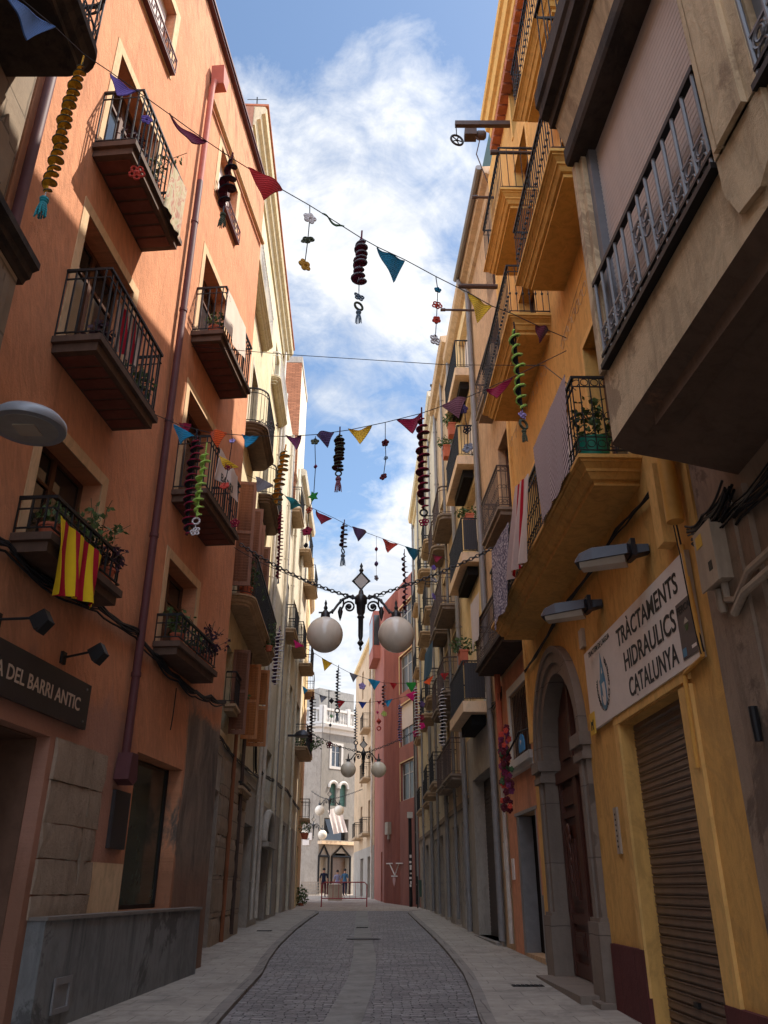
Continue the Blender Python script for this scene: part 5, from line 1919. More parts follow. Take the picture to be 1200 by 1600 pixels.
def flower_mesh(mb, c, r, nrm, petals=5, ring=True, seed=0):
    nrm = V(nrm).normalized()
    x = nrm.orthogonal().normalized()
    rn = random.Random(seed)
    a0 = rn.random() * 6
    x = x * math.cos(a0) + nrm.cross(x) * math.sin(a0)
    y = nrm.cross(x)
    for k in range(petals):
        a = 2 * math.pi * k / petals
        q = V(c) + (x * math.cos(a) + y * math.sin(a)) * r * .58
        if ring:
            mb.torus(q + nrm * rn.uniform(-.01, .01), r * .30, r * .14, nrm, 10, 5)
        else:
            mb.lathe(q, [(r * .02, -.012), (r * .40, -.006), (r * .44, 0), (r * .40, .008), (r * .02, .012)], 10, axis=nrm)
    mb.lathe(V(c), [(r * .02, -.02), (r * .24, -.012), (r * .26, .01), (r * .02, .025)], 10, axis=nrm)
    return mb


def tassel(mb, top, L_, r, seed=0):
    rn = random.Random(seed)
    mb.sphere(top - V((0, 0, r * .8)), r * .75, 8, 6)
    for k in range(14):
        a = 2 * math.pi * k / 14
        rr = r * rn.uniform(.3, .9)
        p0 = top - V((0, 0, r * 1.2)) + V((math.cos(a), math.sin(a), 0)) * r * .35
        p1 = top - V((0, 0, L_ * rn.uniform(.75, 1.0))) + V((math.cos(a) * rr, math.sin(a) * rr, 0))
        mb.tube([p0, (p0 + p1) / 2 + V((math.cos(a), math.sin(a), 0)) * r * .12, p1], r * .13, 4)
    return mb


def spiral(L, top, bot, R, turns, yarn, edge, label, ends=(), ribbon=.9, group='crochet spirals hanging from the strings', off=0.0, P0=None, P1=None):
    """a crocheted corkscrew: a twisting frill with a contrasting edge, then rings, flowers or a tassel below"""
    a = P0 if P0 is not None else L.P(*top, off)
    b = P1 if P1 is not None else L.P(*bot, off)
    t = thing('crochet_spiral', label, 'spiral', b, group)
    ax = (b - a)
    H = ax.length
    axn = ax.normalized()
    x = axn.orthogonal().normalized()
    y = axn.cross(x)
    n = max(int(turns * 14), 20)
    P, E = [], []
    rn = random.Random(int(H * 1000))
    ph_ = rn.random() * 6
    th = min(.012, H / turns * .12)
    for i in range(n + 1):
        k = i / n
        q = a + ax * k + x * (R * .16 * math.sin(k * 7 + ph_)) + y * (R * .16 * math.sin(k * 9 + 2 * ph_))
        an = 2 * math.pi * turns * k
        w = R * (min(1, k * 10) * min(1, (1 - k) * 12 + .5)) * (1 + .20 * math.sin(an * .37 + ph_) + .10 * math.sin(an * 1.71 + ph_ * 2))
        d = x * math.cos(an) + y * math.sin(an)
        e = q + d * w + axn * (.0)
        P += [q + d * w * .10 - axn * th, q + d * w * .10 + axn * th, e + axn * th * .7, e - axn * th * .7]
        E.append(e)
    mb = MB()
    fs = []
    for i in range(n):
        for k in range(4):
            fs.append((4 * i + k, 4 * i + (k + 1) % 4, 4 * i + 4 + (k + 1) % 4, 4 * i + 4 + k))
    fs += [(0, 1, 2, 3), (4 * n + 3, 4 * n + 2, 4 * n + 1, 4 * n)]
    mb.add(P, fs)
    mb.tube([a - axn * .1, b], max(R * .16, .008), 5)
    mb.build('coil', YARN[yarn], t, smooth=60)
    if edge:
        MB().tube(E, max(R * (.24 if edge == 'lime' else .14), .007), 5).build('edging', YARN[edge], t, smooth=60)
    p = b
    for kind, size, col in ends:
        mb = MB()
        if kind == 'ring':
            mb.tube([p, p - V((0, 0, size * .3))], .005, 4)
            mb.torus(p - V((0, 0, size * 1.2)), size, size * .28, L.n + V((.3, 0, .1)), 14, 6)
            p = p - V((0, 0, size * 2.2))
            mb.build('ring', YARN[col], t, smooth=60)
        elif kind == 'flower':
            mb.tube([p, p - V((0, 0, size * .7))], .005, 4)
            flower_mesh(mb, p - V((0, 0, size * 1.3)), size, L.n + V((.2, 0, .2)), seed=int(size * 999))
            p = p - V((0, 0, size * 2.3))
            mb.build('flower', YARN[col], t, smooth=60)
        elif kind == 'tassel':
            tassel(mb, p, size, size * .22)
            p = p - V((0, 0, size))
            mb.build('tassel', YARN[col], t)
        elif kind == 'cord':
            mb.tube([p, p - V((0, 0, size))], .006, 4)
            p = p - V((0, 0, size))
            mb.build('cord', YARN[col], t)
    return t


def garland(L, top, items, label, r=.055, group='crochet flower chains hanging from the strings', name='crochet_garland'):
    """a cord with crocheted flowers along it: items (px, py, yarn[, kind])"""
    a = L.P(*top)
    pts = [a] + [L.P(q[0], q[1]) for q in items]
    t = thing(name, label, 'garland', pts[-1], group)
    MB().tube(pts, .006, 4).build('cord', YARN['black'], t)
    for k, q in enumerate(items):
        kind = q[3] if len(q) > 3 else 'flower'
        c = L.P(q[0], q[1])
        mb = MB()
        rn = random.Random(k * 7 + int(q[0]))
        nrm = L.n + V((rn.uniform(-.5, .5), 0, rn.uniform(-.3, .5)))
        rr = r * (q[4] if len(q) > 4 else 1)
        if kind == 'flower':
            flower_mesh(mb, c, rr, nrm, 5, k % 2 == 1, seed=k)
        elif kind == 'ring':
            mb.torus(c, rr * .8, rr * .25, nrm, 14, 6)
        elif kind == 'diamond':
            mb.lathe(c, [(.002, -rr), (rr * .8, -rr * .1), (rr * .8, rr * .1), (.002, rr)], 4, axis=(0, 0, 1), xaxis=L.t)
        elif kind == 'leaf':
            mb.prism([c + L.t * (rr * math.cos(a_)) * (1 if i % 2 else .5) + V((0, 0, rr * math.sin(a_) * (1 if i % 2 else .5))) for i, a_ in enumerate([math.pi * j / 5 for j in range(10)])], L.n * .015)
        mb.build('flower' if kind == 'flower' else kind, YARN[q[2]], t, smooth=60)
    return t


GS = 'strings of bunting across the street'
# ---- the nearest string
LA = Line((-2.95, 5.35), (2.0, 7.25))
LA0 = Line((-2.95, 5.35), (-2.92, 2.0))
S1 = [(-40, -62), (88, 44), (130, 84), (172, 112), (264, 178), (322, 220), (362, 247), (388, 263), (442, 297), (484, 321), (563, 371), (590, 386), (633, 406), (681, 432), (735, 459), (768, 478), (800, 490), (838, 508), (885, 528)]
cord('bunting_string', [LA0.P(*p) for p in S1[:2]] + [LA.P(*p) for p in S1[2:]], .005, 'string', 'nearest bunting string, running from the sooty left balcony to the golden balcony', group=GS)
pennant(LA0, [(10, -10), (84, 42), (44, 62)], 'blue', 'blue crochet pennant under the sooty balcony in the top left corner', bulge=.03)
pennant(LA, [(172, 112), (216, 140), (184, 146)], 'purple', 'purple crochet pennant in front of the topmost left balcony')
pennant(LA, [(265, 178), (323, 219), (300, 224)], 'maroon', 'maroon crochet pennant hanging folded before the maroon downpipe', bulge=.07)
pennant(LA, [(388, 263), (442, 296), (412, 314)], 'red', 'dotted red crochet pennant between the maroon curl and the white flower chain')
pennant(LA, [(504, 333), (537, 355), (526, 352)], 'green', 'dark green crochet pennant rolled up on the nearest string against the clouds', bulge=.02)
pennant(LA, [(590, 386), (633, 406), (616, 440)], 'teal', 'large teal crochet pennant alone against the white cloud', bulge=.03)
pennant(LA, [(733, 457), (768, 478), (748, 502)], 'yellow', 'ribbed amber crochet pennant before the upper golden house balcony', bulge=.03)
pennant(LA, [(837, 508), (858, 514), (843, 536)], 'darkred', 'dark maroon pennant at the right end of the nearest string', bulge=.02)
spiral(LA, (128, 98), (72, 300), .055, 19, 'gold', 'olive', 'long amber crochet corkscrew with a blue tassel at the upper left', ends=(('cord', .05, 'white'), ('tassel', .26, 'turquoise')))
spiral(LA, (362, 250), (350, 322), .068, 4.2, 'darkred', 'black', 'loosely curled dark maroon corkscrew with a green tassel beside the sloping pipe', ends=(('cord', .08, 'steel'), ('tassel', .2, 'olive')))
spiral(LA, (565, 372), (561, 442), .06, 8, 'maroon', 'grey', 'tight maroon corkscrew with grey edging hanging in the middle of the sky', ends=(('cord', .1, 'black'), ('flower', .06, 'steel'), ('ring', .045, 'olive'), ('tassel', .17, 'steel')))
spiral(LA, (804, 515), (816, 640), .052, 8, 'black', 'lime', 'black corkscrew edged in lime green before the golden balcony', ends=(('flower', .05, 'lilac'), ('ring', .05, 'olive'), ('tassel', .16, 'olive')))
garland(LA, (484, 322), [(484, 341, 'white'), (481, 375, 'olive'), (476, 414, 'mustard')], 'chain of white, dark green and amber crochet flowers near the centre of the nearest string', .072)
garland(LA, (681, 432), [(684, 453, 'teal', 'flower', .7), (683, 477, 'brick'), (682, 500, 'brick', 'flower', .8), (680, 531, 'white', 'flower', 1.15)], 'chain of red crochet flowers ending in a white flower with purple centre', .058)
garland(LA, (236, 170), [(229, 187, 'purple', 'flower', .8), (214, 270, 'brick', 'flower', 1.2)], 'short chain with a brown and blue crochet flower before the top left balcony', .07)

# ---- the second string
LB_ = Line((-3.12, 9.45), (2.05, 7.6))
S2 = [(243, 648), (280, 664), (327, 676), (378, 680), (402, 681), (447, 682), (494, 679), (545, 672), (602, 660), (658, 646), (727, 622), (760, 608), (800, 590), (885, 548)]
cord('bunting_string', [LB_.P(*p) for p in S2], .005, 'string', 'second bunting string, slanting from the orange house to the golden house', group=GS)
pennant(LB_, [(272, 664), (303, 681), (283, 694)], 'cyan', 'turquoise pennant at the left end of the second string, by the white banner')
pennant(LB_, [(279, 660), (297, 662), (287, 684)], 'crimson', 'small crimson pennant pinned over the turquoise pennant', bulge=.02)
pennant(LB_, [(327, 675), (353, 676), (340, 699)], 'orange', 'orange pennant before the balcony with the white banner')
pennant(LB_, [(378, 679), (403, 680), (384, 699)], 'cyan', 'turquoise pennant beneath the big rounded balcony of the yellow house')
pennant(LB_, [(447, 681), (470, 680), (464, 703)], 'plum', 'plum pennant in front of the cream house chimney wall')
pennant(LB_, [(494, 679), (521, 676), (511, 698)], 'violet', 'grey violet pennant on the second string beside the dark flower')
pennant(LB_, [(545, 671), (580, 665), (563, 694)], 'yellow', 'yellow pennant on the second string against the blue sky')
pennant(LB_, [(620, 656), (659, 646), (644, 676)], 'crimson', 'deep crimson pennant left of the tall dark red corkscrew')
pennant(LB_, [(691, 635), (728, 621), (717, 654)], 'dustyplum', 'dusty plum pennant over the terracotta planters')
pennant(LB_, [(759, 608), (800, 589), (776, 622)], 'crimson', 'bright crimson pennant under the golden house middle balcony')
spiral(LB_, (531, 678), (529, 735), .055, 11, 'darkred', 'olive', 'short dark corkscrew between the violet and yellow pennants', ends=(('ring', .035, 'olive'), ('tassel', .22, 'dustyplum')))
spiral(LB_, (659, 648), (662, 795), .062, 13, 'darkred', 'crimson', 'tall dark red corkscrew with ring and red flower at the right edge of the sky', ends=(('ring', .04, 'black'), ('flower', .06, 'crimson')))
garland(LB_, (602, 660), [(602, 692, 'darkred'), (603, 716, 'steel', 'flower', .6), (599, 745, 'darkred')], 'chain of three dark red flowers in the middle of the second string', .05)
garland(LB_, (493, 682), [(492, 690, 'olive'), (493, 729, 'maroon', 'diamond', .6), (490, 776, 'grass', 'leaf', 1.3), (483, 797, 'brick', 'flower', .8), (480, 830, 'crimson', 'flower', 1.2), (478, 852, 'black', 'diamond', .7)], 'long chain with a green leaf and red flowers before the cream house', .055)
garland(LB_, (725, 626), [(725, 640, 'violet'), (730, 671, 'black', 'flower', 1.1), (731, 700, 'grey', 'flower', 1.3)], 'chain of violet, black and grey flowers hanging by the terracotta planters', .055)
# hangings at the balcony with the white banner
LC = LB_
spiral(LC, (307, 682), (292, 836), .07, 14, 'black', 'crimson', 'thick black and crimson corkscrew on the balcony with the white banner')
spiral(LC, (322, 702), (307, 808), .062, 9, 'lime', None, 'lime green and white curl beside the black and crimson corkscrew', ends=(('ring', .045, 'white'), ('flower', .07, 'white')))
garland(LC, (362, 672), [(363, 689, 'lilac', 'flower', .8), (357, 729, 'crimson'), (351, 759, 'brick', 'flower', 1.2), (367, 817, 'crimson', 'flower', 1.1)], 'chain of lilac and crimson flowers in front of the white banner', .055)
pennant(LC, [(342, 712), (371, 729), (352, 733)], 'yellow', 'small yellow pennant over the white banner', bulge=.02)
LD = Line((-3.2, 17.5), (-2.0, 17.6))
spiral(LD, (446, 700), (432, 790), .11, 12, 'mustard', 'olive', 'wide mustard corkscrew with dark edging beside the rounded balcony')
spiral(LD, (440, 795), (435, 905), .06, 20, 'maroon', 'crimson', 'long maroon frill with a blue tip hanging under the mustard corkscrew', ends=(('tassel', .12, 'navy'),))
spiral(LD, (437, 985), (430, 1070), .085, 15, 'violet', 'white', 'violet and white striped corkscrew on the lower rounded balcony')

# ---- the third string
LE = Line((-2.9, 14.6), (2.1, 20.5))
S3 = [(385, 742), (425, 760), (448, 776), (495, 797), (523, 810), (550, 824), (588, 838), (622, 850), (655, 861), (690, 870), (712, 884)]
cord('bunting_string', [LE.P(*p) for p in S3], .006, 'string', 'third bunting string above the chain of the nearest globe lamp', group=GS)
pennant(LE, [(399, 745), (427, 760), (402, 769)], 'grey', 'grey pennant below the big rounded balcony')
pennant(LE, [(447, 775), (470, 789), (455, 796)], 'turquoise', 'turquoise pennant next to the mustard corkscrew')
pennant(LE, [(494, 797), (520, 810), (502, 819)], 'crimson', 'crimson pennant left of the short dark corkscrew of the third string')
pennant(LE, [(550, 823), (573, 831), (559, 846)], 'violet', 'violet pennant at the middle of the third string')
pennant(LE, [(599, 842), (622, 850), (607, 863)], 'brick', 'brick red pennant over the nearest globe lamp')
pennant(LE, [(632, 854), (655, 861), (646, 876)], 'teal', 'teal pennant above the right globe of the nearest lamp')
pennant(LE, [(676, 866), (691, 870), (683, 879)], 'crimson', 'small crimson pennant at the right end of the third string')
spiral(LE, (538, 818), (536, 857), .075, 6, 'darkred', 'steel', 'short maroon corkscrew with a pale blue tassel on the third string', ends=(('ring', .055, 'steel'), ('tassel', .32, 'steel')))
spiral(LE, (632, 864), (634, 958), .065, 11, 'darkred', 'navy', 'long dark corkscrew with blue lower end above the right lamp globe', ends=(('cord', .25, 'black'), ('ring', .06, 'black')))
garland(LE, (588, 838), [(588, 858, 'maroon', 'diamond'), (588, 881, 'violet', 'diamond', 1.2), (588, 903, 'grey', 'flower', 1.1)], 'chain of three small grey and maroon diamonds over the nearest globe lamp', .065)
garland(LE, (677, 876), [(678, 887, 'purple'), (678, 906, 'grey', 'ring', 1.3), (678, 932, 'purple', 'flower', 1.3)], 'purple flower chain on the tan house balcony at right', .075)

# ---- strings further on
LF = Line((-3.6, 24.5), (2.2, 24.5))
S4 = [(452, 992), (474, 1010), (503, 1028), (519, 1037), (546, 1051), (575, 1061), (600, 1067), (650, 1068), (676, 1056), (705, 1048)]
cord('bunting_string', [LF.P(*p) for p in S4], .007, 'string', 'fourth bunting string just below the globes of the nearest lamp', group=GS)
for pts, y, lab in (([(459, 1000), (475, 1010), (462, 1013)], 'pink', 'hot pink pennant on a cream house balcony left of the lamp globe'), ([(503, 1028), (519, 1036), (507, 1048)], 'yellow', 'yellow pennant below the left globe of the nearest lamp'),
                    ([(546, 1051), (559, 1056), (552, 1066)], 'grey', 'black and white pennant at the middle of the fourth string'), ([(575, 1061), (594, 1065), (585, 1078)], 'cyan', 'blue pennant below the right globe of the nearest lamp'),
                    ([(609, 1067), (620, 1069), (615, 1077)], 'red', 'small red pennant against the red corner building'), ([(634, 1067), (651, 1067), (643, 1082)], 'grass', 'green pennant against the red corner building windows'),
                    ([(634, 1086), (652, 1079), (645, 1096)], 'pink', 'magenta pennant under the green pennant'), ([(662, 1066), (677, 1055), (671, 1070)], 'orange', 'bright orange pennant by the tan house balconies'),
                    ([(688, 1053), (701, 1052), (694, 1063)], 'red', 'small scarlet pennant beside the terracotta window box')):
    pennant(LF, pts, y, lab)
spiral(LF, (529, 1044), (527, 1106), .07, 13, 'black', 'steel', 'thin black corkscrew with ring and tassel under the yellow pennant', ends=(('ring', .07, 'black'), ('tassel', .28, 'steel')))
spiral(LF, (600, 1068), (600, 1104), .06, 7, 'darkred', 'steel', 'small corkscrew ending in a green star before the red corner building', ends=(('cord', .1, 'black'), ('flower', .09, 'lime')))
spiral(LF, (651, 1072), (653, 1150), .085, 17, 'crimson', 'white', 'red and white frilled corkscrew at the right among magenta flowers')
spiral(LF, (693, 1072), (691, 1165), .1, 17, 'black', 'white', 'black and white corkscrew hanging from the tan house')
garland(LF, (657, 1076), [(659, 1100, 'violet', 'flower', 1.2), (658, 1122, 'crimson', 'flower', 1.2), (659, 1134, 'pink', 'flower', 1.2), (650, 1146, 'pink', 'flower', 1.2)], 'cluster of magenta and violet flowers by the frilled red corkscrew', .09)
garland(LF, (566, 1058), [(566, 1072, 'lilac', 'flower', 1.3)], 'pale lilac rosette left of the blue pennant', .09)
LG = Line((-4.0, 31), (2.1, 31))
S5 = [(473, 1074), (500, 1086), (540, 1096), (573, 1098), (613, 1093), (650, 1084)]
cord('bunting_string', [LG.P(*p) for p in S5], .008, 'string', 'fifth and farthest bunting string in front of the palace balustrade', group=GS)
for pts, y, lab in (([(473, 1072), (481, 1079), (475, 1085)], 'cyan', 'small blue pennant at the left end of the farthest string'), ([(499, 1085), (511, 1089), (502, 1098)], 'grey', 'dark grey pennant before the palace balustrade'),
                    ([(527, 1092), (539, 1096), (529, 1107)], 'red', 'red pennant before the palace balustrade'), ([(560, 1096), (573, 1097), (566, 1107)], 'royal', 'royal blue pennant at the middle of the farthest string'),
                    ([(601, 1095), (613, 1092), (606, 1105)], 'cyan', 'blue pennant on the farthest string before the red corner building'), ([(589, 1095), (596, 1096), (592, 1101)], 'crimson', 'tiny crimson heart pennant on the farthest string')):
    pennant(LG, pts, y, lab)
spiral(LG, (556, 1105), (556, 1157), .065, 12, 'black', 'steel', 'thin dark corkscrew before the cream building at the far end', ends=(('ring', .07, 'black'), ('tassel', .25, 'steel')))
spiral(LG, (625, 1098), (625, 1160), .07, 15, 'navy', 'lilac', 'navy and lilac corkscrew before the red corner building windows')
spiral(LG, (489, 1085), (487, 1160), .11, 15, 'darkred', 'black', 'dark red frilled corkscrew at the left end of the farthest string')
garland(LG, (517, 1091), [(518, 1095, 'black', 'diamond'), (518, 1119, 'grass', 'flower', .7), (516, 1133, 'black', 'diamond', .6), (515, 1164, 'darkred', 'flower', 1.2)], 'thin chain of small beads ending in a dark red bundle before the palace', .12)
garland(LG, (592, 1098), [(590, 1113, 'pink', 'flower', .5), (592, 1127, 'brick', 'diamond', 1.1), (592, 1138, 'brick', 'ring', .8)], 'short chain with a red diamond before the red corner building', .11)
# ================================================================ LAMPS OVER THE STREET
def globe_lamp(c, R=.36, label='', group='double globe lamps hung over the street'):
    """hung wrought iron bracket with two opal globes; c is the middle of the crown"""
    t = thing('hanging_street_lamp', label, 'street lamp', V(c) - V((0, 0, 1.35)), group)
    c = V(c)
    X, Z, Y = V((1, 0, 0)), V((0, 0, 1)), V((0, 1, 0))
    mb = MB()
    mb.lathe(c, [(.01, -1.02), (.03, -.97), (.02, -.93), (.07, -.86), (.03, -.80), (.05, -.72), (.055, -.35), (.08, -.32), (.055, -.28), (.085, -.22), (.10, -.05), (.13, -.02), (.13, .10), (.10, .14), (.06, .17), (.045, .24), (.02, .3)], 12)
    mb.build('stem', M['lampblack'], t, smooth=45)
    mb = MB()
    dz = .52
    dz = .46
    pts = [c + Z * (dz - .19), c + X * .17 + Z * dz, c + Z * (dz + .19), c - X * .17 + Z * dz]
    mb.tube(pts, .03, 6, closed=True)
    mb.lathe(c + Z * (dz + .19), [(.03, 0), (.05, .05), (.02, .1), (.035, .14), (.003, .22)], 8)
    mb.build('finial', M['lampblack'], t, smooth=45)
    MB().prism([c + (p - c - Z * dz) * .9 + Z * dz + Y * .01 for p in pts], -Y * .02).build('finial_pane', M['lens'], t)
    for sg in (-1, 1):
        mb = MB()
        gx, gz_ = .72, -.55
        prof = [(.1, .08), (.25, .12), (.38, .06), (.48, -.06), (.56, -.18), (.66, -.24), (.72, -.22)]
        mb.tube([c + X * sg * a + Z * b for a, b in prof], .026, 8)
        for a, b, r in ((.28, .13, .05), (.42, .02, .045), (.58, -.2, .045), (.17, .11, .05)):
            mb.sphere(c + X * sg * a + Z * b, r, 8, 6, (.6, .6, 1.2))
        sc_ = []
        for i in range(22):
            a = i / 21 * 4.2 * math.pi / 1.4
            r = .13 * (1 - i / 28)
            sc_.append(c + X * sg * (.24 + r * math.cos(a)) + Z * (-.1 + r * math.sin(a)))
        mb.tube(sc_, .02, 6)
        mb.sphere(c + X * sg * .24 - Z * .1, .05, 8, 6)
        mb.tube([c + X * sg * .36 + Z * .07, c + X * sg * .36 - Z * .08, c + X * sg * .42 - Z * .2], .02, 6)
        mb.lathe(c + X * sg * .42 - Z * .2, [(.02, .1), (.055, 0), (.03, -.12), (.004, -.2)], 8)
        top = c + X * sg * .72 + Z * -.22
        mb.lathe(top, [(.1, -.12), (.09, -.02), (.06, .02), (.03, .06), (.045, .1), (.02, .15), (.03, .2), (.003, .28)], 10)
        mb.tube([top - X * .14, top + X * .14], .018, 6)
        mb.build('arm', M['lampblack'], t, smooth=45)
        g_ = MB().sphere(top - Z * (.10 + R), R, 32, 20)
        gb = g_.build('globe', M['globe'], t, smooth=60)
        MB().lathe(top - Z * .14, [(.11, -.03), (.12, .0), (.09, .04)], 16).build('collar', M['lampblack'], gb, smooth=45)
    return t


c1 = at_depth(564, 941, 15.9)
lamp = globe_lamp(c1, .365, 'nearest hanging lamp with two large opal globes on black iron scroll arms')
c2 = at_depth(568, 1179, 40)
copy_tree(lamp, c2 - V((0, 0, 1.35)), label='second hanging globe lamp, before the red corner building')
c3 = at_depth(515, 1251, 64)
copy_tree(lamp, c3 - V((0, 0, 1.35)), label='third hanging globe lamp, small and far, before the palace ledge')
c4 = at_depth(490, 1290, 69.5)
copy_tree(lamp, c4 - V((0, 0, 1.35)), label='farthest hanging globe lamp, sunlit and partly hidden by the left houses')


def chain(a, b, r, label, sag, link=.11):
    a, b = V(a), V(b)
    n = max(4, int((b - a).length / link))
    pts = []
    for i in range(n + 1):
        k = i / n
        pts.append(a + (b - a) * k - V((0, 0, sag * 4 * k * (1 - k))))
    mb = MB()
    for i in range(n):
        p, q = pts[i], pts[i + 1]
        d = (q - p).normalized()
        s = V((0, 1, 0)) if i % 2 else d.cross(V((0, 1, 0))).normalized()
        ring = []
        L_ = (q - p).length * .62
        for k in range(10):
            an = 2 * math.pi * k / 10
            ring.append((p + q) / 2 + d * (L_ * math.cos(an)) + s * (r * 2.0 * math.sin(an)))
        mb.tube(ring, r * .7, 5, closed=True)
    return mb.build('lamp_chain', M['lampblack'], None, label=label, cat='chain', group='chains that carry the globe lamps')


chain(L1.W(9.3, .1, L1.px(368, 851)[1]), c1 + V((-.15, 0, .1)), .017, 'heavy chain from the orange house corner to the nearest globe lamp', .12, .075)
chain(at_depth(800, 841, 15.7), c1 + V((.15, 0, .1)), .017, 'heavy chain from the golden house to the nearest globe lamp', .1, .075)
cord('lamp_cable', [at_depth(365, 855, 15.6), at_depth(470, 905, 15.8), at_depth(540, 929, 15.9), at_depth(600, 931, 15.9)], .007, 'cable', 'thin power cable running beside the left lamp chain', 'cable', sag=.05)
for (p, q, lab) in ((at_depth(488, 1147, 40), c2 + V((-.1, 0, .1)), 'left chain of the second globe lamp'), (at_depth(655, 1139, 40), c2 + V((.1, 0, .1)), 'right chain of the second globe lamp'),
                    (at_depth(487, 1236, 64), c3 + V((-.1, 0, .1)), 'left chain of the third globe lamp'), (at_depth(582, 1226, 64), c3 + V((.1, 0, .1)), 'right chain of the third globe lamp')):
    chain(p, q, .02, lab, .1, .11)
cord('wire', [L1.W(3.9, .02, L1.px(205, 533)[1]), at_depth(205, 533, 12), at_depth(450, 554, 12), at_depth(700, 570, 11), at_depth(850, 571, 9), R1.W(2.2, .6, 7.0)], .006, 'cable', 'single thin wire crossing high between the orange and golden houses', 'wire')

# round lamp at the left edge
c = at_depth(44, 668, 5.75)
t = thing('round_street_lamp', 'grey round disc lamp seen from below at the left edge', 'street lamp', c)
mb = MB()
mb.lathe(c, [(.01, .13), (.16, .125), (.25, .1), (.295, .05), (.30, .0), (.295, -.012), (.24, -.014)], 32)
mb.build('housing', plain('pale_grey_lamp', srgb(140, 142, 148), .4, .5, .1, .06), t, smooth=40)
MB().lathe(c, [(.24, -.010), (.235, -.018), (.01, -.018)], 32).build('lens', plain('dusty_lens', srgb(150, 146, 140), .4), t, smooth=30)
MB().obox(c + V((-.09, -.09, -.03)), (.18, 0, 0), (0, .18, 0), (0, 0, .012)).build('lamp_panel', M['lens'], t)
MB().tube([c + V((-.2, 0, .09)), c + V((-.7, -.05, .12)), V((-4.0, 5.6, c.z + .15))], .035, 8).build('arm', M['lamp_grey'], t, smooth=40)


def cobra(base, d, L_, w, label):
    """angular street lantern: tapered shell over a milky bowl, on a short bracket from the wall"""
    base, d = V(base), V(d).normalized()
    s = d.cross(V((0, 0, 1))).normalized()
    t = thing('wall_lantern', label, 'street lamp', base, 'grey lanterns on the golden house')
    u = s.cross(d)
    mb = MB()

    def sec(k, ww, h0, h1):
        o = base + d * k
        return [o + s * ww + u * h0, o + s * ww * .7 + u * h1, o - s * ww * .7 + u * h1, o - s * ww + u * h0]
    secs = [sec(0, .06, -.04, .05), sec(.16, .08, -.05, .07), sec(.22, w, -.06, .07), sec(L_ * .75, w, -.06, .09), sec(L_ * .93, w * .9, -.06, .05), sec(L_, w * .8, -.06, -.02)]
    P = [q for r_ in secs for q in r_]
    fs = [(0, 1, 2, 3), tuple(4 * (len(secs) - 1) + k for k in (3, 2, 1, 0))]
    for i in range(len(secs) - 1):
        for k in range(4):
            fs.append((4 * i + k, 4 * i + (k + 1) % 4, 4 * i + 4 + (k + 1) % 4, 4 * i + 4 + k))
    mb.add(P, fs)
    mb.cbox(base + d * .2 + u * .02, .05, w * 1.6, .2)
    mb.build('housing', M['lamp_grey'], t)
    mb = MB()
    o0, o1 = base + d * .26 - u * .064, base + d * (L_ * .94) - u * .064
    mb.add([o0 + s * w * .9, o0 - s * w * .9, o1 - s * w * .8, o1 + s * w * .8, o0 + s * w * .6 - u * .07, o0 - s * w * .6 - u * .07, o1 - s * w * .55 - u * .05, o1 + s * w * .55 - u * .05],
           [(0, 1, 2, 3), (7, 6, 5, 4), (0, 4, 5, 1), (1, 5, 6, 2), (2, 6, 7, 3), (3, 7, 4, 0)])
    mb.build('lens', M['lens'], t)
    return t


s, z = R1.px(1015, 858)
cobra(R1.W(s, .0, z), V((-.93, .42, -.02)), .80, .155, 'grey street lantern above the shop sign, nearer to the right edge')
s, z = R1.px(942, 943)
cobra(R1.W(s, .0, z), V((-.93, .42, -.06)), .80, .155, 'grey street lantern between the arched door and the golden balcony')

# dome lamp on the cream house
c = at_depth(472, 1150, 36)
t = thing('dome_street_lamp', 'grey dome lamp on a short arm beneath the low planted balcony of the cream house', 'street lamp', c)
MB().lathe(c, [(.01, .26), (.12, .24), (.28, .14), (.36, .0), (.34, -.03), (.01, -.05)], 20, xaxis=(1, 0, 0)).build('housing', M['lamp_grey'], t, smooth=40)
MB().tube([c + V((-.2, 0, .02)), c + V((-.9, 0, .02))], .05, 8).build('arm', M['lamp_grey'], t)

# two spotlights over the left sign
for (bx_, by_, hx, hy, lab) in ((97, 1028, 154, 1016, 'black spotlight on a short arm right above the end of the dark sign'), (-6, 968, 66, 965, 'black spotlight left of the flag balcony at the left edge')):
    s, z = L1.px(bx_, by_)
    root = L1.W(s, 0, z)
    r_ = ray(hx, hy)
    k = (L1.a + L1.n * .42).dot(L1.n) / r_.dot(L1.n)
    hd = V((0, 0, EYE)) + r_ * k
    t = thing('spotlight', lab, 'spotlight', root, 'black spotlights on the orange house')
    MB().fbox(L1, s - .05, s + .05, 0, .03, z - .07, z + .07).build('wall_plate', M['iron'], t)
    MB().tube([root, hd], .014, 6).build('arm', M['iron'], t)
    mb = MB()
    rot = Matrix.Rotation(rad(-35), 3, L1.t)
    mb.cbox(hd + V((0, 0, -.03)), .12, .17, .15, Matrix((L1.t, L1.n, V((0, 0, 1)))).transposed() @ Matrix.Rotation(rad(30), 3, 'X'))
    mb.cbox(hd + L1.n * .05 - V((0, 0, .1)), .15, .02, .16, Matrix((L1.t, L1.n, V((0, 0, 1)))).transposed() @ Matrix.Rotation(rad(-40), 3, 'X'))
    mb.build('lamp_head', M['iron'], t)

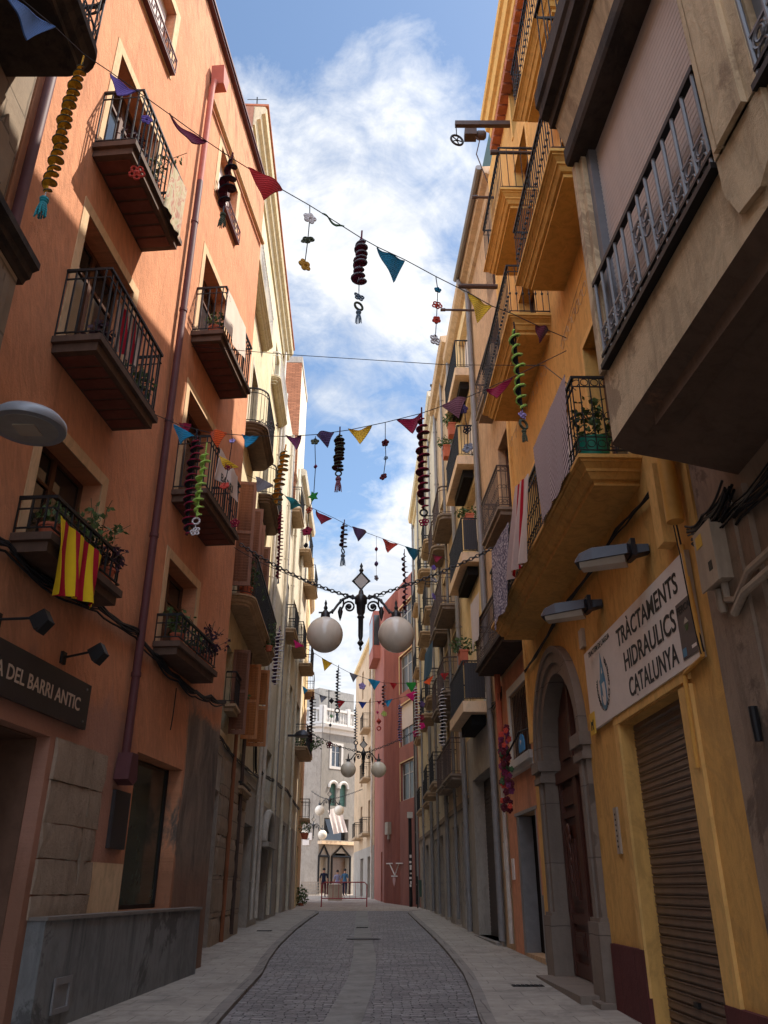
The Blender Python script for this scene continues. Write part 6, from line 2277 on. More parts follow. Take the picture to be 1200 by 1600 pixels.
# ================================================================ SIGNS
s0, z0 = 1.2, 3.36
t = thing('wall_sign', 'dark steel sign with cut-out pale letters on the orange house', 'sign', L1.W(2.4, 0, 3.34))
MB().fbox(L1, -.6, 3.57, .03, .07, 3.33, 3.86).build('board', M['signsteel'], t)
words = [('A', (-6, 1058), (5, 1058)), ]
sa, za = L1.px(14, 1064, .072)
sb, zb = L1.px(124, 1107, .072)
SX = (sb - sa) / 7.9
text_on(t, L1, 'A DEL BARRI ANTIC', sa - .28, sb, 3.51, 3.66, .0705, 'ink_soft', bold=.012)
mb = MB()
for (s, z) in ((3.46, 3.79), (3.46, 3.41)):
    mb.lathe(L1.W(s, .07, z), [(.014, 0), (.014, .008), (.004, .01)], 8, axis=L1.n)
mb.build('screws', M['pipe_grey'], t)
s, z = L1.px(177, 1235)
t = MB().fbox(L1, 4.77, 5.28, .0, .05, 2.07, 2.78).build('wall_plaque', M['signsteel'], None, label='plain black plaque on the orange house beside the green glass', cat='plaque')

t = thing('shop_sign', 'large white shop sign with black lettering and a blue water drop over the shutter', 'sign', R1.W(3, 0, 3.5))
SL, SR, ZB, ZT = 5.02, 1.20, 3.50, 4.54
MB().fbox(R1, SR, SL, .01, .05, ZB, ZT).build('board', M['signwhite'], t)
MB().fbox(R1, SR - .012, SR, .008, .055, ZB, ZT).build('edge_strip', M['metalbox'], t)
text_on(t, R1, 'TRÀCTAMENTS', 3.52, 1.48, 4.225, 4.43, .0515, 'ink', bold=.012)
text_on(t, R1, 'HIDRAULICS', 3.34, 1.66, 3.895, 4.11, .0515, 'ink', bold=.012)
text_on(t, R1, 'CATALUNYA', 3.28, 1.72, 3.58, 3.79, .0515, 'ink', bold=.012)
text_on(t, R1, "TRACTEM DE L'AIGUA", 4.80, 3.80, 4.43, 4.50, .0515, 'ink', bold=.005)
MB().lathe(R1.W(3.02, .052, 3.555), [(.012, 0), (.012, .003)], 8, axis=R1.n).build('dot', M['ink'], t)


def drop(cx, cz, w, h, d, mat, name, th=.004):
    pts = []
    for i in range(28):
        a = 2 * math.pi * i / 28
        y = math.cos(a)
        k = .5 * (1 - y)
        x = math.sin(a) * (k ** .8) * (1 if y > -1 else 1)
        pts.append(R1.W(cx - x * w, d, cz + y * h))
    MB().prism(pts, R1.n * th).build(name, M[mat], t)


drop(4.28, 4.00, .19, .36, .0515, 'blue_logo', 'water_drop')
drop(4.26, 3.93, .11, .24, .0565, 'signwhite', 'drop_highlight')
mb = MB()
pts = [R1.W(4.40, .0565, 4.02), R1.W(4.24, .0565, 4.10), R1.W(4.20, .0565, 3.98), R1.W(4.31, .0565, 3.97), R1.W(4.29, .0565, 3.80), R1.W(4.36, .0565, 3.86)]
mb.prism(pts, R1.n * .005)
mb.build('drop_wave', M['blue_logo'], t)
RT = MB()
for i, chh in enumerate('TRACTAMENTS HIDRAULICS CATALUNYA'):
    if chh == ' ':
        continue
    vs, fs = text_mesh(chh, .01)
    w_ = max(q.x for q in vs) - min(q.x for q in vs)
    a = math.pi * (1.08 + .96 * i / 31 * 1.0) if False else math.pi + .5 - (-1) * 0
    a = rad(168 + 244 * i / 31)
    ca, sa_ = math.cos(a), math.sin(a)
    P = []
    for q in vs:
        x, y = (q.x - w_ / 2) * .095, -(.36 - .0) * 0 + q.y * .095
        # letters stand inside the ring, feet outwards
        px_, py_ = x, y - .335
        ang = a - rad(270)
        P.append(R1.W(4.28 - (px_ * math.cos(ang) - py_ * math.sin(ang)) * .86, .0515, 3.98 + (px_ * math.sin(ang) + py_ * math.cos(ang)) * 1.05))
    n_ = len(P)
    RT.add(P + [q + R1.n * .003 for q in P], fs + [tuple(k + n_ for k in f) for f in fs])
RT.build('ring_lettering', M['ink'], t)
pq = MB().fbox(R1, 1.21, 1.60, .0515, .058, 3.57, 4.11).build('side_panel', M['plaque'], t)
text_on(t, R1, 'FERCA', 1.57, 1.25, 4.0, 4.07, .0585, 'ink', bold=.02, name='panel_lettering')
mb = MB()
mb.prism([R1.W(1.46, .0585, 3.88), R1.W(1.4, .0585, 3.94), R1.W(1.34, .0585, 3.88)], R1.n * .003)
mb.build('panel_emblem', M['lens'], t)
MB().prism([R1.W(1.45, .0585, 3.865), R1.W(1.35, .0585, 3.865), R1.W(1.38, .0585, 3.81), R1.W(1.42, .0585, 3.81)], R1.n * .003).build('panel_emblem', M['leaf'], t)
MB().fbox(R1, 1.24, 1.35, .0585, .061, 3.62, 3.65).build('panel_label', M['signwhite'], t)
MB().fbox(R1, 1.49, 1.58, .0585, .061, 3.59, 3.67).build('panel_label', M['blue_logo'], t)
t = thing('dog_notice', 'small yellow notice with a black animal shape below the left end of the shop sign', 'sign', R1.W(4.95, .05, 3.4))
s, z = R1.px(931, 1125)
MB().fbox(R1, 4.80, 5.03, .052, .062, 3.44, 3.72).build('board', M['yellowsign'], t)
mb = MB()
mb.prism([R1.W(4.98 - a_ * .1, .063, 3.50 + b_ * .1) for a_, b_ in ((0, 0), (.25, 0), (.3, .6), (.8, .55), (.85, 0), (1.05, 0), (1.1, .8), (1.3, 1.2), (1.1, 1.3), (.9, 1.0), (.3, 1.05), (0, 1.3), (.1, .9))], R1.n * .003)
mb.build('emblem', M['ink'], t)
# intercom strip
s, z = R1.px(949, 1272)
s1_, z1_ = R1.px(958, 1321)
t = thing('intercom_panel', 'slim silver intercom panel between the arched door and the shutter', 'intercom', R1.W(s, .02, z1_))
MB().fbox(R1, 4.42, 4.56, .0, .025, 1.98, 2.50).build('plate', M['metalbox'], t)
mb = MB()
for i in range(7):
    mb.lathe(R1.W(4.49, .025, 2.06 + i * .06), [(.012, 0), (.012, .006), (.004, .008)], 8, axis=R1.n)
mb.build('buttons', M['ink'], t)
# blue half-round sign on the salmon house
s, z = R2.px(820, 1160, .25)
t = thing('blue_hanging_sign', 'round-topped blue enamel sign with a white triangle hung in front of the barred window', 'sign', R2.W(s, .25, z))
pts = [R2.W(s + .22 * math.cos(math.pi * i / 10), .3 , z - .05 + .2 * math.sin(math.pi * i / 10)) for i in range(11)]
pts = [q for q in pts] + [R2.W(s - .22, .3, z - .16), R2.W(s + .22, .3, z - .16)]
MB().prism(pts, R2.n * .02).build('board', M['bluesign'], t)
MB().prism([R2.W(s + .07, .321, z + .06), R2.W(s + .07, .321, z - .04), R2.W(s - .03, .321, z + .01)], R2.n * .004).build('triangle', M['signwhite'], t)
MB().tube([R2.W(s + .9, .5, z - .25), R2.W(s + .1, .32, z + .2), R2.W(s - .25, .0, z + .28)], .02, 6).build('bracket', M['iron'], t)
# notice case and plate beside the salmon doorway
s, z = R2.px(789, 1338, .05)
t = thing('notice_case', 'narrow glazed notice case on the salmon wall beside the dark doorway', 'notice case', R2.W(s, 0, z - .3))
MB().fbox(R2, s - .13, s + .13, 0, .05, z - .3, z + .3).build('case', M['pipe_grey'], t)
MB().fbox(R2, s - .11, s + .11, .05, .055, z - .27, z + .27).build('sheet', M['signwhite'], t)
s, z = R2.px(802, 1358, .02)
MB().fbox(R2, s - .1, s + .1, 0, .03, z - .2, z + .2).build('wall_plate', M['signwhite'], None, label='small white plate on the frame of the dark salmon house doorway', cat='plate')
for (x, y, lab) in ((482, 1307, 'small white square sign on the palace side wall, upper of two'), (478, 1315, 'small white square sign on the palace side wall, lower of two')):
    s, z = EB.px(x, y, .05)
    MB().fbox(EB, s - .28, s + .28, .0, .06, z - .28, z + .28).build('wall_plate', M['signwhite'], None, label=lab, cat='sign')
s, z = R1.px(910, 998, .02)
MB().fbox(R1, s - .09, s + .09, 0, .05, z - .13, z + .13).build('junction_box', M['metalbox'], None, label='little ochre junction box above the left end of the shop sign', cat='junction box')
# floral hanging
s, z = R2.px(790, 1200, .45)
mb = MB()
rn = random.Random(5)
t = thing('floral_hanging', 'long bundle of red and green crochet flowers hung on a rod by the barred window', 'hanging', R2.W(s, .45, z - .8))
for col, sd in (('brick', 1), ('green', 2), ('maroon', 3), ('plum', 4), ('darkred', 5)):
    rn = random.Random(sd)
    for i in range(24 if col == 'darkred' else 13):
        q = R2.W(s + rn.uniform(-.28, .28), .45 + rn.uniform(-.06, .06), z + rn.uniform(-.75, .75))
        flower_mesh(MB(), q, rn.uniform(.05, .08), R2.n + V((0, -1, 0)), 5, False, seed=i).build('flower', YARN[col], t, smooth=60)

# ================================================================ CLOTHS AND BANNERS
G = 'cloths hung over the balconies'
drape('flag', 'senyera', [L1.W(*L1.px(94, 806, .5)[:1], .5, L1.px(94, 806, .5)[1]), L1.W(L1.px(160, 868, .5)[0], .5, L1.px(160, 868, .5)[1]), L1.W(L1.px(150, 948, .5)[0], .5, L1.px(150, 948, .5)[1]), L1.W(L1.px(86, 925, .5)[0], .5, L1.px(86, 925, .5)[1])],
      26, 16, .045, 2.4, L1.n, label='red and yellow striped flag over the lowest left balcony', cat='flag', seed=3)


def fcl(F, d, *pp):
    out = []
    for p in pp:
        s, z = F.px(p[0], p[1], d)
        out.append(F.W(s, d, z))
    return out


drape('hanging_cloth', 'clothred', fcl(L1, .52, (183, 468), (226, 516), (217, 583), (178, 540)), 18, 10, .02, 2.4, L1.n, label='red and cream striped cloth inside the railing of the middle orange house balcony', cat='cloth', group=G, seed=4)
drape('hanging_cloth', 'print_cloth', fcl(L1, .64, (270, 255), (293, 298), (282, 378), (259, 322)), 18, 10, .02, 2, L1.n, label='faded pink and green printed cloth over the end of the top orange house balcony', cat='cloth', group=G, seed=5)
drape('hanging_cloth', 'sketch_cloth', fcl(L1, .64, (358, 453), (384, 512), (383, 566), (350, 510)), 18, 12, .015, 1.5, L1.n, label='white banner with dark sketched lines on the upper right orange house balcony', cat='banner', group=G, seed=6)
bn = drape('hanging_cloth', 'white_cloth', fcl(L1, .68, (345, 700), (372, 745), (373, 783), (335, 742)), 18, 12, .03, 1.5, L1.n, label='white cloth banner with black letters knotted on the lower orange house balcony', cat='banner', group=G, seed=7)
s, z = L1.px(352, 752, .72)
text_on(bn, L1, 'BARRI', s - .28, s + .42, z - .12, z + .02, .73, 'ink', bold=.02, zb2=z - .02)
drape('hanging_cloth', 'redwhite', fcl(R1, .80, (806, 760), (826, 740), (822, 875), (795, 905)), 20, 14, .04, 2.2, R1.n, label='red and white striped cloth hanging from the long golden balcony', cat='cloth', group=G, seed=8)
drape('hanging_cloth', 'lace', fcl(R1, .80, (768, 862), (794, 815), (794, 938), (771, 985)), 16, 12, .02, 1.5, R1.n, label='white and grey crochet lace panel at the far end of the long golden balcony', cat='cloth', group=G, seed=9)
drape('balcony_screen', 'mesh_screen', fcl(R1, .76, (833, 700), (882, 585), (886, 738), (846, 822)), 12, 8, .012, 3, R1.n, label='woven mauve screen tied along the long golden balcony railing', cat='screen', seed=10)
drape('hanging_cloth', 'white_cloth', fcl(R2, .62, (735, 945), (748, 925), (749, 988), (737, 1018)), 14, 10, .02, 1.5, R2.n, label='crumpled white cloth hanging on the dark scroll balcony of the salmon house', cat='cloth', group=G, seed=11)
drape('hanging_cloth', 'teal_c', fcl(R4, .7, (664, 1022), (676, 1000), (676, 1040), (660, 1075)), 10, 8, .02, 1.5, R4.n, label='dark green cloth over a tan house balcony', cat='cloth', group=G, seed=12)
drape('awning', 'white_cloth', fcl(EA, .7, (512, 1266), (531, 1260), (543, 1300), (521, 1303)), 14, 10, .04, 3, EA.n, label='bright white sunlit awning cloth over the palace ledge', cat='awning', seed=13)
t_ = thing('plant_pot', 'teal plastic pot on the near end of the long golden balcony', 'pot', R1.W(2.35, .45, 6.05))
MB().lathe(R1.W(2.45, .40, 6.06), [(.15, 0), (.2, .3), (.22, .36), (.19, .36), (.17, .3), (.01, .3)], 18).build('pot', M['teal_pot'], t_, smooth=40)
leaves(MB(), R1.W(2.45, .40, 6.7), .25, .25, .35, 110, .12, 3).build('foliage', M['leaf'], t_)

# ================================================================ PLANTS
GP = 'plants on the balconies'


def pot_plant(base, r, h, fol, n, size, label, pot='terracotta', leaf='leaf', stem=0, seed=0, box=None):
    base = V(base)
    t = thing('potted_plant', label, 'plant', base, GP)
    mb = MB()
    if box:
        F, w = box
        s = (base - F.a).dot(F.t)
        d = (base - F.a).dot(F.n)
        mb.fbox(F, s - w, s + w, d - .1, d + .1, base.z, base.z + h)
        mb.fbox(F, s - w - .015, s + w + .015, d - .115, d + .115, base.z + h - .05, base.z + h)
    else:
        mb.lathe(base, [(r * .7, 0), (r, h * .85), (r * 1.1, h * .85), (r * 1.1, h), (r * .9, h), (r * .85, h * .9), (.01, h * .9)], 14)
    mb.build('pot', M[pot], t, smooth=40)
    top = base + V((0, 0, h))
    if stem:
        sm = MB()
        tips = stems(sm, top, stem, fol[2] * 2.2, .7, seed)
        sm.build('stems', M['leaf_dry'], t)
    lf = MB()
    leaves(lf, top + V((0, 0, fol[2] * .7)), fol[0], fol[1], fol[2], n, size, seed)
    if stem:
        for q in tips[::2]:
            leaves(lf, q, .06, .06, .06, 4, size * .8, seed + int(q.x * 50))
    lf.build('foliage', M[leaf], t)
    return t


pot_plant(L1.W(2.5, .22, 4.96), .14, .25, (.28, .22, .3), 90, .12, 'tall half-dry plant with bare branches in the lowest left balcony behind the flag', stem=14, seed=1)
pot_plant(L1.W(1.7, .22, 4.96), .12, .22, (.18, .16, .2), 50, .1, 'small potted plant at the near end of the lowest left balcony', seed=2)
pot_plant(L1.W(2.98, .3, 4.96), .11, .2, (.25, .25, .16), 60, .09, 'thin twiggy plant trailing past the flag end of the lowest left balcony', stem=10, seed=3, leaf='leaf_dark')
pot_plant(L1.W(5.9, .22, 4.99), .11, .2, (.16, .14, .22), 60, .12, 'spiky plant in the small window balcony left of the dark purple plant', stem=5, seed=4)
pot_plant(L1.W(7.2, .25, 4.99), .12, .2, (.24, .22, .3), 110, .10, 'dark purple bushy plant on the small window balcony', leaf='leaf_dark', stem=12, seed=5)
pot_plant(L1.W(6.6, .25, 4.99), .1, .18, (.18, .16, .16), 60, .09, 'pale green plant in the middle of the small window balcony', seed=15)
pot_plant(L1.W(1.8, .32, 7.46), .13, .22, (.14, .14, .24), 30, .16, 'dark spiky plant in the middle balcony of the orange house', leaf='leaf_dark', seed=6)
pot_plant(L1.W(2.95, .36, 7.46), .12, .22, (.2, .2, .22), 60, .12, 'straggly plant at the far end of the middle orange house balcony', stem=6, seed=7)
pot_plant(L1.W(2.3, .4, 10.61), .12, .24, (.18, .16, .3), 60, .12, 'taller green plant in the middle of the top orange house balcony', stem=6, seed=41)
pot_plant(L1.W(2.8, .4, 10.61), .1, .2, (.14, .14, .16), 40, .1, 'small plant beside the printed cloth on the top orange house balcony', seed=42)
pot_plant(L1.W(5.8, .35, 10.71), .13, .24, (.18, .16, .25), 60, .11, 'potted plant behind the sketched banner on the upper right orange house balcony', seed=43)
pot_plant(L1.W(1.75, .32, 10.61), .14, .26, (.18, .18, .24), 70, .12, 'potted plant at the near end of the top orange house balcony', leaf='leaf_dark', seed=8)
for k, (s, lab) in enumerate(((3.1, 'leafy shrub filling the near end of the lower rounded balcony'), (4.4, 'green shrub in the middle of the lower rounded balcony'), (6.0, 'smaller bushy plant toward the far end of the lower rounded balcony'))):
    pot_plant(L2.W(s, .34, 7.99), .16, .3, (.28, .22, .4), 150, .12, lab, seed=20 + k)
pot_plant(L2.W(6.4, .62, 7.6), .1, .15, (.3, .12, .4), 110, .11, 'trailing plant spilling over the edge of the lower rounded balcony', seed=24)
pot_plant(L2.W(3.6, .34, 12.73), .16, .3, (.5, .2, .2), 90, .1, 'row of reddish plants inside the big rounded balcony', leaf='leaf_dark', seed=25)
pot_plant(L2.W(4.4, .2, 5.51), .12, .2, (.2, .16, .22), 80, .11, 'green fern beside the orange louvred shutter', seed=26)
pot_plant(L3.W(14.6, .35, 7.62), .2, .3, (1.0, .28, .4), 420, .14, 'dense dark green bushes on the wide low balcony of the cream house', seed=27)
pot_plant(L4.W(1.5, .35, 3.9), .2, .3, (.35, .25, .35), 120, .12, 'plants in a box fixed low on the far left house', seed=28)
c = on_ground(466, 1413)
pot_plant(V((-4.3, 46.6, gz(46.6))), .16, .12, (.35, .3, .5), 200, .16, 'leafy plant growing at the foot of the left houses by the side street', seed=29)
for (x, y, Y, w, lab, sd) in ((706, 676, 22.0, .3, 'terracotta planter on the topmost boxy balcony, nearer of the two', 31), (698, 710, 23.4, .3, 'terracotta planter on the topmost boxy balcony, farther of the two', 32), (733, 817, 20.3, .45, 'terracotta window box on the middle boxy balcony railing', 33), (724, 1030, 20.6, .42, 'terracotta box with a leafy plant on the lowest boxy balcony railing', 34)):
    p = at_depth(x, y + 6, Y)
    pot_plant(p, .1, .3 if sd > 32 else .42, (w * .9, .16, .26 if sd in (31, 32, 34) else .16), 110, .12, lab, seed=sd, box=(R3, w * .55))

# ================================================================ CABLES, BOXES, BEAMS
GC = 'cable bundles along the walls'


def bundle(F, pts, n, label, spread=.05, r=.014, seed=0, mat='cable', d0=.03):
    rn = random.Random(seed)
    mb = MB()
    for k in range(n):
        path = []
        os_, oz, od = rn.uniform(-spread, spread), rn.uniform(-spread, spread), rn.uniform(0, spread)
        for (p, q) in zip(pts, pts[1:]):
            for i in range(6):
                u = i / 6
                s, z = p[0] * (1 - u) + q[0] * u, p[1] * (1 - u) + q[1] * u
                path.append(F.W(s, d0 + od + r, z + oz + .02 * math.sin(s * 5 + k) - .05 * 4 * u * (1 - u)))
        path.append(F.W(pts[-1][0], d0 + od + r, pts[-1][1] + oz))
        mb.tube(path, r * rn.uniform(.6, 1.2), 5)
    return mb.build('cable_bundle', M[mat], None, label=label, cat='cables', group=GC)


bundle(L1, [(0.3, 4.72), (1.2, 4.74), (2.2, 4.66), (3.4, 4.82), (4.7, 4.86), (5.6, 4.72), (6.6, 4.64), (7.5, 4.62), (8.3, 4.7), (9.25, 4.82)], 9, 'thick bundle of black cables sagging along the orange house below its lowest balconies', .05)
bundle(L2, [(.1, 4.7), (3.0, 4.65), (6.0, 4.6), (11.2, 4.8)], 6, 'black cables running along the yellow house above its doors', .05, seed=2)
bundle(L2, [(8.8, 7.2), (9.0, 6.2), (9.3, 5.2), (9.6, 4.8)], 6, 'tangle of black cables dropping beside the orange shutter', .09, seed=3)
bundle(L3, [(.1, 5.0), (4, 5.2), (9, 5.4), (15.8, 5.2)], 6, 'black cables along the cream house under its low balcony', .06, seed=4)
bundle(R1, [(1.0, 5.45), (3.0, 5.52), (6.0, 5.5), (9.1, 5.3)], 4, 'brown cables fixed under the long golden balcony', .03, .012, seed=5)
bundle(R0, [(20.0, 4.55), (20.5, 4.5), (20.9, 4.55)], 12, 'knot of black cables under the overhanging bay by the meter box', .12, .013, seed=6)
bundle(R0, [(17.0, 4.62), (18.5, 4.5), (20.0, 4.4), (20.9, 4.5)], 10, 'long sagging run of black cables along the brown house under its bay', .09, .013, seed=12)
bundle(L1, [(6.62, 4.5), (6.6, 4.1), (6.55, 3.85)], 1, 'single loose wire with a plug hanging below the small window balcony', .0, .008, seed=13)
bundle(R1, [(1.35, 5.7), (1.30, 5.0), (1.25, 4.55), (1.2, 3.9), (1.15, 3.55)], 4, 'loose black cables dropping past the right end of the shop sign', .05, .010, seed=7)
bundle(R2, [(2.9, 5.6), (3.0, 5.4), (3.3, 5.5), (4.2, 5.5)], 5, 'tangled black cables on the salmon house beside the barred window', .1, .012, seed=8)
bundle(R0, [(20.35, 4.6), (20.2, 3.6), (20.1, 2.2), (20.0, .6)], 2, 'two dark cables running down the brown house wall', .03, .012, seed=9)
# meter box and conduits on the brown house corner
s, z = R0.px(1117, 885, .15)
t = thing('meter_box', 'beige meter box with a yellow sticker under the bay corner, conduits leaving to the right', 'meter box', R0.W(s, .0, z))
mb = MB()
mb.fbox(R0, 20.27, 20.61, .0, .2, 3.92, 4.42)
mb.fbox(R0, 20.25, 20.63, .2, .215, 3.9, 4.44)
mb.build('box', M['metalbox'], t)
MB().fbox(R0, 20.45, 20.58, .2155, .219, 4.28, 4.39).build('sticker', M['yellowsign'], t)
MB().fbox(R0, 20.33, 20.40, .2155, .219, 4.02, 4.1).build('window', M['ink'], t)
mb = MB()
mb.tube([R0.W(20.42, .1, 3.92), R0.W(20.42, .1, 3.78), R0.W(20.25, .1, 3.72), R0.W(19.95, .1, 3.86), R0.W(18.0, .1, 3.9)], .035, 8)
mb.tube([R0.W(20.3, .12, 3.62), R0.W(20.05, .12, 3.72), R0.W(18.0, .12, 3.76)], .035, 8)
mb.lathe(R0.W(20.53, .1, 3.9), [(.05, 0), (.05, -.16), (.03, -.2)], 10)
mb.build('conduit', M['metalbox'], t, smooth=40)
s, z = R0.px(1195, 1140, .05)
t = thing('socket_box', 'pale switch box with a black cap at the right edge of the brown wall', 'switch box', R0.W(s, 0, z))
MB().fbox(R0, s - .1, s + .14, 0, .07, z - .1, z + .08).build('box', M['metalbox'], t)
MB().lathe(R0.W(s - .02, .12, z + .05), [(.03, -.14), (.035, .0), (.035, .12)], 10).build('cap', M['ink'], t)
# small pale duct beside the gold pipe
t = MB().fbox(R1, 1.42, 1.62, 0, .14, 4.72, 5.6).build('wall_duct', M['gold_trim'], None, label='short gold painted duct box above the shop sign', cat='duct')
# thin conduit above the shutter
mb = MB()
mb.tube([R1.W(1.22, .05, 4.6), R1.W(1.18, .05, 3.5), R1.W(1.6, .05, 3.46), R1.W(1.66, .05, 3.44), R1.W(1.68, .05, 2.6)], .022, 8)
mb.build('conduit', M['pipe_gold'], None, smooth=40, label='thin gold painted conduit bending round the corner of the shop shutter', cat='conduit')
# bundle of boxes on the left corner
t = MB().fbox(L2, .05, .25, .0, .2, 5.5, 6.1).build('wall_box', M['metalbox'], None, label='pale grey cable box at the corner where the orange and yellow houses meet', cat='cable box')

# hoist beam with pulley under the golden eaves
p0 = at_depth(786, 194, 12.6)
p1 = at_depth(711, 194, 12.6)
t = thing('hoist', 'rusty hoist beam with a pulley wheel jutting from the golden house eaves', 'hoist', p0)
MB().obox(p1 + V((0, -.05, -.06)), V((p0.x - p1.x + .3, 0, 0)), (0, .1, 0), (0, 0, .12)).build('beam', M['brown_iron'], t)
mb = MB()
w = at_depth(714, 219, 12.6)
mb.torus(w, .14, .025, (.35, -1, 0), 22, 6)
for k in range(5):
    a = 2 * math.pi * k / 5
    mb.tube([w, w + V((.13 * math.cos(a), .045 * math.cos(a), .13 * math.sin(a)))], .014, 5)
mb.sphere(w, .03, 8, 6)
mb.tube([w + V((0, 0, .14)), p1 + V((.02, 0, -.06))], .012, 5)
mb.build('pulley', M['iron'], t, smooth=50)
mb = MB()
c = at_depth(735, 211, 12.6)
mb.cbox(c, .26, .22, .17)
mb.lathe(c + V((.14, 0, -.01)), [(.085, 0), (.1, .02), (.1, .16), (.06, .2)], 12, axis=(1, 0, 0))
mb.tube([c + V((.1, -.05, -.1)), c + V((.18, -.06, -.25)), c + V((.1, -.02, -.6)), c + V((.3, 0, -1.4))], .012, 5)
mb.build('motor_box', M['brown_iron'], t, smooth=40)
for (x, y, x1, Y, lab) in ((757, 448, 721, 14.8, 'thick rusty beam end below the upper golden balcony'), (727, 485, 692, 19.0, 'dark iron beam jutting from the salmon house roof'), (810, 239, 772, 11.0, 'thin dark beam beside the upper golden house window'), (764, 309, 742, 14.9, 'short bracket with insulators on the golden house')):
    a, b_ = at_depth(x, y, Y), at_depth(x1, y - 1, Y)
    mb = MB()
    mb.tube([a + V((.3, 0, 0)), b_], .06 if 'thick' in lab else .035, 8)
    mb.lathe(b_, [(.05, -.07), (.05, .07)], 8, axis=(1, 0, 0))
    mb.build('iron_bracket', M['brown_iron'], None, smooth=40, label=lab, cat='beam', group='iron beams jutting from the right houses')
a, b_ = at_depth(698, 603, 30), at_depth(672, 602, 30)
t = thing('pulley_hoist', 'small pulley hanging from a beam on the worn cream house', 'pulley', b_)
MB().tube([a + V((.3, 0, 0)), b_], .06, 6).build('beam', M['iron'], t)
mb = MB()
w = at_depth(675, 617, 30)
mb.torus(w, .2, .04, (.3, -1, 0), 18, 6)
mb.tube([w - V((.2, 0, 0)), w + V((.2, 0, 0))], .03, 5)
mb.tube([w - V((0, 0, .2)), V((b_.x + .05, b_.y, b_.z))], .02, 5)
mb.build('pulley', M['iron'], t, smooth=50)
# roof aerials
for (x, y0, y1, Y, lab) in ((402, 176, 152, 17.5, 'thin aerial mast on the yellow house roof'), (463, 577, 564, 33.2, 'short chimney pot mast on the brick chimney wall'), (514, 1110, 1078, 73, 'roof aerial over the palace balustrade')):
    a, b_ = at_depth(x, y0, Y), at_depth(x, y1, Y)
    mb = MB().tube([a - V((0, 0, .4)), b_], .02 if Y < 20 else .05, 5)
    mb.tube([b_ - V((.3, 0, .1)), b_ + V((.3, 0, -.1))], .01 if Y < 20 else .03, 4)
    mb.build('aerial', M['iron'], None, label=lab, cat='aerial')

# ================================================================ STREET OBJECTS AT THE FAR END
a, b_ = on_ground(502, 1417), on_ground(573, 1417)
t = thing('street_barrier', 'red metal crowd barrier standing across the street', 'barrier', (a + b_) / 2)
mb = MB()
H = 1.12
Z = V((0, 0, 1))
mb.tube([a, a + Z * (H - .12), a + Z * H + V((.12, 0, 0)), b_ + Z * H - V((.12, 0, 0)), b_ + Z * (H - .12), b_], .03, 8)
mb.tube([a + Z * .38, b_ + Z * .38], .025, 8)
mb.build('frame', M['red_metal'], t, smooth=40)
mb = MB()
for i in range(1, 8):
    p = a + (b_ - a) * (i / 8)
    mb.tube([p + Z * .38, p + Z * H], .013, 6)
mb.build('bars', M['red_metal'], t)
for p in (a, b_):
    MB().tube([p + V((0, -.3, .03)), p + V((0, .3, .03))], .025, 6).build('foot', M['red_metal'], t)
c = on_ground(538, 1400)
t = MB().cbox(V((c.x - .05, 54.5, gz(54.5) + .42)), .85, .6, .84).lathe(V((c.x - .05, 54.5, gz(54.5) + .84)), [(.46, 0), (.44, .05), (.3, .1), (.01, .11)], 4, xaxis=(1, 1, 0)).build('utility_cabinet', M['metalbox'], None, label='pale grey cabinet behind the red barrier', cat='cabinet')
# lattice fence
mb = MB()
A, B = at_depth(470, 1390, 66), at_depth(498, 1390, 66)
A.z = B.z = gz(66)
t = thing('lattice_fence', 'low pale lattice fence along the left of the side street opening', 'fence', (A + B) / 2)
for k in range(12):
    p = A + (B - A) * k / 11
    mb.obox(p, (.05, 0, 0), (0, .03, 0), (0, 0, .95))
for k in range(5):
    mb.obox(A + V((0, .031, .1 + k * .2)), B - A, (0, .03, 0), (0, 0, .05))
mb.build('lattice', M['metalbox'], t)
# pole with stickers, bin, post
c = on_ground(637, 1411)
t = thing('sign_pole', 'dark pole covered with white stickers in front of the red corner building', 'pole', V((1.35, 45.2, gz(45))))
mb = MB().tube([V((1.35, 45.2, gz(45))), V((1.35, 45.2, 5.2))], .09, 10)
mb.build('pole', M['iron'], t, smooth=40)
MB().cbox(V((1.35, 45.1, 5.1)), .3, .1, .3).build('sign', M['lens'], t)
mb = MB()
rn = random.Random(3)
for k in range(8):
    mb.cbox(V((1.35 + rn.uniform(-.02, .02), 45.105, 1.75 + k * .19 + rn.uniform(-.05, .05))), rn.uniform(.07, .12), .01, rn.uniform(.06, .15))
mb.build('stickers', M['signwhite'], t)
t = thing('litter_bin', 'green steel litter bin on a thin post at the right pavement end', 'bin', V((1.78, 43.3, gz(43))))
MB().lathe(V((1.86, 43.3, gz(43) + .5)), [(.16, 0), (.2, .7), (.2, .74), (.17, .74), (.15, .1)], 14).build('bucket', M['bin_green'], t, smooth=40)
MB().tube([V((1.62, 43.3, gz(43))), V((1.62, 43.3, gz(43) + 1.4))], .03, 8).build('post', M['iron'], t)
# graffiti V on the red wall
t = thing('graffiti', 'white painted V with serifs and a red heart on the red corner building', 'graffiti', E3.W(3, .05, 2))


def gp(x, y):
    s, z = E3.px(x, y, .04)
    return E3.W(s, .036, z)


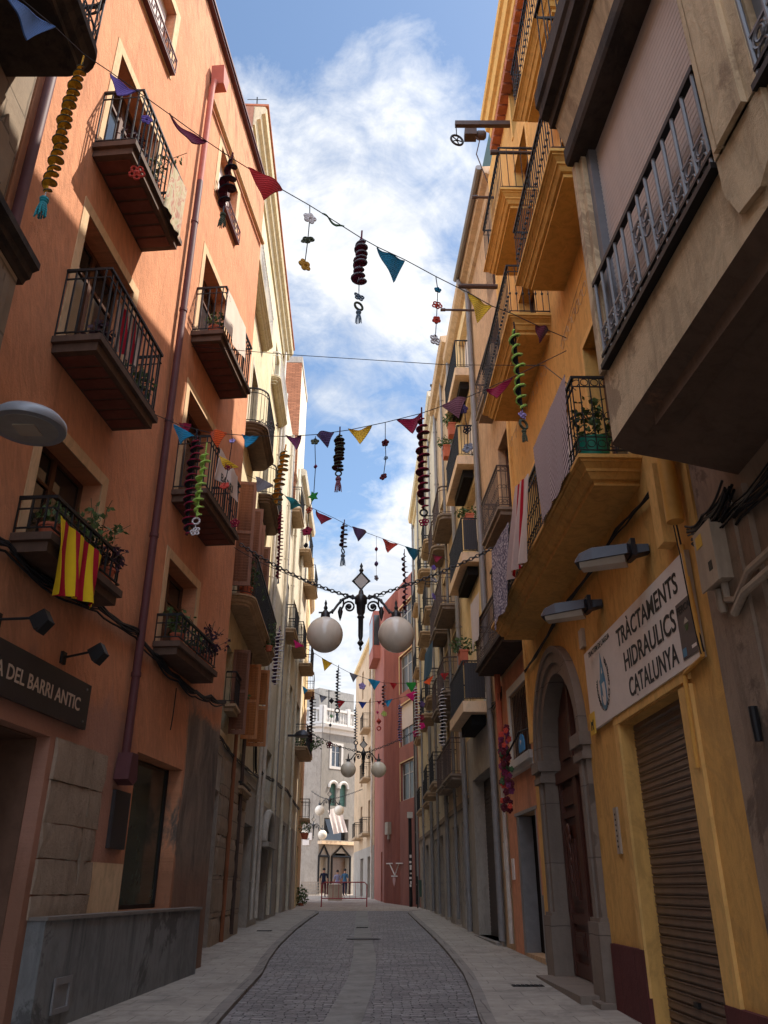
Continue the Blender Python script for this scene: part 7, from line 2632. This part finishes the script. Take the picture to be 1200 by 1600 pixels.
mb = MB()
for (p, q) in (((609, 1350), (617, 1368)), ((623, 1350), (617, 1368)), ((604, 1349.5), (613, 1349)), ((619, 1349), (629, 1349)), ((612, 1369), (621, 1369))):
    mb.tube([gp(*p), gp(*q)], .035, 5)
mb.build('letter', M['signwhite'], t)
mb = MB()
hc = gp(616, 1377)
pts = []
for i in range(20):
    a = 2 * math.pi * i / 20
    pts.append(hc + E3.t * (-.019 * 16 * math.sin(a) ** 3) + Z * (.019 * (13 * math.cos(a) - 5 * math.cos(2 * a) - 2 * math.cos(3 * a) - math.cos(4 * a))))
mb.prism(pts, E3.n * .012)
mb.build('heart', M['red_metal'], t)

# ================================================================ PEOPLE
def person(base, h, yaw, shirt, legs, label, stride=.12, skirt=None, lean=0.0, bald=False):
    """one continuous skinned body with clothing colours, hair as a child; back to the camera"""
    t = thing('person', label, 'person', base, 'people walking at the far end')
    me = bpy.data.meshes.new('body')
    k = h / 1.75
    J = {'pel': (0, 0, .95), 'wst': (0, 0, 1.10), 'chs': (0, .01, 1.32), 'nck': (0, 0, 1.48), 'hdb': (0, .01, 1.56), 'hdt': (0, .02, 1.70),
         'shl': (-.18, 0, 1.42), 'ell': (-.25, -.02, 1.14), 'wrl': (-.25, .08, .90), 'hnl': (-.24, .1, .80), 'shr': (.18, 0, 1.42), 'elr': (.25, -.02, 1.14), 'wrr': (.25, .06, .90), 'hnr': (.24, .08, .80),
         'hpl': (-.10, 0, .90), 'knl': (-.11, stride * .6, .50), 'anl': (-.11, stride, .09), 'tol': (-.12, stride + .15, .04), 'hpr': (.10, 0, .90), 'knr': (.11, -stride * .1, .50), 'anr': (.11, -stride, .10), 'tor': (.12, -stride + .15, .04)}
    Rr = {'pel': .14, 'wst': .125, 'chs': .15, 'nck': .055, 'hdb': .075, 'hdt': .085, 'shl': .07, 'ell': .048, 'wrl': .034, 'hnl': .036, 'shr': .07, 'elr': .048, 'wrr': .034, 'hnr': .036,
          'hpl': .095, 'knl': .065, 'anl': .045, 'tol': .038, 'hpr': .095, 'knr': .065, 'anr': .045, 'tor': .038}
    if skirt:
        for q in ('hpl', 'hpr'):
            Rr[q] = .13
        for q in ('knl', 'knr'):
            Rr[q] = .10
    names = list(J)
    ed = [('pel', 'wst'), ('wst', 'chs'), ('chs', 'nck'), ('nck', 'hdb'), ('hdb', 'hdt'), ('chs', 'shl'), ('shl', 'ell'), ('ell', 'wrl'), ('wrl', 'hnl'), ('chs', 'shr'), ('shr', 'elr'), ('elr', 'wrr'), ('wrr', 'hnr'),
          ('pel', 'hpl'), ('hpl', 'knl'), ('knl', 'anl'), ('anl', 'tol'), ('pel', 'hpr'), ('hpr', 'knr'), ('knr', 'anr'), ('anr', 'tor')]
    rot = Matrix.Rotation(yaw, 3, 'Z')
    me.from_pydata([tuple(rot @ V(J[q]) * k) for q in names], [(names.index(a), names.index(c)) for a, c in ed], [])
    ob = bpy.data.objects.new('body_rig', me)
    COL.objects.link(ob)
    md = ob.modifiers.new('skin', 'SKIN')
    md.use_smooth_shade = True
    for i, q in enumerate(names):
        me.skin_vertices[0].data[i].radius = (Rr[q] * k, Rr[q] * k * (.72 if q in ('pel', 'wst', 'chs') else 1))
    me.skin_vertices[0].data[0].use_root = True
    sb_ = ob.modifiers.new('sub', 'SUBSURF')
    sb_.levels = 2
    sb_.render_levels = 2
    bpy.context.view_layer.update()
    nm = bpy.data.meshes.new_from_object(ob.evaluated_get(bpy.context.evaluated_depsgraph_get()))
    bpy.data.objects.remove(ob)
    body = bpy.data.objects.new('body', nm)
    COL.objects.link(body)
    body.parent = t
    nm.materials.clear()
    for q in (M['skin'], M[shirt], M[legs], M['ink']):
        nm.materials.append(q)
    for p in nm.polygons:
        c = p.center / k
        r_ = math.hypot(c.x, c.y)
        side = abs((rot.inverted() @ c).x)
        if c.z > 1.50 or (side > .19 and c.z < 1.16 and c.z > .7):
            mi = 0
        elif c.z > .93:
            mi = 1
        elif c.z > (.5 if skirt == 'short' else .12):
            mi = 2
        elif skirt == 'short' and c.z > .1:
            mi = 0
        else:
            mi = 3
        p.material_index = mi
        p.use_smooth = True
    hd = V(base) + rot @ V(J['hdt']) * k
    mb = MB().sphere(hd + V((0, 0, .0)), .098 * k, 14, 10, (1, 1.12, 1.05))
    if not bald:
        mb.build('hair', M['hairm'], t, smooth=60)
    else:
        MB().sphere(hd + V((0, -.01, -.01)), .094 * k, 14, 10, (1, 1.1, .95)).build('hair', M['hairm'], t, smooth=60)
    return t


def gp2(x, Y):
    p = at_depth(x, 1388, Y)
    return V((p.x, Y, gz(Y)))


person(gp2(505.5, 60), 1.78, 0, 'navy', 'maroonc', 'person in dark navy shirt and dark trousers seen from behind, leftmost of the three walkers', .1)
person(gp2(527, 61), 1.66, .15, 'greyblue', 'purplec', 'person in pale grey top and mauve skirt seen from behind, in the middle', .14, 'short')
person(gp2(538.5, 66), 1.8, -.3, 'teal_c', 'navy', 'person in dark teal shirt standing beyond the others, near the shop shutter', .06)
